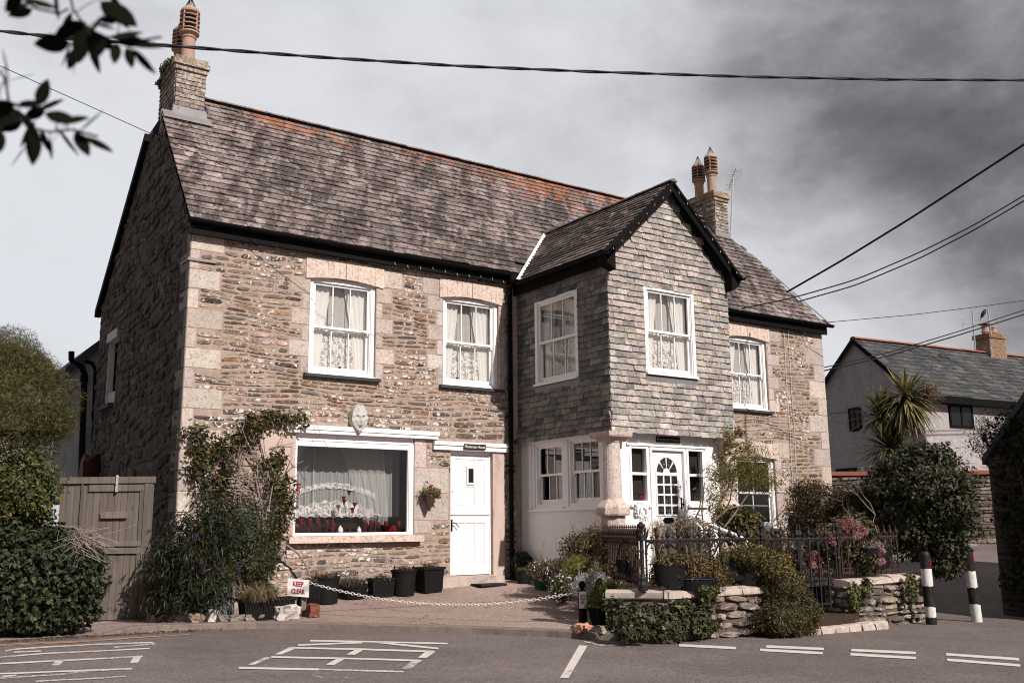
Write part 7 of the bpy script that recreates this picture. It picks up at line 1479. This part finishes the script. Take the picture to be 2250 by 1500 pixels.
mb = MB(); bush(mb, [(c[0]-.0, c[1]-.05, c[2]+.155, .035, .03, .025)], 26, .04, T_OVAL, [(.50, .02, .03), (.55, .05, .08)], seed=5); mb.build('flowers', M['petal'], root)
mb = MB(); mb.tube([(c[0]-.02, -.03, c[2]+.22), (c[0]-.02, -.10, c[2]+.235), (c[0]-.02, -.13, c[2]+.20)], .008, 5); mb.tube([(c[0]-.11, c[1], c[2]+.05), (c[0]-.02, -.12, c[2]+.21), (c[0]+.10, c[1], c[2]+.05)], .003, 4); mb.build('bracket', M['iron'], root)
# red flowers by the window edge
mb = MB(); c = at(655, 1072, 'y', -.14); bush(mb, [(c[0], c[1], c[2], .035, .03, .10)], 60, .04, T_OVAL, [(.30, .015, .04), (.42, .03, .07)], seed=8, gap=.2); tag(mb.build('fuchsia_flowers', M['petal']), 'dark red fuchsia flowers hanging at the left edge of the shop window', 'flowers')
# lion plaque
c = at(791, 919, 'y', -.13); root = empty('wall_plaque', (c[0], -.02, c[2]-.26), 'pale cast stone lion face plaque fixed above the shop window', 'wall plaque'); mb = MB(); n = 40; o1 = []
for i in range(n):
    t = 2*math.pi*i/n; x, z = math.sin(t), math.cos(t); wx = .145*(1-.25*max(0, -z)**2)*(1 if z > -.3 else 1-.55*((-z-.3)/.7)**1.3); zz = .245*z-(.03*math.exp(-(x/.18)**2) if z > .8 else 0); o1.append((c[0]+x*wx, zz+c[2]))
import bmesh
G_ = 46; V = []; F = []; idx = {}
def face_h(a, b):    # a,b in -1..1 relief of a lion-like mask
    g = lambda x, y, sx, sy: math.exp(-((a-x)/sx)**2-((b-y)/sy)**2)
    h = .045*(1-.7*(a*a+b*b*.6))
    h += .030*g(0, -.05, .14, .34)+.018*g(0, -.20, .24, .12)+.022*(g(-.38, .22, .20, .07)+g(.38, .22, .20, .07))-.022*(g(-.33, .08, .13, .07)+g(.33, .08, .13, .07))
    h += .016*(g(-.36, -.18, .17, .14)+g(.36, -.18, .17, .14))-.045*g(0, -.62, .20, .09)+.02*g(0, -.80, .3, .07)+.016*(g(-.2, -.40, .2, .1)+g(.2, -.40, .2, .1))
    r = math.hypot(a, b*.9); h += .008*math.sin(math.atan2(a, b)*13)*max(0, r-.45)*2.0*(1 if b < .3 else .3); return h+.012*g(-.6, .8, .2, .14)+.012*g(.6, .8, .2, .14)
for j in range(G_+1):
    for i in range(G_+1):
        a, b = -1+2*i/G_, -1+2*j/G_
        r = max(abs(a), abs(b)); rr_ = math.hypot(a, b); k = r/rr_ if rr_ > 1e-6 else 1; a2, b2 = a*k, b*k
        z = b2; wx = .145*(1-.25*max(0, -z)**2)*(1 if z > -.3 else 1-.55*((-z-.3)/.7)**1.3)
        dip = .035*math.exp(-(a2/.14)**2)*max(0, (b2-.75)/.25)
        hh_ = face_h(a2, b2) if r < .98 else 0.0
        V.append((c[0]+a2*wx, -.115-(hh_ if r < .999 else -.09), c[2]+.245*b2-dip))
mb.raw(V, [(j*(G_+1)+i, j*(G_+1)+i+1, (j+1)*(G_+1)+i+1, (j+1)*(G_+1)+i) for j in range(G_) for i in range(G_)], (1, 1, 1)); mb.build('relief', M['stone_white'], root)

# ---- display behind the shop window
zb0 = WB[2]+.03; Yd = .22
def wx_(u): return at(u, 1160, 'y', Yd)[0]
def prof(name, u, y, pr, mat, label, cat, group, n=14):
    x = wx_(u); mb = MB(); mb.lathe((x, y, zb0), pr, n); return tag(mb.build(name, M[mat], smooth=True), label, cat, group)
gob = [(.026, 0), (.024, .006), (.005, .012), (.004, .07), (.018, .085), (.030, .12), (.031, .155), (.027, .17), (.024, .165), (.02, .12), (.005, .09)]
def scale(pr, k, kz): return [(r*k, z*kz) for r, z in pr]
us = [652, 664, 674, 680, 684, 705, 718, 735, 808, 815, 828, 838, 848, 880]; hz_ = [.85, 1.25, 1.0, 1.3, .95, 1.05, 1.15, .9, 1.0, 1.1, 1.15, .95, 1.05, 1.0]
glab = ['red goblet hard against the left edge of the shop window', 'tallish red goblet second from the left in the shop window', 'short red goblet in the left cluster of the shop window', 'tallest red goblet of the left cluster in the shop window', 'small red goblet just left of the left clear goblet', 'red goblet just right of the left tall clear goblet', 'red goblet left of the left twisted candlestick', 'red goblet right of the left twisted candlestick', 'red goblet touching the right twisted candlestick', 'red goblet just left of the right tall clear goblet', 'red goblet just right of the right tall clear goblet', 'small red goblet beside the red flower bunch on its left', 'red goblet nearest the left side of the bright red flower bunch', 'lone red goblet between the red flowers and the cream candle']
for i, (u, k) in enumerate(zip(us, hz_)): prof('goblet', u, Yd+.05*(i % 3), scale(gob, 1.15, k*1.12), 'glass_red', glab[i], 'goblet', 'red glass goblets in the shop window')
tw = lambda n: [(.022 if k % 2 else .015, .016*k) for k in range(n)]
for u, lab in ((728, 'left twisted red glass candlestick in the shop window'), (800, 'right twisted red glass candlestick in the shop window')): prof('candlestick', u, .18, [(.03, 0)]+tw(13)+[(.02, .215)], 'glass_red', lab, 'candlestick', None)
vz = [(.030, 0), (.042, .015), (.046, .045), (.038, .08), (.020, .105), (.007, .125), (.002, .13)]
prof('vase', 745, .17, vz, 'ceramic', 'larger white teardrop vase in the shop window, the left one', 'vase', None, 20); prof('vase', 786, .17, scale(vz, .82, .88), 'ceramic', 'smaller white teardrop vase in the shop window, the right one', 'vase', None, 20)
cg = [(.035, 0), (.004, .008), (.004, .16), (.03, .19), (.045, .24), (.042, .28), (.03, .29)]
for u, lab in ((696, 'left tall clear glass goblet in the shop window'), (824, 'right tall clear glass goblet in the shop window')): prof('tall_goblet', u, .20, cg, 'glass_clear', lab, 'goblet', None)
root = empty('dried_arrangement', (wx_(768), .3, zb0), 'dark dried arrangement with tall red glass lilies in the middle of the shop window', 'arrangement'); x0 = wx_(768); mb = MB()
blades(mb, (x0, .28, zb0), 90, .20, .012, [(.16, .07, .035), (.10, .045, .03), (.20, .10, .05)], .7, .2, 3, .05); bush(mb, [(x0, .32, zb0+.07, .42, .08, .09), (x0-.25, .34, zb0+.05, .3, .06, .07), (x0+.3, .34, zb0+.05, .3, .06, .07)], 800, .05, T_DIA, [(.03, .02, .018), (.06, .03, .02), (.02, .02, .015)], seed=4); mb.build('foliage', M['leaf_dry'], root)
mb = MB(); st_ = MB()
for (u, v) in ((767, 1082), (755, 1095), (756, 1102), (779, 1109), (774, 1120)):
    p = at(u, v, 'y', .16); st_.tube([(x0, .26, zb0+.02), ((x0+p[0])/2+.01, .21, (zb0+p[2])/2), (p[0], .16, p[2]-.03)], .004, 4); mb.lathe((p[0], .16, p[2]-.045), [(.008, 0), (.018, .03), (.036, .07), (.046, .082), (.022, .06)], 8)
mb.build('glass_lily', M['glass_red'], root); st_.build('stems', M['iron'], root)
mb = MB(); c = (wx_(863), .2, zb0+.06); bush(mb, [(c[0], c[1], c[2], .055, .04, .05)], 220, .035, T_OVAL, [(.50, .01, .02), (.40, .01, .02)], seed=6); tag(mb.build('red_flower_bunch', M['petal']), 'bunch of bright red flowers at the right of the shop window display', 'flowers')
mb = MB(); x = wx_(893); mb.lathe((x, .2, zb0), [(.016, 0), (.012, .02), (.012, .2), (.008, .24), (.002, .26)], 10, (1, 1, 1)); tag(mb.build('candle', M['ceramic'], smooth=True), 'slim cream candle at the right end of the shop window display', 'candle')
# window sill ornaments upstairs and sidelight plants
for (u, y, lab) in ((740, 829, 'dark ornament on the sill of the upper left window'), (1000, 850, 'dark ornament on the sill of the second upper window')):
    p = at(u, y-34, 'y', .17); mb = MB(); mb.rock((p[0], .17, 3.31), (.07, .03, .045), (1, 1, 1), u, 2, .5); mb.rock((p[0]+.05, .17, 3.35), (.03, .02, .04), (1, 1, 1), u+3, 2, .5); tag(mb.build('ornament', M['black_paint']), lab, 'ornament')
p = at(1453, 800, 'y', BY+.17); mb = MB(); mb.lathe((p[0], BY+.15, 3.30), [(.035, 0), (.04, .05), (.02, .08), (.025, .12), (.0, .14)], 10); tag(mb.build('ornament', M['black_paint']), 'small black figure on the sill of the porch upper front window', 'ornament')
p = at(1407, 1092, 'y', -2.38); mb = MB(); root = empty('potted_plant', (p[0], -2.38, 1.17), 'spider plant in a purple pot behind the left sidelight', 'house plant'); mb.lathe((p[0], -2.38, 1.16), [(.045, 0), (.06, .09), (.055, .09)], 14, (1, 1, 1)); M['purple'] = plaster('purple_pot', (.22, .01, .10), .05, 4, .4, .05); mb.build('pot', M['purple'], root); mb = MB(); blades(mb, (p[0], -2.38, 1.24), 40, .2, .012, [(.2, .2, .08), (.3, .28, .15)], .8, .6, 3, .02); mb.build('leaves', M['leaf'], root)
p = at(1524, 1092, 'y', -2.38); root = empty('flower_vase', (p[0], -2.38, 1.17), 'white flowers in a glass behind the right sidelight', 'vase of flowers'); mb = MB(); mb.lathe((p[0], -2.38, 1.16), [(.03, 0), (.035, .12), (.03, .12)], 12); mb.build('glass', M['glass_clear'], root); mb = MB(); blades(mb, (p[0], -2.38, 1.20), 20, .14, .008, [(.1, .14, .05)], .4, .1, 3, .01); mb.build('stems', M['leaf'], root); mb = MB()
for k in range(6): mb.rock((p[0]-.06+.024*k, -2.38+.02*math.sin(k*3), 1.37+.012*math.sin(k*5)), (.022, .022, .024), (1, 1, 1), k, 1, .2)
mb.build('flowers', M['ceramic'], root)

# ================================================================ overhead cables
def cable(pts, r, label, sag=None, n=40, group='overhead cables', twist=0):
    P = [dep(*p) for p in pts]
    if pts[-1][0] > 2250: P += [P[-1]+(P[-1]-P[-2])*2, P[-1]+(P[-1]-P[-2])*5]
    if pts[0][0] < 0: P = [P[0]+(P[0]-P[1])*5, P[0]+(P[0]-P[1])*2]+P
    n = int(n*len(P)/len(pts)); P = np.array(P); t = np.linspace(0, len(P)-1, n); Q = np.stack([np.interp(t, range(len(P)), P[:, k]) for k in range(3)], 1)
    Q0 = Q.copy()
    for _ in range(3): Q[1:-1] = (Q[:-2]+Q[1:-1]*2+Q[2:])/4
    mb = MB()
    if twist:
        for ph in (0, math.pi): mb.tube([q+(np.array([0, 0, 1])*math.sin(ph+i*twist)+CF*math.cos(ph+i*twist))*r*.75 for i, q in enumerate(Q)], r, 6)
    else: mb.tube(list(Q), r, 5)
    return tag(mb.build('overhead_cable', M['cable'], smooth=True), label, 'cable', group)
cable([(-60, 62, 7.2), (150, 85, 7.6), (400, 103, 8.), (700, 126, 8.4), (1000, 145, 8.8), (1300, 158, 9.2), (1640, 169, 9.6), (1950, 175, 10), (2320, 177, 10.4)], .0095, 'thick twisted black cable crossing the whole sky above the roof', n=220, twist=.42)
cable([(1728, 642, 21.0), (1850, 572, 20), (2000, 480, 19), (2120, 402, 18), (2300, 285, 17)], .022, 'thick straight cable rising from the right roof verge to the upper right')
cable([(1628, 678, 17.6), (1740, 655, 17.5), (1880, 615, 17.3), (2020, 555, 17), (2140, 495, 16.8), (2300, 400, 16.5)], .012, 'upper thin cable sagging from the right gutter to the right edge')
cable([(1752, 663, 18.5), (1880, 627, 18), (2020, 568, 17.5), (2140, 506, 17), (2300, 412, 16.5)], .012, 'lower thin cable sagging beside its twin to the right edge')
cable([(1818, 708, 22.3), (2000, 692, 22.5), (2150, 674, 22.7), (2300, 653, 23)], .008, 'very thin wire leaving the right eaves end almost level')
cable([(1790, 812, 25), (1950, 775, 25), (2100, 730, 25), (2300, 665, 25.5)], .014, 'upper of two wires passing in front of the neighbouring roof')
cable([(1790, 819, 25), (1950, 782, 25), (2100, 738, 25), (2300, 675, 25.5)], .018, 'lower of two wires passing in front of the neighbouring roof')
cable([(-60, 118, 12), (100, 190, 13), (345, 300, 14.2), (550, 390, 14.6), (770, 487, 15.0), (1000, 575, 15.6)], .0055, 'very thin wire running from the upper left down across the roof slates')
# ================================================================ near branches, out of focus
root = empty('overhanging_branch', tuple(dep(-250, -150, 2.0)), 'dark leafy branches hanging into the upper left corner, out of focus', 'branch')
mb = MB(); lf = MB(); BD = 1.75; B2 = lambda u, v, D=BD: dep(u, v, D)
br = [[(150, -30), (160, 20), (185, 55), (225, 80), (290, 92), (355, 82)], [(150, 20), (130, 30), (80, 20), (40, -10)], [(185, 50), (205, 95), (200, 130)], [(-30, 130), (10, 170), (20, 230), (60, 280), (110, 290), (160, 285), (215, 300)], [(60, 275), (75, 320)], [(20, 230), (55, 235), (90, 215)], [(10, 240), (0, 290)]]
for P_ in br: mb.tube([B2(*p) for p in P_], [.0022]*len(P_), 5)
M['near_twig'] = plaster('dark_twig', (.02, .014, .012), .2, 9, .9, .1); mb.build('twigs', M['near_twig'], root)
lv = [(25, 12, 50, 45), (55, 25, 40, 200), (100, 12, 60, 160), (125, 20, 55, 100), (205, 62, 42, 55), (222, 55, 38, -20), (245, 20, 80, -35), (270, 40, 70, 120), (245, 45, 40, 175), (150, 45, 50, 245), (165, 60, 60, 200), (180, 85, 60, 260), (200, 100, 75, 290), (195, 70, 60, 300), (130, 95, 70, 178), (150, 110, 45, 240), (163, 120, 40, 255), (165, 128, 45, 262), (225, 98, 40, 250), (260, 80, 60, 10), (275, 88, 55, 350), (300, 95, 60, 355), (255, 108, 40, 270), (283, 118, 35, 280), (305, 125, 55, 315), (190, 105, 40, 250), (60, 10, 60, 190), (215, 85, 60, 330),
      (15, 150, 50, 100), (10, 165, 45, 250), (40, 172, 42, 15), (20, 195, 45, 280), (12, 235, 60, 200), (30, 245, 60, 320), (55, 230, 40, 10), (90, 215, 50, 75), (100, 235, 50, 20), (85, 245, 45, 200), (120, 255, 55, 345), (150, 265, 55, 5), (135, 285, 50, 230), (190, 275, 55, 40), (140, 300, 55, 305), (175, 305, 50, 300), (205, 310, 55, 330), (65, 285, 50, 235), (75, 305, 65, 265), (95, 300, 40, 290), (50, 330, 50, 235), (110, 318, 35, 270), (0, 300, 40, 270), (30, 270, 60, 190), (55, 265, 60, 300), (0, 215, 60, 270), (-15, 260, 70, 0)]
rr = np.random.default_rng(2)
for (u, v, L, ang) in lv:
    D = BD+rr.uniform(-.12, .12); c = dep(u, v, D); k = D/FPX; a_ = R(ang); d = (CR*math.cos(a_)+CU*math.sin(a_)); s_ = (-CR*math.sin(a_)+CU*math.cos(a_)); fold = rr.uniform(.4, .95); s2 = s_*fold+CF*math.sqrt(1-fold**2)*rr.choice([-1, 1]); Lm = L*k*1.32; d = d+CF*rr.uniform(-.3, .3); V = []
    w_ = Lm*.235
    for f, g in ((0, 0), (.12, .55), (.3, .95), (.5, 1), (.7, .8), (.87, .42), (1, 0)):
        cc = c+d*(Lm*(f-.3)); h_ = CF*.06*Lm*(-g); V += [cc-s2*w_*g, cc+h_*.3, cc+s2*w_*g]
    lf.raw(V, [(3*i, 3*i+1, 3*i+4, 3*i+3) for i in range(6)]+[(3*i+1, 3*i+2, 3*i+5, 3*i+4) for i in range(6)], vary((.0055, .0065, .004), .25))  # near-black leaf colour has the leaves' shade put into it
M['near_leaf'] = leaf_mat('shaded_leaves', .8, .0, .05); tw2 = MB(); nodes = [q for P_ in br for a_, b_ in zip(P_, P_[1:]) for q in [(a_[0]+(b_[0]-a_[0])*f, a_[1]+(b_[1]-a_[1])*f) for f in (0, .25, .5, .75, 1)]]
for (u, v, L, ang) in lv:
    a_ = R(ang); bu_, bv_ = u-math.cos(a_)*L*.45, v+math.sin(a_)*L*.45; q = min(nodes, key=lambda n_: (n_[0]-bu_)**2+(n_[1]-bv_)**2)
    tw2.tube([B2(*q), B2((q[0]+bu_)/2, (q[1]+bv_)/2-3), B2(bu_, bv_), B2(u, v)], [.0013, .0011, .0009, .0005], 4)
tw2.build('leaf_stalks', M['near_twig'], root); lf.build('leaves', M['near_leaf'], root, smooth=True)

# fallen leaves and grit along the left road edge
mb = MB(); rr = np.random.default_rng(31); n = 900; t = rr.uniform(0, 1, n); a_ = np.array([-3.4, -2.15]); b_ = np.array([.2, -1.55]); XY = a_+(b_-a_)*t[:, None]+rr.normal(size=(n, 2))*np.array([.05, .07])-np.array([0, .04])
P = np.array([[x, y, road_z(x, y)+.012+(.08 if y > -1.58-.16*(x < -1)*abs(x+1) and x > -.7 else 0)] for x, y in XY]); N = rr.normal(size=(n, 3))*.35+np.array([0, 0, 1]); leaves(mb, P, N, rr.normal(size=(n, 3)), .028, T_OVAL, [(.16, .10, .06), (.10, .06, .04), (.07, .05, .035), (.22, .15, .09)], seed=4)
tag(mb.build('fallen_leaves', M['leaf_dry']), 'brown fallen leaves and grit gathered along the left road edge', 'fallen leaves', None, 'stuff')
